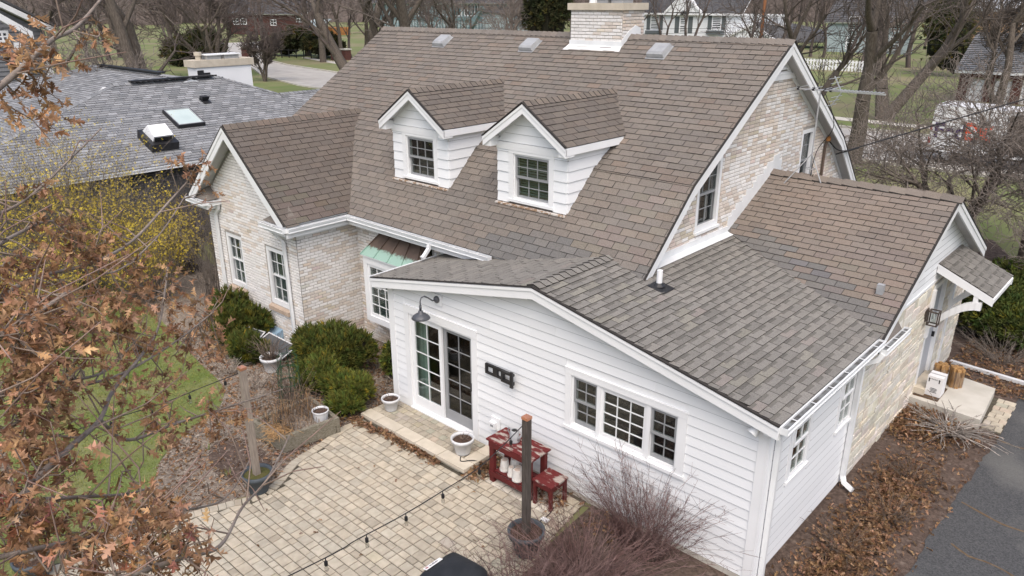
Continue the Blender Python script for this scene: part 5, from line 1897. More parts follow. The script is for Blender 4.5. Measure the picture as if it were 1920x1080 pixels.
mb = MB(); mb.bar(q0, q1, Vector((0, -1, 0)), 1.2, 0.9); mb.build('stair_rail', 'teal_board', th_)
q0, q1 = px(905, 56, YT - 1), px(985, 22, YT - 1)
mb = MB(); mb.prism([(q0.x, YT - 1, -1), (q1.x, YT - 1, -1), (q1.x, YT - 1, q1.z - 1.5), (q0.x, YT - 1, q1.z)], (0, 0.8, 0)); mb.build('side_wall', 'pale_teal', th_)
q = px(1000, -20, YT)
mb = MB(); mb.prism([(px(905, 10, YT).x, YT - 1.5, px(905, 22, YT).z), (px(1010, 10, YT).x, YT - 1.5, px(905, 22, YT).z - 1), (q.x, YT + 8, px(905, 22, YT).z + 7), (px(905, 10, YT).x, YT + 8, px(905, 22, YT).z + 7)], (0, 0, 0.3)); mb.build('side_roof', 'dark_roof', th_)

# dark red brick house with cream door bay and wood-clad garden room
rb = thing('red_brick_house', 'dark red brick house half hidden by bare trees', 'house', (-120, 95, 0))
YR = 88.0
a0, a1 = px(430, 60, YR).x, px(578, 60, YR).x
LR_ = LF((a0, YR, 0), X_, -Y_)
zt = px(500, 26, YR).z
w = wall_sheet('house_wall', (a0, YR, 0), X_, [(0, -0.5), (a1 - a0, -0.5), (a1 - a0, zt), (0, zt)], [], ['red_brick'], rb, 0.3)
rows_roof('house_roof', (a0 - 1, YR - 0.8, zt), X_, Vector((0, 0.8, 0.6)), [(0, 0), (a1 - a0 + 1.6, 0), (a1 - a0 + 1.6, 8), (0, 8)], rb, 'dark_roof', 0.5, 1.4)
for u0, u1, v0, v1, n in ((438, 448, 46, 34, 2), (452, 462, 46, 34, 2), (508, 518, 48, 36, 2), (556, 569, 42, 28, 2)):
    q0, q1 = px(u0, v0, YR), px(u1, v1, YR)
    simple_window(LR_, q0.x - a0, q0.z, q1.x - q0.x, q1.z - q0.z, rb, 0.2, nc=n, nr=2)
q0, q1 = px(545, 75, YR - 0.4), px(566, 58, YR - 0.4)
mb = MB(); mb.box(q0.x, q1.x, YR - 0.6, YR, q0.z, q1.z); bay2 = mb.build('door_bay', 'cream_paint', rb)
L9 = LF((q0.x, YR - 0.6, q0.z), X_, -Y_)
for k in (0.32, 0.62):
    W = q1.x - q0.x
    mb = MB(); mb.fbox(L9, W * k, W * (k + 0.18), 0.25, (q1.z - q0.z) * 0.8, 0.001, 0.04); mb.build('pane', 'dark_glass', bay2)
sh = thing('garden_shed', 'orange timber shed with pale blue grey roof beyond the fence', 'shed', (-118, 100, 0))
YS = 98.0
q0, q1 = px(572, 70, YS), px(622, 52, YS)
mb = MB(); mb.box(q0.x, q1.x, YS, YS + 5, -0.3, q1.z); mb.build('wall', 'orange_board', sh)
L9 = LF((q0.x, YS, 0), X_, -Y_)
P = []
x = 0
while x < q1.x - q0.x - 0.2:
    P.append([x + .02, x + .38, x + .02, x + .38, 0, q1.z - 0.1, 0.06, 0.06, 0]); x += 0.4
slabs('board', (q0.x, YS, 0), X_, UP, P, [(random.uniform(.85, 1.1),) * 3 for _ in P], ['orange_board'], sh, indiv=60)
mb = MB(); mb.prism([(q0.x - .4, YS - .5, q1.z), (q1.x - 3.5, YS - .5, q1.z), (q1.x - 4.2, YS + 3, q1.z + 1.6), (q0.x + .3, YS + 3, q1.z + 1.6)], (0, 0, 0.15)); mb.build('roof', 'pale_teal', sh)

# grey gabled house at the far left
gl_ = thing('grey_gabled_house', 'grey sided house with white trimmed gables at the picture edge', 'house', (-47, 17, 0))
YG = 12.0
def pxx(u, v, x):
    d = _f * 1.0 + _rt2 * ((u - 960) / 1432.746) - _up2 * ((v - 540) / 1432.746)
    t = (x - CAMPOS.x) / d.x
    return CAMPOS + d * t
XG = -38.0
p_top, p_low = pxx(0, 7, XG), pxx(82, 52, XG)
hp = [(p_top.y - 8, -0.1), (p_low.y, -0.1), (p_low.y, p_low.z - 0.2), (p_top.y - 2, p_top.z + 0.8), (p_top.y - 8, p_top.z - 2)]
boarded('house_wall', (XG, 0, 0), Y_, hp, gl_, 'grey_siding', 0.22)
mb = MB(); mb.bar((XG + 0.25, p_top.y - 2, p_top.z + 0.9), (XG + 0.25, p_low.y + 0.4, p_low.z - 0.3), UP, 0.3, 0.5); mb.build('rake_board', 'white_paint', gl_)
mb = MB(); mb.prism([(XG + .5, p_top.y - 2, p_top.z + 1.25), (XG + .5, p_low.y + .5, p_low.z + 0.02), (XG - 12, p_low.y + .5, p_low.z + 0.02), (XG - 12, p_top.y - 2, p_top.z + 1.25)], (0, 0, 0.12)); mb.build('roof', 'dark_roof', gl_)
mb = MB(); mb.box(XG + 0.01, XG + 0.1, p_low.y - 0.3, p_low.y, -0.1, p_low.z - 0.5); mb.build('corner_board', 'white_paint', gl_)
X2 = XG + 3.0
q_t, q_l = pxx(0, 33, X2), pxx(52, 63, X2)
boarded('porch_wall', (X2, 0, 0), Y_, [(q_t.y - 6, -0.1), (q_l.y - 0.5, -0.1), (q_l.y - 0.5, q_l.z - 0.3), (q_t.y - 1, q_t.z + 0.4), (q_t.y - 6, q_t.z - 1)], gl_, 'grey_siding', 0.22)
mb = MB(); mb.bar((X2 + 0.2, q_t.y - 1, q_t.z + 0.5), (X2 + 0.2, q_l.y + 0.1, q_l.z - 0.25), UP, 0.35, 0.5); mb.build('rake_board', 'white_paint', gl_)
mb = MB(); mb.box(X2 + 0.02, X2 + 0.14, q_l.y - 0.75, q_l.y - 0.45, -0.1, q_l.z - 0.4); mb.build('corner_board', 'white_paint', gl_)
q0, q1 = pxx(-6, 80, X2), pxx(14, 57, X2)
simple_window(LF((X2, q0.y, q0.z), Y_, X_), 0, 0, q1.y - q0.y, q1.z - q0.z, gl_, 0.12, nc=2, nr=2)

# garage with white doors on brick piers, tan house behind it, pale house between the trees
gr_ = thing('garage', 'long garage with grey roof, white doors and brick piers across the street', 'garage', (4, 62, 0))
YQ = 60.0
a0, a1 = px(1800, 190, YQ).x, px(2010, 190, YQ).x
z1 = px(1850, 138, YQ).z
mb = MB(); mb.box(a0, a1, YQ, YQ + 7, -0.2, z1); mb.build('wall', 'cream_paint', gr_)
L9 = LF((a0, YQ, 0), X_, -Y_)
wdt = (a1 - a0) / 4
for k in range(4):
    mb = MB(); mb.fbox(L9, k * wdt + 0.35, (k + 1) * wdt - 0.35, -0.1, z1 - 0.5, 0.0, 0.05); d = mb.build('garage_door', 'white_paint', gr_)
    for j in range(1, 4):
        mb = MB(); mb.fbox(L9, k * wdt + 0.36, (k + 1) * wdt - 0.36, (z1 - 0.5) * j / 4 - .02, (z1 - 0.5) * j / 4 + .02, 0.051, 0.06); mb.build('panel_joint', 'zinc', d)
    mb = MB(); mb.fbox(L9, k * wdt - 0.3, k * wdt + 0.3, -0.1, z1 - 0.3, 0.0, 0.25); mb.build('brick_pier', 'red_brick', gr_)
mb = MB(); mb.fbox(L9, -0.3, a1 - a0, z1 - 0.3, z1, 0.0, 0.3); mb.build('lintel', 'red_brick', gr_)
mb = MB(); mb.fbox(L9, -0.6, a1 - a0 + 1, z1 + 0.001, z1 + 0.2, 0.0, 0.7); mb.build('gutter', 'gutter_metal', gr_)
rows_roof('roof', (a0 - 0.6, YQ - 0.7, z1 + 0.2), X_, Vector((0, 0.86, 0.5)).normalized(), [(0, 0), (a1 - a0 + 2, 0), (a1 - a0 + 2, 5.2), (0.0, 5.2)], gr_, 'shingle_slate', 0.25, 0.6)
tn = thing('tan_house', 'tan walled house far off behind the garage roof', 'house', (10, 92, 0))
YV = 95.0
q0, q1 = px(1815, 75, YV), px(2000, 22, YV)
mb = MB(); mb.box(q0.x, q1.x, YV, YV + 9, -0.2, q1.z); mb.build('wall', 'tan_wall', tn)
mb = MB(); mb.prism([(q0.x - .6, YV - .6, q1.z), (q1.x, YV - .6, q1.z), (q1.x, YV + 5, q1.z + 3), (q0.x + 1, YV + 5, q1.z + 3)], (0, 0, 0.25)); mb.build('roof', 'zinc', tn)
L9 = LF((q0.x, YV, 0), X_, -Y_)
simple_window(L9, 5, q1.z - 3.0, 1.6, 1.8, tn, 0.15, nr=2)
ph = thing('pale_house', 'pale grey house glimpsed between the forked trees', 'house', (-25, 118, 0))
YP = 112.0
q0, q1 = px(1545, 100, YP), px(1722, 22, YP)
boarded('wall', (q0.x, YP, 0), X_, [(0, -0.2), (q1.x - q0.x, -0.2), (q1.x - q0.x, q1.z - 1.5), (0, q1.z - 1.5)], ph, 'pale_teal', 0.35)
L9 = LF((q0.x, YP, 0), X_, -Y_)
for k in range(2):
    simple_window(L9, 3 + k * 6.0, 3.0, 1.5, 2.0, ph, 0.18, nr=2)
    simple_window(L9, 3 + k * 6.0, 0.4, 1.5, 1.9, ph, 0.18, nr=2)
rows_roof('roof', (q0.x - .6, YP - .6, q1.z - 1.5), X_, Vector((0, 0.8, 0.6)), [(0, 0), (q1.x - q0.x + 1, 0), (q1.x - q0.x + 1, 6), (0, 6)], ph, 'dark_roof', 0.5, 1.4)
fence_w = thing('picket_fence', 'low white picket fence in front of the pale house', 'fence', (-10, 75, 0))
mb = MB()
q0, q1 = px(1500, 128, 80), px(1660, 132, 80)
Lf = LF((q0.x, 80, 0), X_, -Y_)
n = 26
wd = (q1.x - q0.x) / n
for k in range(n):
    s = MB(); s.fbox(Lf, k * wd, k * wd + wd * 0.6, -0.05, 1.1, 0, 0.04); s.build('picket', 'white_paint', fence_w)
for z in (0.3, 0.85):
    s = MB(); s.fbox(Lf, 0, n * wd, z, z + 0.1, -0.05, -0.002); s.build('rail', 'white_paint', fence_w)

# ---- brick gate pillars and black fence on the far side of the street
fx = [(498, 108), (550, 107), (600, 109), (640, 108)]
def zpt(u, v, z=0.0):
    d = _f * 1.0 + _rt2 * ((u - 960) / 1432.746) - _up2 * ((v - 540) / 1432.746)
    t = (z - CAMPOS.z) / d.z
    return CAMPOS + d * t
for u, v, lb in ((462, 106, 'brick gate pillar beside the evergreen bush'), (630, 112, 'brick gate pillar, left one of the pair by the cut log'), (650, 112, 'brick gate pillar, right one of the pair by the cut log')):
    p = zpt(u, v)
    t = thing('gate_pillar', lb, 'pillar', p, group='brick gate pillars')
    mb = MB(); mb.box(p.x - 0.45, p.x + 0.45, p.y - 0.45, p.y + 0.45, -0.05, 1.25); mb.build('shaft', 'red_brick', t)
    mb = MB(); mb.box(p.x - 0.55, p.x + 0.55, p.y - 0.55, p.y + 0.55, 1.251, 1.42); mb.build('cap', 'concrete', t)
ft = thing('metal_fence', 'low black metal fence along the pavement across the street', 'fence', zpt(560, 108))
pa, pb = zpt(475, 107), zpt(626, 110)
for k in range(12):
    p = pa.lerp(pb, k / 11)
    mb = MB(); mb.box(p.x - .05, p.x + .05, p.y - .05, p.y + .05, -0.05, 1.15); mb.build('post', 'black_metal', ft)
for z in (0.25, 1.0):
    mb = MB(); mb.bar(pa + UP * z, pb + UP * z, UP, 0.05, 0.03); mb.build('rail', 'black_metal', ft)

# ---- utility pole and overhead wires
p = px(1424, 85, 62.0)
t = thing('utility_pole', 'reddish brown wooden utility pole in front of the white house', 'pole', (p.x, 62, 0))
mb = MB(); mb.tube([(p.x, 62, -0.1), (p.x + 0.15, 62, 12)], [0.17, 0.13], 10); mb.build('shaft', 'pole_wood', t, True)
mb = MB(); mb.box(p.x - 1.1, p.x + 1.3, 61.75, 61.85, 10.6, 10.75); mb.build('crossarm', 'pole_wood', t)
for k, (u0, v0, u1, v1, y0, y1) in enumerate(((420, 28, 1424, 52, 66, 62), (300, 46, 1424, 60, 66, 62), (1424, 36, 1990, 82, 62, 60), (1424, 44, 2000, 60, 62, 60))):
    a, b = px(u0, v0, y0), px(u1, v1, y1)
    pts = [a.lerp(b, q / 12) - UP * (0.9 * 4 * (q / 12) * (1 - q / 12)) for q in range(13)]
    mb = MB(); mb.tube(pts, 0.022, 4)
    o = mb.build('overhead_wire', 'wire_black')
    tag(o, ('overhead wire crossing high behind the chimney', 'lower overhead wire crossing behind the roof ridge', 'overhead wire running right from the wooden pole', 'lower overhead wire running right from the wooden pole')[k], 'wire', 'overhead wires')

# ---- delivery truck by the kerb
tk = thing('delivery_truck', 'white delivery truck with orange and purple lettering parked by the kerb', 'truck', (3.0, 33.6, 0))
x0, x1, y0, y1 = 0.45, 5.1, 32.3, 34.5
mb = MB()
mb.prism([(x0, y0, 0.55), (x1, y0, 0.55), (x1, y0, 2.62), (x0 + 0.06, y0, 2.68)], (0, y1 - y0, 0)); mb.build('cargo_body', 'truck_white', tk)
mb = MB(); mb.prism([(x1 + .02, y0 + .08, 0.5), (x1 + 1.6, y0 + .08, 0.5), (x1 + 1.6, y0 + .08, 1.25), (x1 + 1.0, y0 + .08, 2.2), (x1 + .02, y0 + .08, 2.3)], (0, y1 - y0 - .16, 0)); cb = mb.build('cab', 'truck_white', tk)
mb = MB(); mb.prism([(x1 + .25, y0 + .07, 1.3), (x1 + 1.3, y0 + .07, 1.3), (x1 + .9, y0 + .07, 2.05), (x1 + .25, y0 + .07, 2.1)], (0, 0.008, 0)); mb.build('cab_window', 'dark_glass', cb)
mb = MB(); mb.box(3.62, 4.5, y0 - 0.02, y0 - 0.002, 0.72, 2.45); mb.build('side_door', 'bronze_metal', tk)
mb = MB(); mb.box(x0 - 0.1, x0, y0 + .1, y1 - .1, 0.4, 0.55); mb.box(x0 + 0.1, x1 + 1.5, y0 + 0.2, y1 - 0.2, 0.42, 0.548); mb.build('chassis', 'black_metal', tk)
for z in (0.9, 1.5):
    mb = MB(); mb.box(x0 - 0.03, x0 - 0.002, y0 + .04, y0 + .2, z, z + 0.28); mb.box(x0 - 0.001, x0 + 0.09, y0 - 0.012, y0 - 0.002, z, z + 0.24); mb.build('tail_light', 'tail_red', tk)
for x in (1.35, 5.6):
    for y in (y0 + 0.05, y1 - 0.3):
        mb = MB(); mb.lathe([(0, 0), (0.25, 0), (0.4, 0.02), (0.42, 0.12), (0.4, 0.24), (0.25, 0.25), (0, 0.25)], (x, y, 0.42), 18, axis=Vector((0, 1, 0))); w = mb.build('wheel', 'tyre', tk, True)
        mb = MB(); mb.lathe([(0, -0.012), (0.2, -0.01), (0.24, 0.0)], (x, y, 0.42), 14, axis=Vector((0, 1, 0))); mb.build('hub', 'zinc', w)


def lettering(name, txt, size, m, loc, rot, parent, extr=0.004, bold=0.0):
    c = bpy.data.curves.new(name, 'FONT')
    c.body = txt
    c.size = size
    c.extrude = extr
    c.offset = bold
    o = bpy.data.objects.new(name, c)
    me = bpy.data.meshes.new_from_object(o)
    bpy.data.objects.remove(o)
    me.materials.clear()
    me.materials.append(MATS[m])
    M = Matrix.Translation(loc) @ rot
    o = add_obj(name, me, parent, None, M)
    return o


RF = Matrix.Rotation(math.pi / 2, 4, 'X')
lettering('lettering', 'Fed', 0.95, 'truck_purple', (0.6, y0 - 0.008, 1.2), RF, tk, 0.004, 0.03)
lettering('lettering', 'E', 1.1, 'truck_orange', (1.80, y0 - 0.008, 1.2), RF, tk, 0.004, 0.03)
lettering('lettering', 'x', 1.45, 'truck_orange', (2.28, y0 - 0.008, 1.2), RF, tk, 0.004, 0.05)
# ================================================================== YARD THINGS
mat('planter_blue', (0.055, 0.068, 0.08), (0.075, 0.088, 0.10), 5, rough=0.6)
mat('post_wood', (0.31, 0.265, 0.22), (0.21, 0.175, 0.145), 10, 6, rough=0.9, stretch=(5, 5, 0.5), bump=0.3)
mat('post_wood_dark', (0.10, 0.085, 0.075), (0.055, 0.046, 0.04), 10, 6, rough=0.9, stretch=(5, 5, 0.5), bump=0.3)
mat('copper_cap', (0.75, 0.34, 0.2), (0.68, 0.36, 0.24), 6, rough=0.3, metal=0.8)
mat('potting_soil', (0.05, 0.032, 0.025), (0.10, 0.06, 0.042), 30, 6, rough=0.95, bump=0.8)
mat('moss', (0.07, 0.075, 0.02), (0.10, 0.085, 0.035), 18, 5, rough=0.95, bump=0.8)
mat('red_paint', (0.12, 0.016, 0.016), (0.085, 0.013, 0.013), 5, rough=0.6, bump=0.1)
mat('worn_red', (0.12, 0.018, 0.018), (0.36, 0.31, 0.275), 5, 9, rough=0.8, stretch=(1.0, 2.6, 2), lo=0.50, hi=0.60, bump=0.2)
mat('white_plastic', (0.62, 0.63, 0.64), (0.55, 0.56, 0.57), 6, rough=0.5)
mat('white_ceramic', (0.70, 0.69, 0.66), (0.60, 0.585, 0.55), 9, rough=0.4, c3=(0.5, 0.46, 0.42), s3=6, lo3=0.6, hi3=0.8)
mat('clay_stain', (0.52, 0.40, 0.33), (0.62, 0.55, 0.48), 14, rough=0.8)
mat('grill_cover', (0.016, 0.018, 0.021), (0.024, 0.026, 0.03), 6, rough=0.55, bump=0.3, bscale=12)
mat('timber_grey', (0.24, 0.215, 0.17), (0.14, 0.13, 0.095), 8, 6, rough=0.9, stretch=(3, 3, 6), bump=0.3)
mat('screen_mesh', (0.05, 0.055, 0.06), (0.08, 0.085, 0.09), 3, rough=0.8)
mat('pale_blue', (0.22, 0.34, 0.46), (0.3, 0.42, 0.52), 5, rough=0.6)
mat('cardboard', (0.42, 0.29, 0.17), (0.36, 0.25, 0.15), 6, rough=0.85)
mat('firewood', (0.48, 0.29, 0.12), (0.26, 0.14, 0.06), 9, 5, rough=0.9, stretch=(4, 4, 0.6), bump=0.3)
mat('coir_mat', (0.14, 0.085, 0.045), (0.10, 0.06, 0.032), 30, rough=0.95, bump=0.6)
mat('box_white', (0.74, 0.74, 0.745), (0.68, 0.68, 0.69), 4, rough=0.6)
mat('ink', (0.02, 0.02, 0.022), None, rough=0.7)
mat('label_white', (0.8, 0.8, 0.8), None, rough=0.6)
mat('label_red', (0.4, 0.02, 0.03), None, rough=0.6)
mat('dead_stem', (0.16, 0.125, 0.10), (0.10, 0.075, 0.06), 20, rough=0.9, tint=True)
glass('bulb_glass', (0.85, 0.85, 0.83), 0.08)
glass('plastic_wrap', (0.85, 0.86, 0.88), 0.12)
mat('wire_green', (0.02, 0.06, 0.03), None, rough=0.6)

POT = [(0.0, 0.0), (0.145, 0.0), (0.15, 0.02), (0.20, 0.27), (0.235, 0.275), (0.245, 0.35), (0.215, 0.35), (0.205, 0.30)]


def post_in_pot(x, y, top, label, wood, s=1.0, soil='moss', plabel=None, tilt=0.0):
    t = thing('post_planter', label, 'post', (x, y, 0), 0, 'timber posts standing in planters')
    mb = MB(); mb.lathe([(a * s, z * s) for a, z in POT], (x, y, 0.0), 26); mb.build('planter', 'planter_blue', t, True)
    mb = MB(); mb.lathe([(0.208 * s, 0.30 * s), (0.12 * s, 0.31 * s), (0, 0.315 * s)], (x, y, 0), 18); mb.build('soil', soil, t)
    h = 0.046
    mb = MB(); mb.hexa([(x - h, y - h, 0.2), (x + h, y - h, 0.2), (x + h, y + h, 0.2), (x - h, y + h, 0.2),
                        (x - h - tilt, y - h, top), (x + h - tilt, y - h, top), (x + h - tilt, y + h, top), (x - h - tilt, y + h, top)]); mb.build('post', wood, t)
    mb = MB(); c = h + 0.006; xx = x - tilt
    mb.hexa([(xx - c, y - c, top - 0.03), (xx + c, y - c, top - 0.03), (xx + c, y + c, top - 0.03), (xx - c, y + c, top - 0.03),
             (xx - c, y - c, top + 0.01), (xx + c, y - c, top + 0.01), (xx + c, y + c, top + 0.01), (xx - c, y + c, top + 0.01)])
    mb.add([(xx - c, y - c, top + .01), (xx + c, y - c, top + .01), (xx + c, y + c, top + .01), (xx - c, y + c, top + .01), (xx, y, top + 0.045)], [(0, 1, 4), (1, 2, 4), (2, 3, 4), (3, 0, 4)])
    mb.build('post_cap', 'copper_cap', t)
    return t


post_in_pot(0.61, -3.33, 2.19, 'weathered grey post in a mossy blue planter at the patio edge', 'post_wood')
post_in_pot(4.745, -1.54, 2.19, 'dark weathered post in a planter by the twiggy shrubs', 'post_wood_dark', 1.1, 'potting_soil')
post_in_pot(0.16, -6.42, 2.05, 'grey post in a planter half hidden behind oak leaves', 'post_wood', 1.0, 'potting_soil', tilt=0.1)


def string_lights(label, pts, bulbs, drop=0.0):
    t = thing('string_lights', label, 'string lights', pts[0], 0, 'strings of patio lights')
    P = spline(pts, 8, False) + [pts[-1]]
    mb = MB(); mb.tube(P, 0.007, 5); mb.build('cable', 'wire_black', t)
    V = [Vector(p) for p in P]
    cum = [0]
    for a, b in zip(V[:-1], V[1:]):
        cum.append(cum[-1] + (b - a).length)
    d = 0.25
    while d < cum[-1]:
        i = max(k for k in range(len(cum)) if cum[k] <= d)
        i = min(i, len(V) - 2)
        p = V[i].lerp(V[i + 1], (d - cum[i]) / max(cum[i + 1] - cum[i], 1e-6))
        mb = MB(); mb.tube([p, p - UP * 0.05], 0.006, 5); mb.lathe([(0.008, -0.045), (0.021, -0.05), (0.021, -0.10), (0.016, -0.105)], p, 8); so = mb.build('socket', 'wire_black', t)
        mb = MB(); mb.lathe([(0.014, -0.105), (0.026, -0.14), (0.024, -0.17), (0.0, -0.185)], p, 8); mb.build('bulb', 'bulb_glass', so, True)
        d += bulbs
    return t


string_lights('string of bulbs sagging over the patio from the dark post', [(4.70, -1.55, 2.06), (4.62, -2.25, 1.75), (4.52, -2.9, 1.62), (4.5, -3.5, 1.60), (4.5, -4.15, 1.64), (4.55, -4.85, 1.72), (4.75, -8.4, 2.3)], 0.58)
string_lights('string of bulbs over the lawn between the two left posts', [(0.58, -3.36, 2.10), (0.25, -3.75, 1.92), (0.1, -4.3, 1.82), (0.0, -4.9, 1.80), (0.0, -5.7, 1.86), (0.1, -6.38, 2.0)], 0.55)
t = thing('patio_post', 'timber post carrying the far end of the light string', 'post', (4.8, -8.45, 0))
mb = MB(); mb.box(4.755, 4.845, -8.495, -8.405, -0.02, 2.4); mb.build('post', 'post_wood', t)

# ---- potting table, can, pots, stool
t = thing('potting_bench', 'weathered red potting bench with a lower shelf against the siding', 'bench', (3.6, -0.4, 0))
zt = 0.78
for k in range(4):
    y0 = -0.66 + k * 0.118
    mb = MB(); mb.box(3.10 + 0.006 * (k % 2), 4.08 - 0.005 * (k % 2), y0, y0 + 0.11, zt - 0.03, zt); mb.build('top_board', 'worn_red', t)
for x in (3.2, 3.98):
    for y in (-0.61, -0.26):
        mb = MB(); mb.box(x - 0.045, x + 0.045, y - 0.035, y + 0.035, 0.0, zt - 0.031); mb.build('leg', 'red_paint', t)
for y in (-0.655, -0.225):
    mb = MB(); mb.box(3.16, 4.02, y - 0.01, y + 0.01, zt - 0.12, zt - 0.032); mb.build('apron', 'red_paint', t)
    mb = MB(); mb.box(3.16, 4.02, y - 0.01, y + 0.01, 0.12, 0.21); mb.build('shelf_rail', 'red_paint', t)
for k in range(4):
    y0 = -0.63 + k * 0.1
    mb = MB(); mb.box(3.25, 3.93, y0, y0 + 0.09, 0.205, 0.225); mb.build('shelf_board', 'red_paint', t)
t = thing('watering_can', 'grey metal watering can on the red bench', 'watering can', (3.5, -0.4, zt))
mb = MB(); mb.lathe([(0, 0), (0.085, 0.0), (0.08, 0.02), (0.072, 0.19), (0.06, 0.2), (0.0, 0.19)], (3.5, -0.42, zt + 0.001), 18); mb.build('body', 'zinc', t, True)
mb = MB(); mb.tube([(3.56, -0.42, zt + 0.04), (3.62, -0.41, zt + 0.12), (3.67, -0.40, zt + 0.24)], [0.022, 0.017, 0.014], 8); mb.build('spout', 'zinc', t, True)
mb = MB(); mb.tube([(3.44, -0.42, zt + 0.18), (3.38, -0.42, zt + 0.2), (3.36, -0.42, zt + 0.15), (3.42, -0.42, zt + 0.07)], 0.011, 6); mb.build('handle', 'zinc', t, True)
mb = MB(); mb.lathe([(0.066, 0.19), (0.03, 0.197), (0, 0.197)], (3.5, -0.42, zt + 0.004), 14); mb.build('opening', 'interior_dark', t)
PL = [((3.36, -0.50), 0.085, 0.19, 'white pot upside down at the left end of the bench shelf'), ((3.45, -0.36), 0.085, 0.18, 'white pot upside down at the back of the bench shelf'),
      ((3.60, -0.44), 0.075, 0.13, 'small white pot upside down near the back right of the shelf'), ((3.55, -0.55), 0.065, 0.16, 'narrow white pot upside down in the middle of the shelf'),
      ((3.70, -0.57), 0.09, 0.19, 'largest white pot upside down at the shelf front by the post')]
for (x, y), r, h, lb in PL:
    q = thing('plant_pot', lb, 'flower pot', (x, y, 0.225), 0, 'upturned white pots on the bench shelf')
    mb = MB(); mb.lathe([(r, 0), (r, 0.03), (r * 0.94, 0.035), (r * 0.72, h), (0.0, h)], (x, y, 0.226), 20); mb.build('pot_body', 'white_ceramic', q, False)
    mb = MB(); mb.lathe([(r * 0.6, 0.0), (r * 0.3, 0.001), (0, 0.001)], (x, y, 0.226 + h + 0.002), 16); mb.build('pot_base', 'clay_stain', q)
t = thing('wooden_stool', 'small square stool with peeling red paint beside the bench', 'stool', (4.25, -0.42, 0))
for k in range(3):
    mb = MB(); mb.box(4.06, 4.45, -0.635 + k * 0.138, -0.635 + k * 0.138 + 0.135, 0.415, 0.445); mb.build('seat_board', 'worn_red', t)
for x in (4.10, 4.41):
    for y in (-0.60, -0.26):
        mb = MB(); mb.box(x - 0.025, x + 0.025, y - 0.025, y + 0.025, 0, 0.414); mb.build('leg', 'red_paint', t)
for y in (-0.61, -0.25):
    mb = MB(); mb.box(4.125, 4.385, y - 0.012, y + 0.012, 0.34, 0.413); mb.build('apron', 'red_paint', t)
for x in (4.09, 4.42):
    mb = MB(); mb.box(x - 0.012, x + 0.012, -0.573, -0.287, 0.34, 0.413); mb.build('apron', 'red_paint', t)
t = thing('power_cable', 'black outdoor cable with a white plug tag lying on the pavers', 'cable', (4.5, -0.75, 0))
mb = MB(); mb.tube(spline([(4.40, -0.5, 0.02), (4.46, -0.7, 0.02), (4.47, -0.95, 0.02), (4.55, -1.25, 0.02), (4.62, -1.4, 0.03)], 6, False), 0.008, 5); mb.build('cord', 'wire_black', t)
mb = MB(); mb.box(4.44, 4.56, -0.87, -0.80, 0.012, 0.035); mb.build('plug_tag', 'label_white', t)
t = thing('extension_cord', 'black cord running from the step pot towards the bench', 'cable', (2.6, -0.45, 0.11))
mb = MB(); mb.tube(spline([(2.45, -0.62, 0.122), (2.55, -0.7, 0.122), (2.68, -0.55, 0.122), (2.85, -0.42, 0.06), (3.1, -0.3, 0.03)], 6, False), 0.008, 5); mb.build('cord', 'wire_black', t)
DEAD = []


def dead_twigs(mb, c, n, h, r, seed):
    R = random.Random(seed)
    for _ in range(n):
        a = R.uniform(0, 6.28)
        q = R.uniform(0, r)
        p = Vector(c) + Vector((math.cos(a) * q * .6, math.sin(a) * q * .6, 0))
        d = Vector((math.cos(a) * R.uniform(.1, .9), math.sin(a) * R.uniform(.1, .9), R.uniform(.4, 1.2))).normalized()
        L = h * R.uniform(.4, 1)
        k = R.uniform(.6, 1.5)
        m = p + d * L * .5
        e = m + (d + Vector((R.uniform(-.6, .6), R.uniform(-.6, .6), R.uniform(-.7, .2)))) * L * .45
        mb.tube([p, m, e], [0.005, 0.004, 0.0025], 3, False, (k, k, k))


def pot_plant(name, label, cat, x, y, z, s, m='white_plastic', seed=1, prof=POT, dead=22, dh=0.16):
    t = thing(name, label, cat, (x, y, z))
    mb = MB(); mb.lathe([(a * s, q * s) for a, q in prof], (x, y, z), 26); mb.build('pot', m, t, True)
    mb = MB(); mb.lathe([(0.20 * s, 0.29 * s), (0.1 * s, 0.30 * s), (0, 0.305 * s)], (x, y, z), 16); mb.build('soil', 'potting_soil', t)
    mb = MB(); dead_twigs(mb, (x, y, z + 0.29 * s), dead, dh, 0.17 * s, seed); mb.build('dead_stems', 'dead_stem', t)
    return t


pot_plant('flower_pot', 'white pot with dead plant beside the left edge of the sliding door', 'flower pot', 0.30, -0.37, 0.11, 0.72, seed=3)
pot_plant('flower_pot', 'white pot with withered plant standing on the door step', 'flower pot', 2.36, -0.48, 0.11, 0.84, seed=4)
pot_plant('flower_pot', 'white pot with tall dead stems between the dark evergreen shrubs', 'flower pot', -3.02, -0.90, 0.0, 0.95, seed=5, dead=80, dh=0.75)
RIB = [(0, 0), (0.15, 0)] + [(0.165 + 0.012 * (k % 2) + 0.003 * k, 0.02 + k * 0.025) for k in range(12)] + [(0.225, 0.33), (0.225, 0.35), (0.20, 0.35), (0.195, 0.30)]
pot_plant('ribbed_pot', 'white ribbed planter at the corner of the timber raised bed', 'flower pot', -0.17, -1.60, 0.20, 0.68, prof=RIB, seed=6, dead=6, dh=0.05)

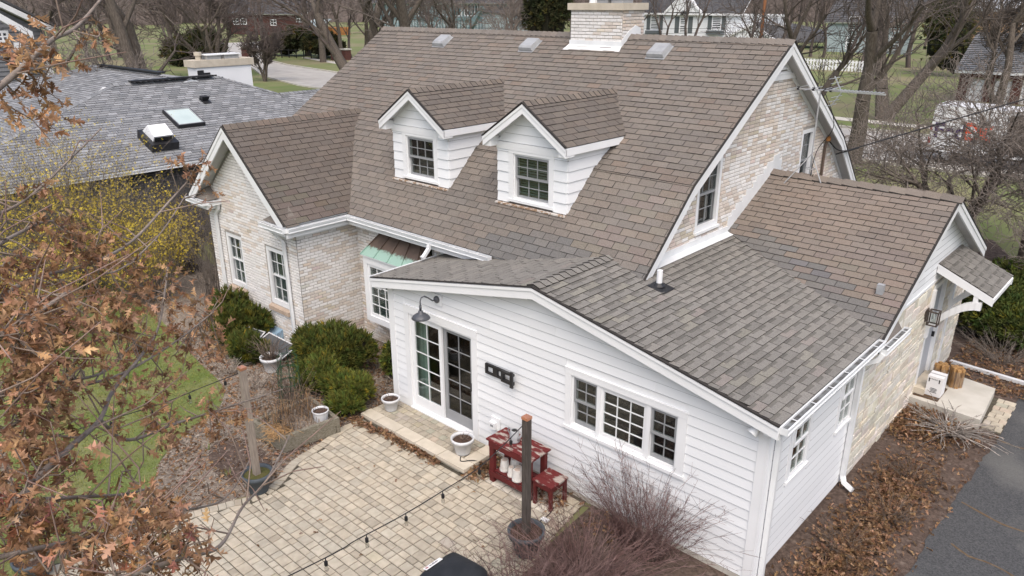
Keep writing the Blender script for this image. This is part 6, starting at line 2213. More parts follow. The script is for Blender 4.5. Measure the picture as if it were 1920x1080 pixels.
# ---- raised bed of weathered timbers
rbd = thing('raised_bed', 'weathered grey timber raised bed full of dry stems', 'raised bed', (-0.5, -1.8, 0))
cor = [(0.07, -1.43), (-0.08, -2.42), (-0.95, -2.50), (-0.93, -1.33)]
for i in range(4):
    a, b = Vector((*cor[i], 0)), Vector((*cor[(i + 1) % 4], 0))
    d = (b - a).normalized()
    for z in (0.0, 0.152):
        mb = MB(); mb.bar(a + UP * z - d * (0.035 if z else -0.05), b + UP * z + d * (-0.04 if z else 0.035), UP, 0.148, 0.075); mb.build('timber', 'timber_grey', rbd)
mb = MB(); mb.add([(x, y, 0.24) for x, y in cor][::-1], [(0, 1, 2, 3)]); mb.build('bed_soil', 'litter_bed', rbd)
mb = MB()
for k in range(260):
    x, y = random.uniform(-0.88, -0.05), random.uniform(-2.42, -1.45)
    h = random.uniform(0.05, 0.5)
    if random.random() < 0.5:
        x = random.uniform(-0.88, -0.45); h *= 1.5
    a = random.uniform(0, 6.28)
    q = random.uniform(0.05, 0.3)
    c = random.choice([(1.6, 1.4, 1.1), (2.2, 1.8, 1.2), (1, 1, 1), (0.7, .7, .7)])
    mb.tube([(x, y, 0.23), (x + math.cos(a) * q * .4, y + math.sin(a) * q * .4, 0.24 + h * .7), (x + math.cos(a) * q, y + math.sin(a) * q, 0.24 + h * .6)], [0.006, 0.004, 0.003], 3, False, c)
o = mb.build('dry_stems', 'dead_stem', rbd)
o['kind'] = 'stuff'
# straw heap spilling over the near corner
mb = MB()
for k in range(300):
    a = random.uniform(0, 6.28)
    x, y = -0.35 + random.gauss(0, .13), -2.38 + random.gauss(0, .1)
    z = 0.27 + random.uniform(0, 0.08) - max(0, -2.46 - y) * 1.2
    L = random.uniform(.08, .2)
    mb.tube([(x, y, max(z, .05)), (x + math.cos(a) * L, y + math.sin(a) * L, max(z - random.uniform(0, .06), .03))], [0.005, 0.003], 3, False, (2.6, 2.1, 1.25))
o = mb.build('straw', 'dead_stem', rbd); o['kind'] = 'stuff'
# green wire plant supports behind the bed with dead vines
for (x, y, lb) in ((-1.25, -1.55, 'green wire plant cage tangled with dead vines, left of the raised bed'), (-1.75, -1.25, 'green wire plant cage wrapped in dead vines by the white pot')):
    t = thing('plant_cage', lb, 'plant support', (x, y, 0), 0, 'wire plant cages')
    mb = MB()
    for k in range(5):
        a = k * 2 * math.pi / 5
        mb.tube([(x + .22 * math.cos(a), y + .22 * math.sin(a), -0.02), (x + .2 * math.cos(a), y + .2 * math.sin(a), .75), (x + .12 * math.cos(a), y + .12 * math.sin(a), 1.0)], 0.006, 4)
    for z in (0.3, 0.6, 0.85):
        mb.tube([(x + .2 * math.cos(a * .5236), y + .2 * math.sin(a * .5236), z) for a in range(13)], 0.005, 4)
    mb.build('wire_frame', 'wire_green', t)
    mb = MB(); dead_twigs(mb, (x, y, 0.0), 90, 0.9, 0.25, int(x * 100)); mb.build('dead_vine', 'dead_stem', t)

# ---- covered barbecue
t = thing('covered_grill', 'barbecue under a black fitted cover at the bottom edge', 'barbecue', (4.95, -3.35, 0))
K = []
for i, (w, d, z) in enumerate(((0.46, 0.36, 0.0), (0.45, 0.35, 0.5), (0.44, 0.34, 0.78), (0.40, 0.32, 0.95), (0.30, 0.25, 1.06), (0.16, 0.13, 1.10), (0.0, 0.0, 1.11))):
    ring = []
    for q in range(24):
        a = 2 * math.pi * q / 24
        c, s_ = math.cos(a), math.sin(a)
        e = 0.45
        wob_ = 1 + (0.02 * math.sin(5 * a + i) if i < 5 else 0)
        ring.append(Vector((math.copysign(abs(c) ** e, c) * w * wob_, math.copysign(abs(s_) ** e, s_) * d * wob_, z)))
    K.append(ring)
Rz = Matrix.Rotation(rad(92), 3, 'Z')
mb = MB()
base = Vector((5.16, -3.36, 0))
vs = [base + Rz @ p for r in K for p in r]
fs = [(i * 24 + q, i * 24 + (q + 1) % 24, (i + 1) * 24 + (q + 1) % 24, (i + 1) * 24 + q) for i in range(6) for q in range(24)]
mb.add(vs, fs); mb.build('cover', 'grill_cover', t, True)
lp = base + Vector((-0.235, -0.06, 1.078))
_u = Vector((-math.cos(rad(16)), 0, -math.sin(rad(16))))
_n = Y_.cross(_u)
RL = Matrix(((0, _u.x, _n.x, 0), (1, _u.y, _n.y, 0), (0, _u.z, _n.z, 0), (0, 0, 0, 1)))
mb = MB(); mb.box(-0.13, 0.13, -0.03, 0.03, -0.004, 0.004); lab = mb.build('label', 'label_white', t)
lab.matrix_basis = Matrix.Translation(lp) @ RL
lettering('lettering', 'weber', 0.055, 'ink', lp + (RL.to_3x3() @ Vector((-0.06, -0.015, 0.005))), RL, t, 0.001)
mb = MB(); mb.lathe([(0, 0), (0.02, 0), (0.02, 0.002)], (-0.095, 0, 0.004), 12); dot = mb.build('badge', 'label_red', t)
dot.matrix_basis = Matrix.Translation(lp) @ RL

# ---- two window screens leaning at the brick wing, blue window well cover
for (c, rz, lb) in (((-4.35, -0.78, 0.42), 24, 'window screen with white frame leaning in the shrub, left one'), ((-3.6, -0.45, 0.24), 10, 'window screen with pale frame lying against the brick, right one')):
    t = thing('window_screen', lb, 'window screen', c, 0, 'leaning window screens')
    M3 = Matrix.Rotation(rad(rz), 3, 'Z') @ Matrix.Rotation(rad(16), 3, 'X') @ Matrix.Rotation(rad(12), 3, 'Y')
    Lq = lambda a, b, d, c=c, M3=M3: Vector(c) + M3 @ Vector((a, b, d))
    mb = MB(); frame_ring(mb, Lq, -0.42, 0.42, -0.24, 0.24, 0.025, -0.01, 0.01); mb.build('frame', 'white_plastic', t)
    mb = MB(); mb.fbox(Lq, -0.395, 0.395, -0.215, 0.215, -0.002, 0.002); mb.build('mesh_panel', 'screen_mesh', t)
t = thing('window_well_cover', 'pale blue plastic cover over a basement window at the brick wall', 'window well', (-4.5, -0.1, 0))
mb = MB(); mb.prism([(-5.0, 0.03, -0.02), (-5.0, -0.42, -0.02), (-5.0, -0.36, 0.2), (-5.0, 0.03, 0.34)], (0.95, 0, 0)); mb.build('dome', 'pale_blue', t)

# ---- things on the entry stoop
t = thing('doormat', 'brown doormat on the concrete stoop', 'doormat', (7.65, 7.03, 0.18))
mb = MB(); mb.box(7.43, 7.87, 6.70, 7.37, 0.183, 0.20); m = mb.build('mat_body', 'coir_mat', t)
mb = MB(); frame_ring(mb, lambda a, b, c: Vector((a, b, c)), 7.44, 7.86, 6.71, 7.36, 0.03, 0.2005, 0.206); mb.build('mat_border', 'bronze_metal', t)
t = thing('parcel_box', 'tall white printed cardboard box standing on the doormat', 'box', (7.74, 6.97, 0.2))
mb = MB(); mb.box(7.60, 7.87, 6.83, 7.12, 0.207, 0.61); bx = mb.build('box_body', 'box_white', t)
mb = MB(); mb.box(7.601, 7.869, 6.96, 6.99, 0.611, 0.613); mb.build('tape', 'zinc', t)
for x in (7.625, 7.80):
    mb = MB(); mb.box(x, x + 0.02, 6.8275, 6.8295, 0.49, 0.55); mb.prism([(x - .012, 6.8275, .55), (x + .032, 6.8275, .55), (x + .01, 6.8275, .575)], (0, 0.002, 0)); mb.build('arrow_mark', 'ink', t)
lettering('lettering', 'FRAGILE', 0.03, 'ink', (7.665, 6.828, 0.545), RF, t, 0.001)
for k, w in enumerate((0.11, 0.13, 0.09, 0.12)):
    mb = MB(); mb.box(7.735 - w / 2, 7.735 + w / 2, 6.8275, 6.8295, 0.36 - k * 0.026, 0.372 - k * 0.026); mb.build('print_line', 'ink', t)
for (x, y, lb) in ((7.66, 7.55, 'wrapped bundle of split firewood nearest the door'), (7.93, 7.62, 'wrapped bundle of split firewood at the outer side')):
    t = thing('firewood_bundle', lb, 'firewood', (x, y, 0.18), 0, 'firewood bundles on the stoop')
    for k in range(7):
        a = k * 2 * math.pi / 6
        q = 0.0 if k == 6 else 0.085
        cx, cy = x + q * math.cos(a), y + q * math.sin(a)
        h = 0.40 + random.uniform(-.02, .03)
        mb = MB(); mb.tube([(cx, cy, 0.182), (cx, cy, 0.182 + h)], 0.05, 5 if k % 2 else 4, True, rot=random.uniform(0, 1)); mb.build('split_log', 'firewood', t)
    mb = MB(); mb.lathe([(0.142, 0.22), (0.142, 0.54)], (x, y, 0), 16); mb.build('plastic_wrap', 'plastic_wrap', t, True)
t = thing('drain_pipe', 'white drain pipe lying on the leafy ground beyond the stoop', 'pipe', (8.2, 9.07, 0))
mb = MB(); mb.bar((7.5, 9.12, 0.0), (8.95, 9.02, 0.0), UP, 0.07, 0.09); mb.build('pipe', 'white_plastic', t)
mb = MB(); mb.bar((8.951, 9.02, 0.004), (9.05, 9.012, 0.004), UP, 0.06, 0.08); mb.build('end_fitting', 'white_plastic', t)

# ---- television aerial on the rear wing ridge
t = bpy.data.objects['tv_antenna']
A = lambda u, v, y=6.35: px(u, v, y)
bt, jt, tp = A(1521, 300), A(1524, 270), A(1537, 170)
jx, jz, tz = bt.x, bt.z + 0.12, tp.z
mb = MB(); mb.tube([(jx, 6.35, QZ + 0.05), (jx, 6.35, tz + 0.03)], 0.015, 8); mb.build('mast', 'zinc', t)
for p in (A(1468, 357, 6.05), A(1536, 364, 6.2), A(1522, 330, 6.75)):
    zz = QZ - abs(p.y - QY) * QS + 0.02
    mb = MB(); mb.tube([(jx, 6.35, jz), (p.x, p.y, zz)], 0.011, 7); mb.build('tripod_leg', 'zinc', t)
mb = MB(); mb.tube([(jx + .09 * math.cos(k * .6283), 6.35 + .09 * math.sin(k * .6283), jz - 0.28) for k in range(11)], 0.008, 5); mb.build('tripod_ring', 'zinc', t)
b0, b1 = A(1493, 172), A(1660, 184)
b0 = Vector((b0.x, 6.35, tz)); b1 = Vector((b1.x, 6.35, tz))
mb = MB(); mb.bar(b0, b1, UP, 0.025, 0.025); boom = mb.build('boom', 'alu', t)
Lb = b1.x - b0.x
for k in range(14):
    x = b0.x + Lb * (0.42 + 0.58 * k / 14)
    w = 0.10
    s = MB(); s.bar((x, 6.35 - w, tz + 0.03), (x, 6.35 + w, tz + 0.03), UP, 0.014, 0.02); s.build('element', 'alu', boom)
for f, w in ((0.02, 0.5), (0.2, 0.42), (0.33, 0.34), (0.40, 0.3)):
    x = b0.x + Lb * f
    s = MB(); s.tube([(x, 6.35 - w, tz + 0.035), (x, 6.35 + w, tz + 0.035)], 0.006, 5); s.build('element', 'alu', boom)
    s = MB(); s.box(x - .02, x + .02, 6.33, 6.37, tz - .01, tz + .05); s.build('clamp', 'black_metal', boom)
for sg in (1, -1):
    for q in (0.08, 0.16, 0.24):
        x = b0.x + Lb * 0.50 - q * 0.5
        s = MB(); s.tube([(x, 6.1, tz + sg * q), (x, 6.6, tz + sg * q)], 0.006, 5); s.build('reflector_rod', 'alu', boom)
    s = MB(); s.bar((b0.x + Lb * .52, 6.35, tz), (b0.x + Lb * .52 - 0.16, 6.35, tz + sg * 0.27), Y_, 0.02, 0.015); s.build('reflector_arm', 'alu', boom)
mb = MB(); mb.tube(spline([(jx + .1, 6.35, tz - .05), (jx + .35, 6.3, tz - .6), (jx + .1, 6.3, tz - 1.1), (jx + .03, 6.33, tz - 1.7), (jx + .1, 6.3, QZ + .1)], 6, False), 0.007, 5); mb.build('feed_cable', 'wire_black', t)
t = thing('service_conduit', 'rusty pipe conduit with black service cable on the gable brick', 'conduit', (4.3, 8.9, 4))
mb = MB(); mb.tube([(4.30, 8.85, 3.3), (4.30, 8.85, 4.35), (4.34, 8.87, 4.45)], 0.03, 8); mb.build('pipe', 'copper_brown', t)
mb = MB(); mb.lathe([(0.0, 0), (0.05, .01), (0.05, .09), (0, .12)], (4.34, 8.87, 4.43), 8); mb.build('weather_head', 'orange_board', t)
mb = MB(); mb.tube(spline([(4.36, 8.9, 4.42), (4.5, 9.2, 4.2), (4.7, 9.8, 4.2), (5.2, 11, 4.4), (14, 30, 7.6)], 6, False), 0.014, 5); mb.build('service_cable', 'wire_black', t)
# ================================================================== VEGETATION
mat('bark', (0.135, 0.115, 0.095), (0.075, 0.062, 0.05), 9, 7, rough=0.95, bump=0.7, bscale=30, stretch=(2, 2, 0.5))
mat('bark_light', (0.20, 0.165, 0.13), (0.11, 0.088, 0.07), 9, 7, rough=0.95, bump=0.6, bscale=30, stretch=(2, 2, 0.5))
mat('twig_grey', (0.245, 0.212, 0.185), (0.14, 0.118, 0.10), 6, rough=0.95)
mat('brush_grey', (0.34, 0.31, 0.28), (0.2, 0.175, 0.155), 9, rough=0.95, tint=True)
mat('twig_dark', (0.125, 0.105, 0.09), (0.075, 0.062, 0.053), 3, rough=0.95)
mat('twig_pink', (0.145, 0.118, 0.107), (0.095, 0.077, 0.069), 0.6, rough=0.95)
mat('twig_purple', (0.12, 0.068, 0.062), (0.20, 0.135, 0.125), 2.5, rough=0.9, tint=True)
mat('twig_oak', (0.27, 0.235, 0.205), (0.17, 0.14, 0.12), 8, 5, rough=0.85, bump=0.2, tint=True)
mat('chaff', (0.48, 0.43, 0.37), (0.28, 0.23, 0.19), 12, rough=0.95, tint=True)
mat('yew_green', (0.036, 0.055, 0.012), (0.066, 0.088, 0.020), 5, rough=0.75, tint=True, trans=0.15)
mat('light_block_dark', (0.012, 0.014, 0.007), (0.02, 0.017, 0.01), 8, rough=0.95)
mat('juniper_green', (0.040, 0.070, 0.018), (0.075, 0.11, 0.026), 2, rough=0.8, tint=True, trans=0.15)
mat('conifer_dark', (0.022, 0.034, 0.014), (0.045, 0.052, 0.02), 0.8, rough=0.85, tint=True)
mat('forsythia_yellow', (0.68, 0.52, 0.055), (0.50, 0.39, 0.06), 3, rough=0.7, tint=True, trans=0.2)


def prisms(name, S, mats, parent=None, n=3, kind=None, tints=None):
    """S: (N,8) rows p0 p1 r0 r1 -> thin n-sided prisms in one mesh"""
    S = np.asarray(S, float).reshape(-1, 8)
    p0, p1, r0, r1 = S[:, 0:3], S[:, 3:6], S[:, 6:7], S[:, 7:8]
    d = p1 - p0
    d /= np.maximum(np.linalg.norm(d, axis=1, keepdims=True), 1e-9)
    ref = np.where(np.abs(d[:, 2:3]) < 0.9, np.array([[0, 0, 1.0]]), np.array([[1.0, 0, 0]]))
    u = np.cross(d, ref)
    u /= np.maximum(np.linalg.norm(u, axis=1, keepdims=True), 1e-9)
    w = np.cross(d, u)
    V = []
    for p, r in ((p0, r0), (p1, r1)):
        for q in range(n):
            a = 2 * math.pi * q / n
            V.append(p + u * (math.cos(a) * r) + w * (math.sin(a) * r))
    V = np.stack(V, 1)
    F = np.array([[q, (q + 1) % n, n + (q + 1) % n, n + q] for q in range(n)])
    FF = (F[None] + (np.arange(len(S)) * 2 * n)[:, None, None]).reshape(-1, 4)
    T = np.ones((len(S), 3)) if tints is None else np.asarray(tints, float)
    me = mesh_np(name, V, FF, np.repeat(T, n, 0), mats, smooth=True)
    if parent == 'mesh':
        return me
    return add_obj(name, me, parent, kind)


def scatter(name, TV, TF, M, loc, tints, mats, parent=None, kind=None):
    TV, TF = np.asarray(TV, float), np.asarray(TF, int)
    V = np.einsum('kj,nij->nki', TV, np.asarray(M, float)) + np.asarray(loc, float)[:, None, :]
    N = len(V)
    F = (TF[None] + (np.arange(N) * len(TV))[:, None, None]).reshape(-1, TF.shape[1])
    me = mesh_np(name, V, F, np.repeat(np.asarray(tints, float), len(TF), 0), mats)
    return add_obj(name, me, parent, kind)


def rot_mats(n, up_bias=0.0, scale=(1, 1), rg=None):
    """random rotations; columns are the local axes"""
    rg = rg or rng
    q = rg.normal(size=(n, 4))
    q /= np.linalg.norm(q, axis=1, keepdims=True)
    w, x, y, z = q.T
    R = np.stack([1 - 2 * (y * y + z * z), 2 * (x * y - z * w), 2 * (x * z + y * w), 2 * (x * y + z * w), 1 - 2 * (x * x + z * z), 2 * (y * z - x * w),
                  2 * (x * z - y * w), 2 * (y * z + x * w), 1 - 2 * (x * x + y * y)], 1).reshape(n, 3, 3)
    return R * rg.uniform(*scale, size=(n, 1, 1))


def flat_mats(n, tilt, scale, rg=None):
    """random heading about Z with a small tilt"""
    rg = rg or rng
    a = rg.uniform(0, 2 * np.pi, n)
    tx, ty = rg.normal(0, tilt, n), rg.normal(0, tilt, n)
    c, s = np.cos(a), np.sin(a)
    Z0, O1 = np.zeros(n), np.ones(n)
    Rz = np.stack([c, -s, Z0, s, c, Z0, Z0, Z0, O1], 1).reshape(n, 3, 3)
    Rx = np.stack([O1, Z0, Z0, Z0, np.cos(tx), -np.sin(tx), Z0, np.sin(tx), np.cos(tx)], 1).reshape(n, 3, 3)
    Ry = np.stack([np.cos(ty), Z0, np.sin(ty), Z0, O1, Z0, -np.sin(ty), Z0, np.cos(ty)], 1).reshape(n, 3, 3)
    return (Rz @ Rx @ Ry) * rg.uniform(*scale, size=(n, 1, 1))


# ---- bare trees
def grow(S, p, d, L, r, lev, maxlev, R, up=0.06, spread=0.75, kids_=(3, 5), wig=0.22, shrink=0.62, rmin=0.004, tips=None, droop=0.0):
    n = 4 if lev < 2 else 3
    px_, py_, pz_ = p
    dx, dy, dz = d
    seg = L / n
    for i in range(n):
        dx += R.gauss(0, wig) * 0.6
        dy += R.gauss(0, wig) * 0.6
        dz += R.gauss(0, wig) * 0.4 + up - droop * lev * 0.04
        k = 1 / math.sqrt(dx * dx + dy * dy + dz * dz)
        dx, dy, dz = dx * k, dy * k, dz * k
        qx, qy, qz = px_ + dx * seg, py_ + dy * seg, max(pz_ + dz * seg, 0.1)
        r2 = max(r * (0.88 if lev == 0 else 0.8), rmin)
        S[0 if lev < 2 else 1].append((px_, py_, pz_, qx, qy, qz, r, r2))
        px_, py_, pz_, r = qx, qy, qz, r2
        if lev < maxlev and i >= (1 if lev == 0 else 0):
            for _ in range(1 if R.random() < 0.75 else 2) if i < n - 1 else range(R.randint(2, 3)):
                a = R.uniform(0, 6.283)
                t = spread * R.uniform(0.6, 1.25)
                # perpendicular frame
                if abs(dz) < 0.9:
                    ux, uy, uz = -dy, dx, 0.0
                else:
                    ux, uy, uz = 1.0, 0.0, -dx / max(dz, 0.2) if dz > 0 else 0.0
                m = 1 / max(math.sqrt(ux * ux + uy * uy + uz * uz), 1e-6)
                ux, uy, uz = ux * m, uy * m, uz * m
                vx, vy, vz = dy * uz - dz * uy, dz * ux - dx * uz, dx * uy - dy * ux
                c, s = math.cos(a), math.sin(a)
                ct, st = math.cos(t), math.sin(t)
                nd = (dx * ct + (ux * c + vx * s) * st, dy * ct + (uy * c + vy * s) * st, dz * ct + (uz * c + vz * s) * st)
                grow(S, (px_, py_, pz_), nd, L * shrink * R.uniform(0.75, 1.15), r * (0.72 if i == n - 1 else 0.55), lev + 1, maxlev, R, up, spread, kids_, wig, shrink, rmin, tips, droop)
    if tips is not None and lev >= maxlev - 1:
        tips.append((px_, py_, pz_))


def bare_tree(label, base, H, r, seed, stems=None, maxlev=4, barkm='bark', twigm='twig_grey', group=None, name='bare_tree', tips=None, **kw):
    R = random.Random(seed)
    S = [[], []]
    kw.setdefault('rmin', max(0.0055, 0.00026 * math.hypot(base[0] - CAMPOS.x, base[1] - CAMPOS.y)))
    for (dx, dy, dz, f) in (stems or [(0, 0, 1, 1.0)]):
        grow(S, (base[0] + dx * 0.15, base[1] + dy * 0.15, -0.1), (dx, dy, dz), H * 0.42 * f, r * f, 0, maxlev, R, tips=tips, **kw)
    t = thing(name, label, 'tree', (base[0], base[1], 0), 0, group)
    prisms('trunk', S[0], (barkm,), t, n=8)
    prisms('crown', S[1], (twigm,), t, n=3)
    return t


def ground_at(u, v, dist):
    """ground point on the line of sight through photo position (u,v), `dist` metres out"""
    d = _f * 1.0 + _rt2 * ((u - 960) / 1432.746) - _up2 * ((v - 540) / 1432.746)
    d.normalize()
    q = CAMPOS + d * dist
    return (q.x, q.y, 0)


TB = 'bare trees across the street'
bare_tree('tall bare tree with two stems rising behind the grey bungalow roof', ground_at(262, 120, 46), 19, 0.42, 11, stems=[(0.06, 0, 1, 1), (-0.35, 0.1, 0.9, 0.85)], barkm='bark', twigm='twig_pink')
bare_tree('low gnarled bare tree with spreading limbs behind the bungalow', ground_at(152, 130, 42), 8.5, 0.26, 12, stems=[(0.8, 0, 0.5, 1), (-0.6, 0.4, 0.7, 1), (0.1, -0.5, 0.8, .9), (0.5, .6, .6, .8)], wig=0.35)
bare_tree('dense purple brown bare tree with many upright stems beyond the white chimney', ground_at(400, 108, 88), 15, 0.3, 13, stems=[(0.1, 0, 1, 1), (-0.3, 0.1, 1, .9), (0.35, -.1, .9, .9), (0, .4, .9, .8), (-.15, -.3, 1, .8)], twigm='twig_pink')
bare_tree('small vase shaped bare tree on the lawn before the street', (-59.2, 32.2, 0), 6.5, 0.16, 14, stems=[(0.1, 0, 1, 1), (-0.35, 0, .9, .8), (.35, 0.1, .9, .8), (0, -.3, 1, .7)], twigm='twig_pink', spread=0.6)
bare_tree('bare street tree by the black metal fence', zpt(606, 116), 17, 0.45, 15, twigm='twig_pink')
bare_tree('tall bare tree behind the black metal fence', zpt(578, 104), 20, 0.5, 16, twigm='twig_pink')
bare_tree('leaning grey trunked tree beside the brick gate pillars', ground_at(680, 100, 62), 20, 0.52, 17, stems=[(-0.62, 0.0, 0.85, 1), (-.2, .2, 1, .9)], twigm='twig_pink')
bare_tree('thick bare trunk rising above the left end of the ridge', ground_at(738, 60, 46), 20, 0.44, 18, twigm='twig_grey')
bare_tree('slimmer bare trunk just right of the thick one above the ridge', ground_at(762, 60, 48), 18, 0.28, 19, twigm='twig_grey')
bare_tree('bare tree leaning right in front of the teal house', ground_at(796, 62, 50), 15, 0.22, 20, stems=[(0.6, 0.25, 0.85, 1)], twigm='twig_grey')
bare_tree('bare tree between the teal house and the chimney', ground_at(955, 60, 64), 13, 0.25, 21, twigm='twig_grey')
bare_tree('bare tree with wide limbs in front of the white house', ground_at(1505, 110, 44), 13, 0.34, 22, stems=[(-0.35, 0, 0.95, 1), (.3, .3, .9, .8), (-.7, .1, .6, .7)], twigm='twig_dark', wig=0.26)
bare_tree('large street tree with leaning trunk behind the gable end', (-2.1, 30.0, 0), 15, 0.42, 23, stems=[(-0.22, 0.05, 1, 1)], barkm='bark', twigm='twig_dark', wig=0.25)
bare_tree('big forked tree with two heavy limbs across the street', ground_at(1668, 140, 56), 19, 0.44, 25, stems=[(-0.03, 0, 1, 1), (.42, 0, .95, .9)], twigm='twig_dark')
bare_tree('bare tree on the lawn before the tan house', ground_at(1838, 80, 72), 14, 0.36, 26, stems=[(0.05, 0, 1, 1), (.45, 0, .85, .8)], twigm='twig_dark')
bare_tree('bare tree at the right edge before the tan house', ground_at(1893, 90, 66), 14, 0.32, 27, stems=[(0.2, 0, 1, 1), (-.3, 0, .9, .7)], twigm='twig_dark')
bare_tree('bare tree at the left edge by the grey gabled house', ground_at(95, 100, 60), 15, 0.3, 28, twigm='twig_grey')
bare_tree('bare tree beyond the street left of the brick house', ground_at(330, 90, 110), 17, 0.35, 29, twigm='twig_pink')
bare_tree('bare tree beside the orange shed', ground_at(640, 84, 108), 16, 0.3, 30, twigm='twig_pink')
# near ornamental trees on the right
bare_tree('dense many stemmed ornamental tree in front of the truck', (5.4, 17.8, 0), 7.4, 0.12, 31, stems=[(0.05, 0.1, 1, 1), (-0.75, 0.3, 0.8, 1), (0.45, 0.3, .9, .85), (0.1, -.4, 1, .8), (-.35, .5, .8, .9), (-.4, -.2, 1, .9)], maxlev=4, twigm='twig_grey', wig=0.3, rmin=0.0075, shrink=0.66, spread=0.9, up=0.02)
bare_tree('branching ornamental tree with a sawn limb at the right edge', (7.3, 17.0, 0), 7.0, 0.13, 32, stems=[(0.35, 0.2, 0.9, 1), (-.15, .1, 1, .9), (.7, -.1, .7, .9), (0, .5, .9, .8)], maxlev=4, twigm='twig_grey', wig=0.3, rmin=0.0075, shrink=0.66, spread=0.9, up=0.02)
bare_tree('thick low trunk leaning right behind the entry awning', (8.0, 13.4, 0), 4.6, 0.17, 33, stems=[(0.75, 0.35, 0.6, 1), (.35, .5, .8, .8)], maxlev=4, barkm='bark_light', twigm='twig_grey', wig=0.3, rmin=0.006)

# far wood closing the view: a mass nobody could count
far = []
R = random.Random(77)
proto = []
for sd in range(4):
    S = [[], []]
    grow(S, (0, 0, -0.2), (0, 0, 1), 6.0, 0.28, 0, 3, random.Random(100 + sd), wig=0.25)
    proto.append(np.array(S[0] + S[1]))
for k in range(105):
    u = R.uniform(-100, 2020)
    dist = R.uniform(150, 280) if k < 50 else R.uniform(95, 160)
    g = ground_at(u, 20, dist)
    if -135 < g[0] < -78 and 60 < g[1] < 96:
        continue
    P = proto[k % 4].copy()
    s = R.uniform(0.8, 1.25)
    a = R.uniform(0, 6.28)
    c, q = math.cos(a), math.sin(a)
    for o in (0, 3):
        x, y = P[:, o].copy(), P[:, o + 1].copy()
        P[:, o], P[:, o + 1], P[:, o + 2] = (x * c - y * q) * s + g[0], (x * q + y * c) * s + g[1], P[:, o + 2] * s
    P[:, 6:] = np.maximum(P[:, 6:] * s, 0.018)
    far.append(P)
prisms('far_wood', np.concatenate(far), ('twig_pink',), None, 3, 'stuff')
bmd = MB()
R = random.Random(5)
for k in range(60):
    u = -300 + k * 42
    g = ground_at(u, 15, R.uniform(300, 330))
    h = R.uniform(11, 17)
    bmd.prism([(g[0] - 9, g[1] - 3, 0), (g[0] + 9, g[1] - 3, 0), (g[0] + 8, g[1], h * .8), (g[0] + 2, g[1], h), (g[0] - 5, g[1], h * .9), (g[0] - 9, g[1], h * .6)], (4, 6, 0))
bmd.build('far_hedge', 'twig_pink', None, kind='stuff')

# ---- conifers and evergreen shrubs
SPRIG_V = [(0, 0, 0)]
SPRIG_F = []
for k in range(7):
    a = 2 * math.pi * k / 7
    b = 0.35 if k % 2 else 0.75
    dx, dy, dz = math.cos(a) * b, math.sin(a) * b, 1.0 if k % 2 else 0.65
    sx, sy = -math.sin(a) * 0.16, math.cos(a) * 0.16
    i = len(SPRIG_V)
    SPRIG_V += [(dx * .5 + sx, dy * .5 + sy, dz * .5), (dx, dy, dz), (dx * .5 - sx, dy * .5 - sy, dz * .5)]
    SPRIG_F += [(0, i, i + 1), (0, i + 1, i + 2)]


def evergreen(name, label, c, rx, ry, h, n, m, seed, size=(0.07, 0.13), cat='shrub', group=None, spiky=0.0, core='light_block_dark', bright=1.0, lumps=7):
    rg = np.random.default_rng(seed)
    t = thing(name, label, cat, c, 0, group)
    # lumpy body: several overlapping mounds
    L = np.stack([rg.uniform(-.55, .55, lumps) * rx, rg.uniform(-.55, .55, lumps) * ry, rg.uniform(.25, .62, lumps) * h], 1)
    L[0] = (0, 0, .5 * h)
    Rr = rg.uniform(.34, .6, lumps)
    pts, nor = [], []
    for q, k in zip(L, Rr):
        m_ = n // lumps
        d = rg.normal(size=(m_, 3)); d[:, 2] = np.abs(d[:, 2]) * 1.0 - 0.35
        d /= np.linalg.norm(d, axis=1, keepdims=True)
        rr = rg.uniform(.62, 1.08, (m_, 1))
        p = q + d * rr * np.array([rx, ry, h * .8]) * k
        pts.append(p); nor.append(d)
    p, d = np.concatenate(pts), np.concatenate(nor)
    keep = p[:, 2] > 0.02
    p, d = p[keep], d[keep]
    ax = d * 1.1 + np.array([0, 0, 0.45 + .35 * spiky]) + rg.normal(0, .5, d.shape)
    ax /= np.linalg.norm(ax, axis=1, keepdims=True)
    u = np.cross(ax, rg.normal(size=ax.shape)); u /= np.linalg.norm(u, axis=1, keepdims=True)
    w = np.cross(ax, u)
    sc = rg.uniform(*size, (len(p), 1, 1))
    M = np.stack([u * .8, w * .8, ax * (1 + .6 * spiky)], 2) * sc
    k = rg.uniform(.65, 1.35, (len(p), 1)) * bright
    T = np.concatenate([k * rg.uniform(.9, 1.5, (len(p), 1)), k, k * .9], 1)
    yel = rg.random(len(p)) < 0.08
    T[yel] *= np.array([1.9, 1.5, .9])
    scatter('foliage', SPRIG_V, SPRIG_F, M, p + np.array(c), T, (m,), t)
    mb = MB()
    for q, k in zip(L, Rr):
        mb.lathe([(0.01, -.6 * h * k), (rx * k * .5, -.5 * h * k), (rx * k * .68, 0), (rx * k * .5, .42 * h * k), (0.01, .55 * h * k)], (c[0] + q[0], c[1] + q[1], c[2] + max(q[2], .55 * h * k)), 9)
    mb.build('light_block_core', core, t)  # dark solid added inside the foliage to block light
    return t


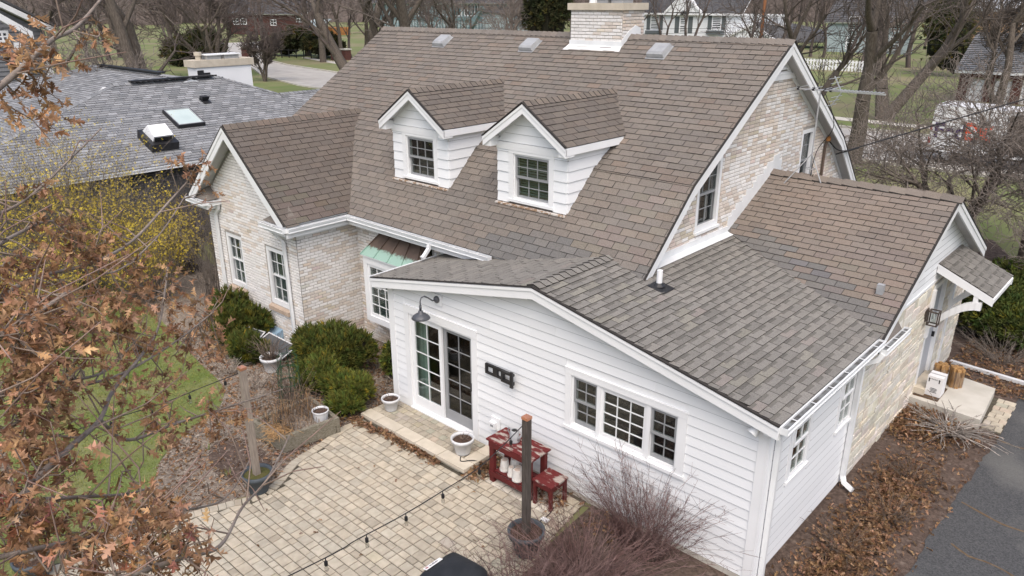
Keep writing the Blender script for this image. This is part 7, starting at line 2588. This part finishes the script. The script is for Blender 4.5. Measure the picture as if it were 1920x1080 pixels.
evergreen('yew_shrub', 'large dark yew shrub between the brick wing and the bay window', (-2.15, -0.05, 0), 1.0, 0.72, 0.82, 5600, 'yew_green', 41, spiky=0.9, size=(.07, .13), lumps=11, bright=1.35)
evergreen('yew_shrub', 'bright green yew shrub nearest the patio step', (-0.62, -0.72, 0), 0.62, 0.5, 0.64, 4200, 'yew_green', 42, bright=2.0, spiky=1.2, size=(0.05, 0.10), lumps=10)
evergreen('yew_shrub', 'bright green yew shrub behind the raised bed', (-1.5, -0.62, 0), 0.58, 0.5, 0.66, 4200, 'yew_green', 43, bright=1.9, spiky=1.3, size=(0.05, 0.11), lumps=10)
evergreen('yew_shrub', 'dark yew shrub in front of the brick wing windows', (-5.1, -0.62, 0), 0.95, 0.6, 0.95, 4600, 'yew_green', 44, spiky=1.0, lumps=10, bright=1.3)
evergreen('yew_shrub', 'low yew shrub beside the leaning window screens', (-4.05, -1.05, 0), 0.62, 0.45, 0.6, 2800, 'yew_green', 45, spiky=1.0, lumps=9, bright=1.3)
evergreen('boxwood_shrub', 'small yellowish shrub tucked under the bay window', (-0.95, 0.75, 0), 0.35, 0.3, 0.75, 1000, 'yew_green', 46, bright=1.8)
evergreen('juniper_bush', 'broad green juniper beyond the entry stoop', (8.35, 11.0, 0), 1.6, 1.1, 1.45, 4600, 'juniper_green', 47, size=(0.10, 0.19), bright=1.1)
evergreen('juniper_bush', 'broad green juniper at the right picture edge', (10.2, 11.9, 0), 1.7, 1.3, 1.7, 4600, 'juniper_green', 48, size=(0.10, 0.19), bright=1.15)
evergreen('juniper_bush', 'dark juniper behind the leaning trunk', (7.9, 13.2, 0), 1.6, 1.2, 1.2, 2600, 'juniper_green', 53, size=(0.10, 0.19), bright=0.9)
gp = ground_at(366, 104, 104)
evergreen('evergreen_bush', 'rounded evergreen bush across the street by the gate pillar', gp, 5.0, 3.0, 4.2, 1500, 'conifer_dark', 49, size=(0.5, 0.9))
gp = ground_at(548, 90, 118)
evergreen('evergreen_bush', 'evergreen bush in front of the red brick house', gp, 4.0, 3.0, 3.6, 1000, 'conifer_dark', 50, size=(0.5, 0.9))
gp = ground_at(612, 92, 112)
evergreen('evergreen_bush', 'evergreen bush before the orange shed', gp, 3.2, 3.0, 3.4, 900, 'conifer_dark', 54, size=(0.5, 0.9))
gp = ground_at(1025, 62, 66)
evergreen('conifer_tree', 'dark conifer standing left of the brick chimney', (gp[0], gp[1], 2.0), 2.2, 2.2, 8.5, 2600, 'conifer_dark', 51, size=(0.25, 0.5), cat='tree')
gp = ground_at(1782, 50, 92)
evergreen('conifer_tree', 'tall olive green conifer before the tan house', (gp[0], gp[1], 0.5), 2.6, 2.6, 9.5, 2800, 'conifer_dark', 52, size=(0.25, 0.5), cat='tree', bright=1.7)

# ---- twiggy deciduous shrubs
def twig_shrub(name, label, c, rx, ry, h, n, seed, m='twig_purple', side=5, r0=0.0055, lean=0.5, group=None, tips=None, cat='shrub', rmin=0.0022):
    R = random.Random(seed)
    S, T = [], []
    for _ in range(n):
        a, q = R.uniform(0, 6.28), math.sqrt(R.random())
        x, y = c[0] + rx * .35 * q * math.cos(a), c[1] + ry * .35 * q * math.sin(a)
        b = R.uniform(0, 6.28) if R.random() < .3 else a + R.gauss(0, .5)
        ln = lean * R.uniform(.2, 1.3)
        dx, dy, dz = math.cos(b) * ln * rx, math.sin(b) * ln * ry, h * R.uniform(.55, 1.05)
        L = math.sqrt(dx * dx + dy * dy + dz * dz)
        dx, dy, dz = dx / L, dy / L, dz / L
        p = (x, y, c[2])
        r = r0 * R.uniform(.6, 1.2)
        k = R.uniform(.6, 1.5)
        ns = 5
        for i in range(ns):
            dx += R.gauss(0, .1); dy += R.gauss(0, .1); dz += R.gauss(0, .06) - .03 * i
            g = 1 / math.sqrt(dx * dx + dy * dy + dz * dz)
            dx, dy, dz = dx * g, dy * g, dz * g
            e = (p[0] + dx * L / ns, p[1] + dy * L / ns, max(p[2] + dz * L / ns, 0.03))
            S.append((*p, *e, r, r * .8)); T.append((k, k, k))
            if i >= 1:
                for _s in range(R.randint(0, side)):
                    f = R.random()
                    s0 = tuple(p[j] + (e[j] - p[j]) * f for j in range(3))
                    tx, ty, tz = dx + R.gauss(0, .55), dy + R.gauss(0, .55), dz + R.gauss(0, .45)
                    g = R.uniform(.07, .22) * (h / 1.2) / math.sqrt(tx * tx + ty * ty + tz * tz)
                    mi = (s0[0] + tx * g * .5, s0[1] + ty * g * .5, s0[2] + tz * g * .5)
                    en = (s0[0] + tx * g + R.gauss(0, .02), s0[1] + ty * g + R.gauss(0, .02), s0[2] + tz * g - .01)
                    rr = max(r * .5, rmin)
                    S.append((*s0, *mi, rr, rr * .8)); T.append((k, k, k))
                    S.append((*mi, *en, rr * .8, rr * .6)); T.append((k, k, k))
                    if tips is not None:
                        tips.append(en)
            p = e
            r = max(r * .8, rmin)
    t = thing(name, label, cat, c, 0, group)
    prisms('branches', S, (m,), t, 3, None, T)
    return t


twig_shrub('barberry_shrub', 'tall upright twiggy shrub against the white siding under the window', (5.98, -0.45, 0), 0.95, 0.42, 1.35, 190, 61, lean=0.95, side=6, r0=0.005)
twig_shrub('barberry_shrub', 'low dense purple twiggy shrub by the dark post planter', (5.75, -1.55, 0), 1.15, 0.85, 0.74, 420, 62, lean=0.95, side=6)
twig_shrub('barberry_shrub', 'purple twiggy shrub spilling over the patio at the bottom edge', (5.6, -2.55, 0), 0.95, 0.75, 0.8, 330, 63, lean=0.95, side=6)
twig_shrub('bare_bush', 'sparse grey bush of bare twigs between stoop and juniper', (8.3, 9.9, 0), 0.95, 0.6, 0.75, 90, 64, m='twig_grey', lean=1.0, side=4)
twig_shrub('bare_bush', 'thin bare bush growing at the far corner of the brick wing', (-7.6, 0.2, 0), 0.7, 0.6, 2.6, 40, 65, m='twig_grey', lean=0.35, side=4, r0=0.012)
twig_shrub('bare_bush', 'brown bare bush in front of the dark bungalow wall', (-9.4, 1.6, 0), 1.0, 0.8, 2.4, 70, 66, m='twig_grey', lean=0.4, side=5, r0=0.011)
twig_shrub('brush_pile', 'heap of grey cut branches in the bed beside the stoop', (8.28, 6.0, 0.02), 0.5, 0.42, 0.32, 110, 67, m='brush_grey', lean=1.6, side=3, r0=0.014, cat='brush', rmin=0.006)
for (x, y, h, lb) in ((-2.6, -1.5, .35, 'tuft of dead perennial stems in the bed below the white pot'), (-1.9, -2.0, .4, 'tuft of dead perennial stems at the lawn edge left of the plant cages'),
                      (-1.5, -2.9, .25, 'low dead perennial tuft between lawn and mulch'), (-3.6, -1.55, .3, 'low dead perennial tuft in front of the dark yew'), (-0.3, 0.45, .3, 'dead perennial tuft below the bay window')):
    twig_shrub('dead_perennial', lb, (x, y, 0), .3, .3, h, 55, int(-x * 100), m='chaff', lean=1.0, side=4, cat='plant', group='dead perennials in the planting bed')
twig_shrub('leafy_clump', 'low dark clump of dead plants in the right bed by the downspout', (8.25, 3.95, 0), 0.4, 0.4, 0.35, 60, 68, m='dead_stem', lean=1.1, side=5)
twig_shrub('leafy_clump', 'low clump of dead plants near the white corner of the addition', (8.05, 1.55, 0), 0.4, 0.4, 0.32, 60, 69, m='dead_stem', lean=1.1, side=5)
twig_shrub('leafy_clump', 'brown clump of dead plants in the middle of the right bed', (8.3, 2.75, 0), 0.4, 0.4, 0.32, 50, 70, m='dead_stem', lean=1.1, side=5)
twig_shrub('bare_bush', 'tall brown bare brush against the bungalow gutter', (-11.3, 2.9, 0), 1.2, 1.3, 2.9, 130, 76, m='twig_pink', lean=0.4, side=6, r0=0.012)
twig_shrub('bare_bush', 'tall brown bare brush between forsythia and the brick wing corner', (-10.6, 0.9, 0), 1.2, 1.2, 2.7, 120, 77, m='twig_pink', lean=0.4, side=6, r0=0.012)
FLW_V = [(0, 0, 0), (1, .35, .25), (.55, .0, .1), (1, -.35, .25), (-1, .35, .25), (-1, -.35, .25), (.35, 1, .25), (-.35, 1, .25), (.35, -1, .25), (-.35, -1, .25)]
FLW_F = [(0, 3, 1), (0, 4, 5), (0, 6, 7), (0, 9, 8)]
for (c, rx, ry, h, n, sd, lb) in (((-10.8, -2.0, 0), 1.6, 1.9, 4.4, 300, 71, 'tall yellow flowering forsythia in front of the grey bungalow roof'),
                                  ((-9.2, -0.9, 0), 1.5, 1.3, 2.8, 200, 72, 'lower yellow forsythia bush nearest the brick wing'),
                                  ((-8.3, -4.0, 0), 1.5, 1.3, 2.4, 190, 73, 'yellow forsythia bush half covered by the oak leaves')):
    tips = []
    t = twig_shrub('forsythia_bush', lb, c, rx, ry, h, n, sd, m='twig_grey', side=6, r0=0.009, lean=0.75, tips=tips)
    tp_ = np.array(tips)
    rg = np.random.default_rng(sd)
    N = 9500
    p = tp_[rg.integers(0, len(tp_), N)] + rg.normal(0, .07, (N, 3))
    k = rg.uniform(.7, 1.35, (N, 1))
    scatter('blossom', FLW_V, FLW_F, rot_mats(N, 0, (0.014, 0.030), rg), p, np.concatenate([k, k, k], 1), ('forsythia_yellow',), t, 'stuff')

# ---- oak leaves: lobed, folded on the midrib and curled
def oak_leaf(fold, bend, curl, seed):
    R = random.Random(seed)
    prof = [(0.0, 0.012), (0.14, 0.03), (0.22, 0.25), (0.30, 0.07), (0.44, 0.40), (0.52, 0.08), (0.70, 0.34), (0.76, 0.07), (0.90, 0.14), (1.0, 0.0)]
    V, F = [], []

    def P(x, y):
        yy = abs(y)
        z = yy * math.tan(fold) - bend * (x - .5) ** 2 * 1.4 + curl * yy * yy * 2.2 * math.sin(x * 5 + seed)
        return (x - 0.0, y * math.cos(fold) * .95, z)
    for sg in (1, -1):
        k = len(V)
        pr = [(x + R.uniform(-.02, .02), y * R.uniform(.8, 1.15)) for x, y in prof]
        for x, y in pr:
            V.append(P(x, 0)); V.append(P(min(x + (0.06 if y > .2 else 0), 1.02), sg * y))
        for i in range(len(pr) - 1):
            a, b, c, d = k + 2 * i, k + 2 * i + 1, k + 2 * i + 3, k + 2 * i + 2
            F.append((a, b, c) if sg > 0 else (a, c, b)); F.append((a, c, d) if sg > 0 else (a, d, c))
    return np.array(V), np.array(F)


LEAVES = [oak_leaf(f, b, c, s) for f, b, c, s in ((0.3, 0.5, 0.6, 1), (0.6, 0.8, -0.7, 2), (0.15, 0.3, 1.0, 3), (0.8, 0.2, 0.4, 4), (0.4, 1.1, -1.1, 5), (-0.4, 0.6, 0.8, 6))]


def leaf_tints(n, rg, lo=0.5, hi=1.45):
    k = rg.uniform(lo, hi, (n, 1))
    pale = rg.random((n, 1)) < 0.33
    T = np.concatenate([k, k * rg.uniform(.92, 1.08, (n, 1)), k * rg.uniform(.85, 1.15, (n, 1))], 1)
    return np.where(pale, T * np.array([1.45, 1.5, 1.5]), T)


def litter_leaf(seed):
    R = random.Random(seed)
    pr = [(0, .02), (.2, .24), (.32, .08), (.5, .38), (.62, .1), (.82, .26), (1.0, 0)]
    V, F = [], []
    for sg in (1, -1):
        k = len(V)
        for x, y in pr:
            y *= R.uniform(.75, 1.2)
            z = .35 * y + R.uniform(-.08, .12) - .5 * (x - .5) ** 2 * R.uniform(.2, 1.2)
            V += [(x, 0, -.5 * (x - .5) ** 2 * .7), (x + .05 * (y > .2), sg * y, z)]
        for i in range(len(pr) - 1):
            a, b, c, d = k + 2 * i, k + 2 * i + 1, k + 2 * i + 3, k + 2 * i + 2
            F += [(a, b, c), (a, c, d)] if sg > 0 else [(a, c, b), (a, d, c)]
    return np.array(V), np.array(F)


LITTER = [litter_leaf(q) for q in range(6)]
# the oak in the foreground: trunk out of the frame at the left, limbs reaching in front of the camera
def cp(u, v, dist):
    d = _f * 1.0 + _rt2 * ((u - 960) / 1432.746) - _up2 * ((v - 540) / 1432.746)
    return CAMPOS + d.normalized() * dist


oak = thing('oak_tree', 'oak with clinging brown lobed leaves reaching in from the left', 'tree', (1.3, -11.6, 0))
TR = Vector((1.3, -11.6, 0))
limbs = [
    ([(-60, 650, 4.4), (0, 627, 4.6), (65, 590, 4.8), (130, 545, 5.0)], .026),
    ([(-60, 575, 5.2), (0, 557, 5.4), (67, 520, 5.7), (173, 493, 6.2), (250, 450, 6.8), (320, 375, 7.4), (352, 340, 7.7)], .024),
    ([(-60, 990, 4.2), (0, 967, 4.3), (40, 942, 4.5), (127, 933, 4.8), (233, 927, 5.3), (280, 915, 5.6)], .022),
    ([(-60, 1000, 4.4), (30, 940, 4.5), (83, 883, 4.7), (133, 837, 5.0), (187, 787, 5.4), (213, 730, 5.8), (267, 664, 6.3), (298, 610, 6.8), (315, 500, 7.3)], .028),
    ([(187, 787, 5.4), (240, 825, 5.8), (333, 793, 6.3), (447, 757, 6.9), (530, 730, 7.3)], .018),
    ([(-60, 210, 4.6), (0, 162, 4.8), (52, 117, 5.0), (100, 73, 5.3), (142, 52, 5.6), (188, 0, 6.0), (215, -40, 6.2)], .024),
    ([(-60, 760, 4.6), (0, 742, 4.8), (80, 722, 5.2), (190, 700, 5.8), (240, 655, 6.4)], .02),
    ([(120, 1120, 4.0), (240, 1080, 4.1), (343, 1045, 4.4), (413, 1023, 4.7), (455, 950, 5.2), (500, 900, 5.7), (543, 817, 6.4)], .02),
    ([(-60, 500, 5.0), (30, 440, 5.4), (110, 420, 6.0), (197, 513, 6.6), (290, 450, 7.2), (350, 363, 7.8)], .016),
    ([(-60, 1060, 4.2), (60, 1030, 4.3), (200, 1000, 4.7), (330, 960, 5.2), (420, 935, 5.8), (470, 860, 6.3)], .017),
    ([(-60, 820, 4.8), (20, 800, 5.0), (120, 735, 5.4), (230, 700, 6.0), (330, 640, 6.8), (400, 585, 7.6)], .018),
    ([(-60, 420, 5.5), (40, 380, 5.8), (130, 300, 6.2), (190, 240, 6.6)], .014),
]
OS, OT = [], []
nodes = []
for pts, r in limbs:
    r *= 0.78
    w = [tuple(cp(*q)) for q in pts]
    w = spline(w, 6, False) + [w[-1]]
    n = len(w)
    if pts[0][0] < -20 or pts[0][1] > 1090:
        a = Vector(w[0])
        h = min(max(a.z * 0.75 - 0.6, 1.2), 6.0)
        b = Vector((TR.x, TR.y, h))
        ext = [tuple(b.lerp(a, k / 5) + Vector((0, 0, 0.25 * math.sin(k / 5 * 3.14)))) for k in range(5)]
        for q, e in zip(ext, ext[1:] + [w[0]]):
            OS.append((*q, *e, r * 1.9, r * 1.5)); OT.append((.8, .8, .8))
    for i in range(n - 1):
        ra, rb = r * (1 - .62 * i / n), r * (1 - .62 * (i + 1) / n)
        OS.append((*w[i], *w[i + 1], ra, rb)); OT.append((1, .97, .95))
        nodes.append((w[i], ra))
clusters = [(40, 120, 45, 46, 5), (15, 205, 25, 18, 4.9), (140, 58, 22, 10, 5.5), (70, 90, 25, 10, 5.2),
            (40, 610, 75, 110, 4.7), (120, 560, 60, 90, 5.2), (170, 485, 42, 52, 6.1), (130, 450, 28, 26, 6), (60, 690, 75, 95, 4.9), (150, 640, 60, 80, 5.4),
            (215, 600, 45, 56, 6.2), (262, 560, 40, 46, 6.9), (330, 540, 34, 36, 7.4), (392, 590, 38, 44, 7.8), (400, 645, 28, 26, 7.8), (300, 625, 34, 34, 6.8),
            (340, 672, 28, 24, 7.2), (240, 490, 30, 22, 6.9), (262, 660, 30, 28, 6.6), (35, 540, 45, 40, 5.2), (190, 560, 40, 40, 6),
            (40, 780, 50, 55, 4.9), (110, 760, 38, 34, 5.3), (250, 735, 28, 22, 6.1), (300, 700, 28, 22, 6.7), (30, 860, 52, 60, 4.5), (90, 880, 38, 40, 4.8),
            (150, 930, 42, 26, 5), (100, 1000, 58, 66, 4.6), (30, 1000, 50, 60, 4.3), (205, 965, 40, 26, 5.4), (285, 940, 40, 34, 5.8),
            (300, 1025, 60, 105, 4.4), (250, 1062, 55, 70, 4.2), (335, 965, 26, 18, 5.2), (160, 1060, 58, 55, 4.4), (458, 772, 22, 15, 6.8), (405, 782, 26, 24, 6.6),
            (345, 795, 22, 14, 6.4), (295, 800, 26, 20, 6.0), (352, 318, 22, 24, 7.6), (50, 352, 18, 9, 5.8), (60, 440, 30, 16, 5.6), (232, 885, 8, 2, 5.3), (195, 800, 20, 10, 5.5), (385, 362, 12, 4, 7.8)]
rg = np.random.default_rng(91)
NP = np.array([n_[0] for n_ in nodes])
locs, mats_, tn = [], [], []
for (u, v, rr, cnt, dist) in clusters:
    cnt = int(cnt * 1.75)
    c = np.array(cp(u, v, dist))
    rad3 = rr / 1432.7 * dist * 1.15
    k = max(2, cnt // 10)
    for _ in range(k):
        tip = c + rg.normal(0, .5, 3) * rad3
        j = np.argmin(np.linalg.norm(NP - tip, axis=1) + rg.uniform(0, .25, len(NP)))
        a = NP[j]
        m = (a + tip) / 2 + rg.normal(0, .05, 3)
        OS.append((*a, *m, .0055, .0042)); OT.append((.9, .85, .8))
        OS.append((*m, *tip, .0042, .0028)); OT.append((.9, .8, .75))
        e = tip + (tip - m) * .5 + rg.normal(0, .06, 3)
        OS.append((*tip, *e, .0028, .0018)); OT.append((.9, .75, .7))
        for q in range(max(1, round(cnt / k))):
            f = rg.random()
            locs.append(((tip * (1 - f) + e * f) if q % 3 else (m * (1 - f) * .5 + tip * (1 - .5 * (1 - f)))) + rg.normal(0, .035, 3))
# extra bare twigs along the limbs
for (p, r_) in nodes[::1]:
    if rg.random() < .35:
        d = rg.normal(0, 1, 3); d[2] = abs(d[2]) * .6 + .1
        d /= np.linalg.norm(d)
        L = rg.uniform(.15, .7)
        m = np.array(p) + d * L * .5
        e = m + (d + rg.normal(0, .35, 3)) * L * .5
        OS.append((*p, *m, .006, .0045)); OT.append((1, .9, .85))
        OS.append((*m, *e, .0045, .0025)); OT.append((1, .8, .78))
prisms('branches', OS, ('twig_oak',), oak, 6, None, OT)
mb = MB(); mb.tube([(TR.x, TR.y, -.2), (TR.x + .05, TR.y, 3), (TR.x - .05, TR.y + .1, 6.5), (TR.x, TR.y, 10)], [.32, .25, .19, .09], 12); mb.build('trunk', 'bark', oak, True)
locs = np.array(locs)
N = len(locs)
# each leaf hangs from its stalk: axis mostly downward and outward
ax = rg.normal(0, .75, (N, 3)); ax[:, 2] -= .45
ax /= np.linalg.norm(ax, axis=1, keepdims=True)
u = np.cross(ax, rg.normal(size=(N, 3))); u /= np.linalg.norm(u, axis=1, keepdims=True)
M = np.stack([ax, u, np.cross(ax, u)], 2) * rg.uniform(.055, .106, (N, 1, 1))
T = leaf_tints(N, rg)
dist = np.linalg.norm(locs - np.array(CAMPOS), axis=1)
order = np.argsort(dist)
single = set()
for i in order:
    d = Vector(locs[i]) - CAMPOS
    z = d.dot(_f)
    uu = 960 + 1432.7 * d.dot(_rt2) / z
    vv = 540 - 1432.7 * d.dot(_up2) / z
    if -10 < uu < 700 and -10 < vv < 1090:
        single.add(int(i))
    if len(single) >= 300:
        break
LM = {}
for i in sorted(single):
    k = i % 6
    tv = tuple(np.round(T[i] / .25) * .25)
    if (k, tv) not in LM:
        V_, F_ = LEAVES[k]
        LM[(k, tv)] = mesh_np('leaf', V_, F_, np.repeat(np.array([tv]), len(F_), 0), ('leaf_brown',))
    m = M[i]
    add_obj('leaf', LM[(k, tv)], oak, None, Matrix(((*m[0], locs[i][0]), (*m[1], locs[i][1]), (*m[2], locs[i][2]), (0, 0, 0, 1))))
rest = np.array([i for i in range(N) if i not in single])
VV, FFs, TT, off = [], [], [], 0
for k in range(6):
    idx = rest[rest % 6 == k]
    V_, F_ = LEAVES[k]
    V = np.einsum('kj,nij->nki', V_, M[idx]) + locs[idx][:, None, :]
    VV.append(V.reshape(-1, 3)); FFs.append((F_[None] + (np.arange(len(idx)) * len(V_))[:, None, None]).reshape(-1, 3) + off)
    TT.append(np.repeat(T[idx], len(F_), 0)); off += len(idx) * len(V_)
add_obj('leaf', mesh_np('leaf', np.concatenate(VV), np.concatenate(FFs), np.concatenate(TT), ('leaf_brown',)), oak, 'stuff')

# ---- fallen leaves on beds and in corners
def litter(name, n, sampler, size, seed, lift=0.01, tilt=0.35):
    rg = np.random.default_rng(seed)
    pts = []
    while len(pts) < n:
        q = sampler(rg)
        if q:
            pts.append(q)
    P = np.array(pts)
    P[:, 2] += rg.uniform(0, lift, n)
    T = leaf_tints(n, rg, .3, 1.1) * np.array([.95, .98, 1.0])
    k = np.arange(n)
    M = flat_mats(n, tilt, size, rg)
    VV, FFs, TT, off = [], [], [], 0
    for q in (0, 2, 4):
        idx = k[k % 3 == q // 2]
        V_, F_ = LITTER[q]
        V = np.einsum('kj,nij->nki', V_, M[idx]) + P[idx][:, None, :]
        VV.append(V.reshape(-1, 3)); FFs.append((F_[None] + (np.arange(len(idx)) * len(V_))[:, None, None]).reshape(-1, 3) + off)
        TT.append(np.repeat(T[idx], len(F_), 0)); off += len(idx) * len(V_)
    return add_obj(name, mesh_np(name, np.concatenate(VV), np.concatenate(FFs), np.concatenate(TT), ('leaf_brown',)), None, 'stuff')


def s_bed(rg):   # bed right of the house, thick drifts
    x, y = rg.uniform(7.45, 8.95), rg.uniform(-1.5, 6.6)
    k = math.exp(-((x - 8.15) ** 2 / .12 + (y - 1.2) ** 2 / 2.2)) + math.exp(-((x - 8.2) ** 2 / .1 + (y - 3.6) ** 2 / .8)) + 1.3 * math.exp(-((y - 6.0) ** 2 / .35 + (x - 7.8) ** 2 / .3)) + .022
    return (x, y, -0.01 + .07 * min(k, 1.0) * rg.random()) if rg.random() < k else None


litter('leaf_litter', 5600, s_bed, (.045, .10), 81, 0.05, 0.8)


def s_left(rg):   # planting bed by the patio and the brick wing
    x, y = rg.uniform(-6.5, .55), rg.uniform(-5.6, 1.4)
    if (x + .45) ** 2 / .6 + (y + 3.1) ** 2 / .14 < 1 and rg.random() < .8:
        return None
    if inside(x, y, lawn) or (x < -3.1 and y > 0) or (x > .1 and y > -1.2) or inside(x, y, patio_poly):
        return None
    return (x, y, -0.012)


litter('leaf_litter', 5200, s_left, (.04, .09), 82, 0.03, 0.6)


rg = np.random.default_rng(88)
ch_ = []
while len(ch_) < 9000:
    q = s_left(rg)
    if q:
        ch_.append(q)
ch_ = np.array(ch_)
an, ln = rg.uniform(0, 6.28, 9000), rg.uniform(.02, .09, 9000)
d_ = np.stack([np.cos(an) * ln, np.sin(an) * ln, rg.uniform(-.01, .025, 9000)], 1)
kk = rg.uniform(.5, 1.4, (9000, 1))
prisms('dry_chaff', np.concatenate([ch_, ch_ + d_, np.full((9000, 1), .004), np.full((9000, 1), .0025)], 1), ('chaff',), None, 3, 'stuff', np.concatenate([kk, kk, kk], 1))


def s_step(rg):   # drift along the foot of the step, at the bench and by the siding
    c = rg.random()
    if c < .55:
        x = rg.uniform(-.1, 2.2); return (x, -.87 - abs(rg.normal(0, .06)) - (.05 if x < .6 else 0), .01)
    if c < .8:
        return (2.78 + abs(rg.normal(0, .16)), -.45 + rg.normal(0, .25), .012)
    if c < .9:
        return (4.25 + rg.normal(0, .15), -.35 + rg.normal(0, .12), .012)
    return (4.95 + abs(rg.normal(0, .35)), -.3 + rg.normal(0, .22), .0)


litter('leaf_litter', 1000, s_step, (.05, .095), 83, 0.05, 0.6)


def s_lawn(rg):
    x, y = rg.uniform(-7, -.3), rg.uniform(-7.5, -1.6)
    return (x, y, 0.03) if inside(x, y, lawn) else None


litter('leaf_litter', 420, s_lawn, (.05, .09), 84, 0.02, 0.5)


def s_back(rg):
    x, y = rg.uniform(7.5, 9.3), rg.uniform(8.2, 12)
    return (x, y, 0.0) if not (x < 8.6 and y < 8.25) else None


litter('leaf_litter', 1500, s_back, (.06, .11), 85, 0.03, 0.5)


def s_patio(rg):
    x, y = rg.uniform(.6, 4.6), rg.uniform(-4.5, -1.0)
    return (x, y, .014)


litter('leaf_litter', 16, s_patio, (.05, .09), 86, 0.005, 0.3)

# ---- grass on the back lawn
rg = np.random.default_rng(95)
n = 42000
x, y = rg.uniform(-9, -.1, n), rg.uniform(-7.9, -1.2, n)
lp = np.array(lawn)
ok = np.array([inside(a, b, lawn) for a, b in zip(x, y)])
x, y = x[ok], y[ok]
n = len(x)
BV = [(-.10, 0, 0), (.10, 0, 0), (.02, .25, 1), (-.45, .1, 0), (-.28, .1, 0), (-.7, -.2, .8), (.3, -.1, 0), (.45, -.1, 0), (.75, -.3, .75)]
BF = [(0, 1, 2), (3, 4, 5), (6, 7, 8)]
k = rg.uniform(.7, 1.4, (n, 1))
T = np.concatenate([k * rg.uniform(.9, 1.25, (n, 1)), k, k * .9], 1)
scatter('lawn_grass', BV, BF, flat_mats(n, .25, (.03, .06), rg), np.stack([x, y, np.full(n, -.02)], 1), T, ('grass_blade',), None, 'stuff')
# bulbs and weeds sprouting in the bed
for (u, v, lb) in ((425, 890, 'green bulb shoots in the mulch beside the blue planter'), (388, 840, 'small tuft of green shoots in the mulch left of the post'), (520, 793, 'green shoots in the raised bed corner')):
    p = zpt(u, v, 0.25 if v == 793 else 0)
    mb = MB()
    for k in range(16):
        a = random.uniform(0, 6.28); q = random.uniform(0, .06); h = random.uniform(.08, .17)
        c = Vector((p.x + q * math.cos(a), p.y + q * math.sin(a), p.z - .02))
        mb.add([c + Vector((-.008, 0, 0)), c + Vector((.008, 0, 0)), c + Vector((math.cos(a) * .04, math.sin(a) * .04, h))], [(0, 1, 2)], (1.1, 1.2, 1))
    o = mb.build('plant_shoots', 'grass_blade')
    tag(o, lb, 'plant', 'green shoots')
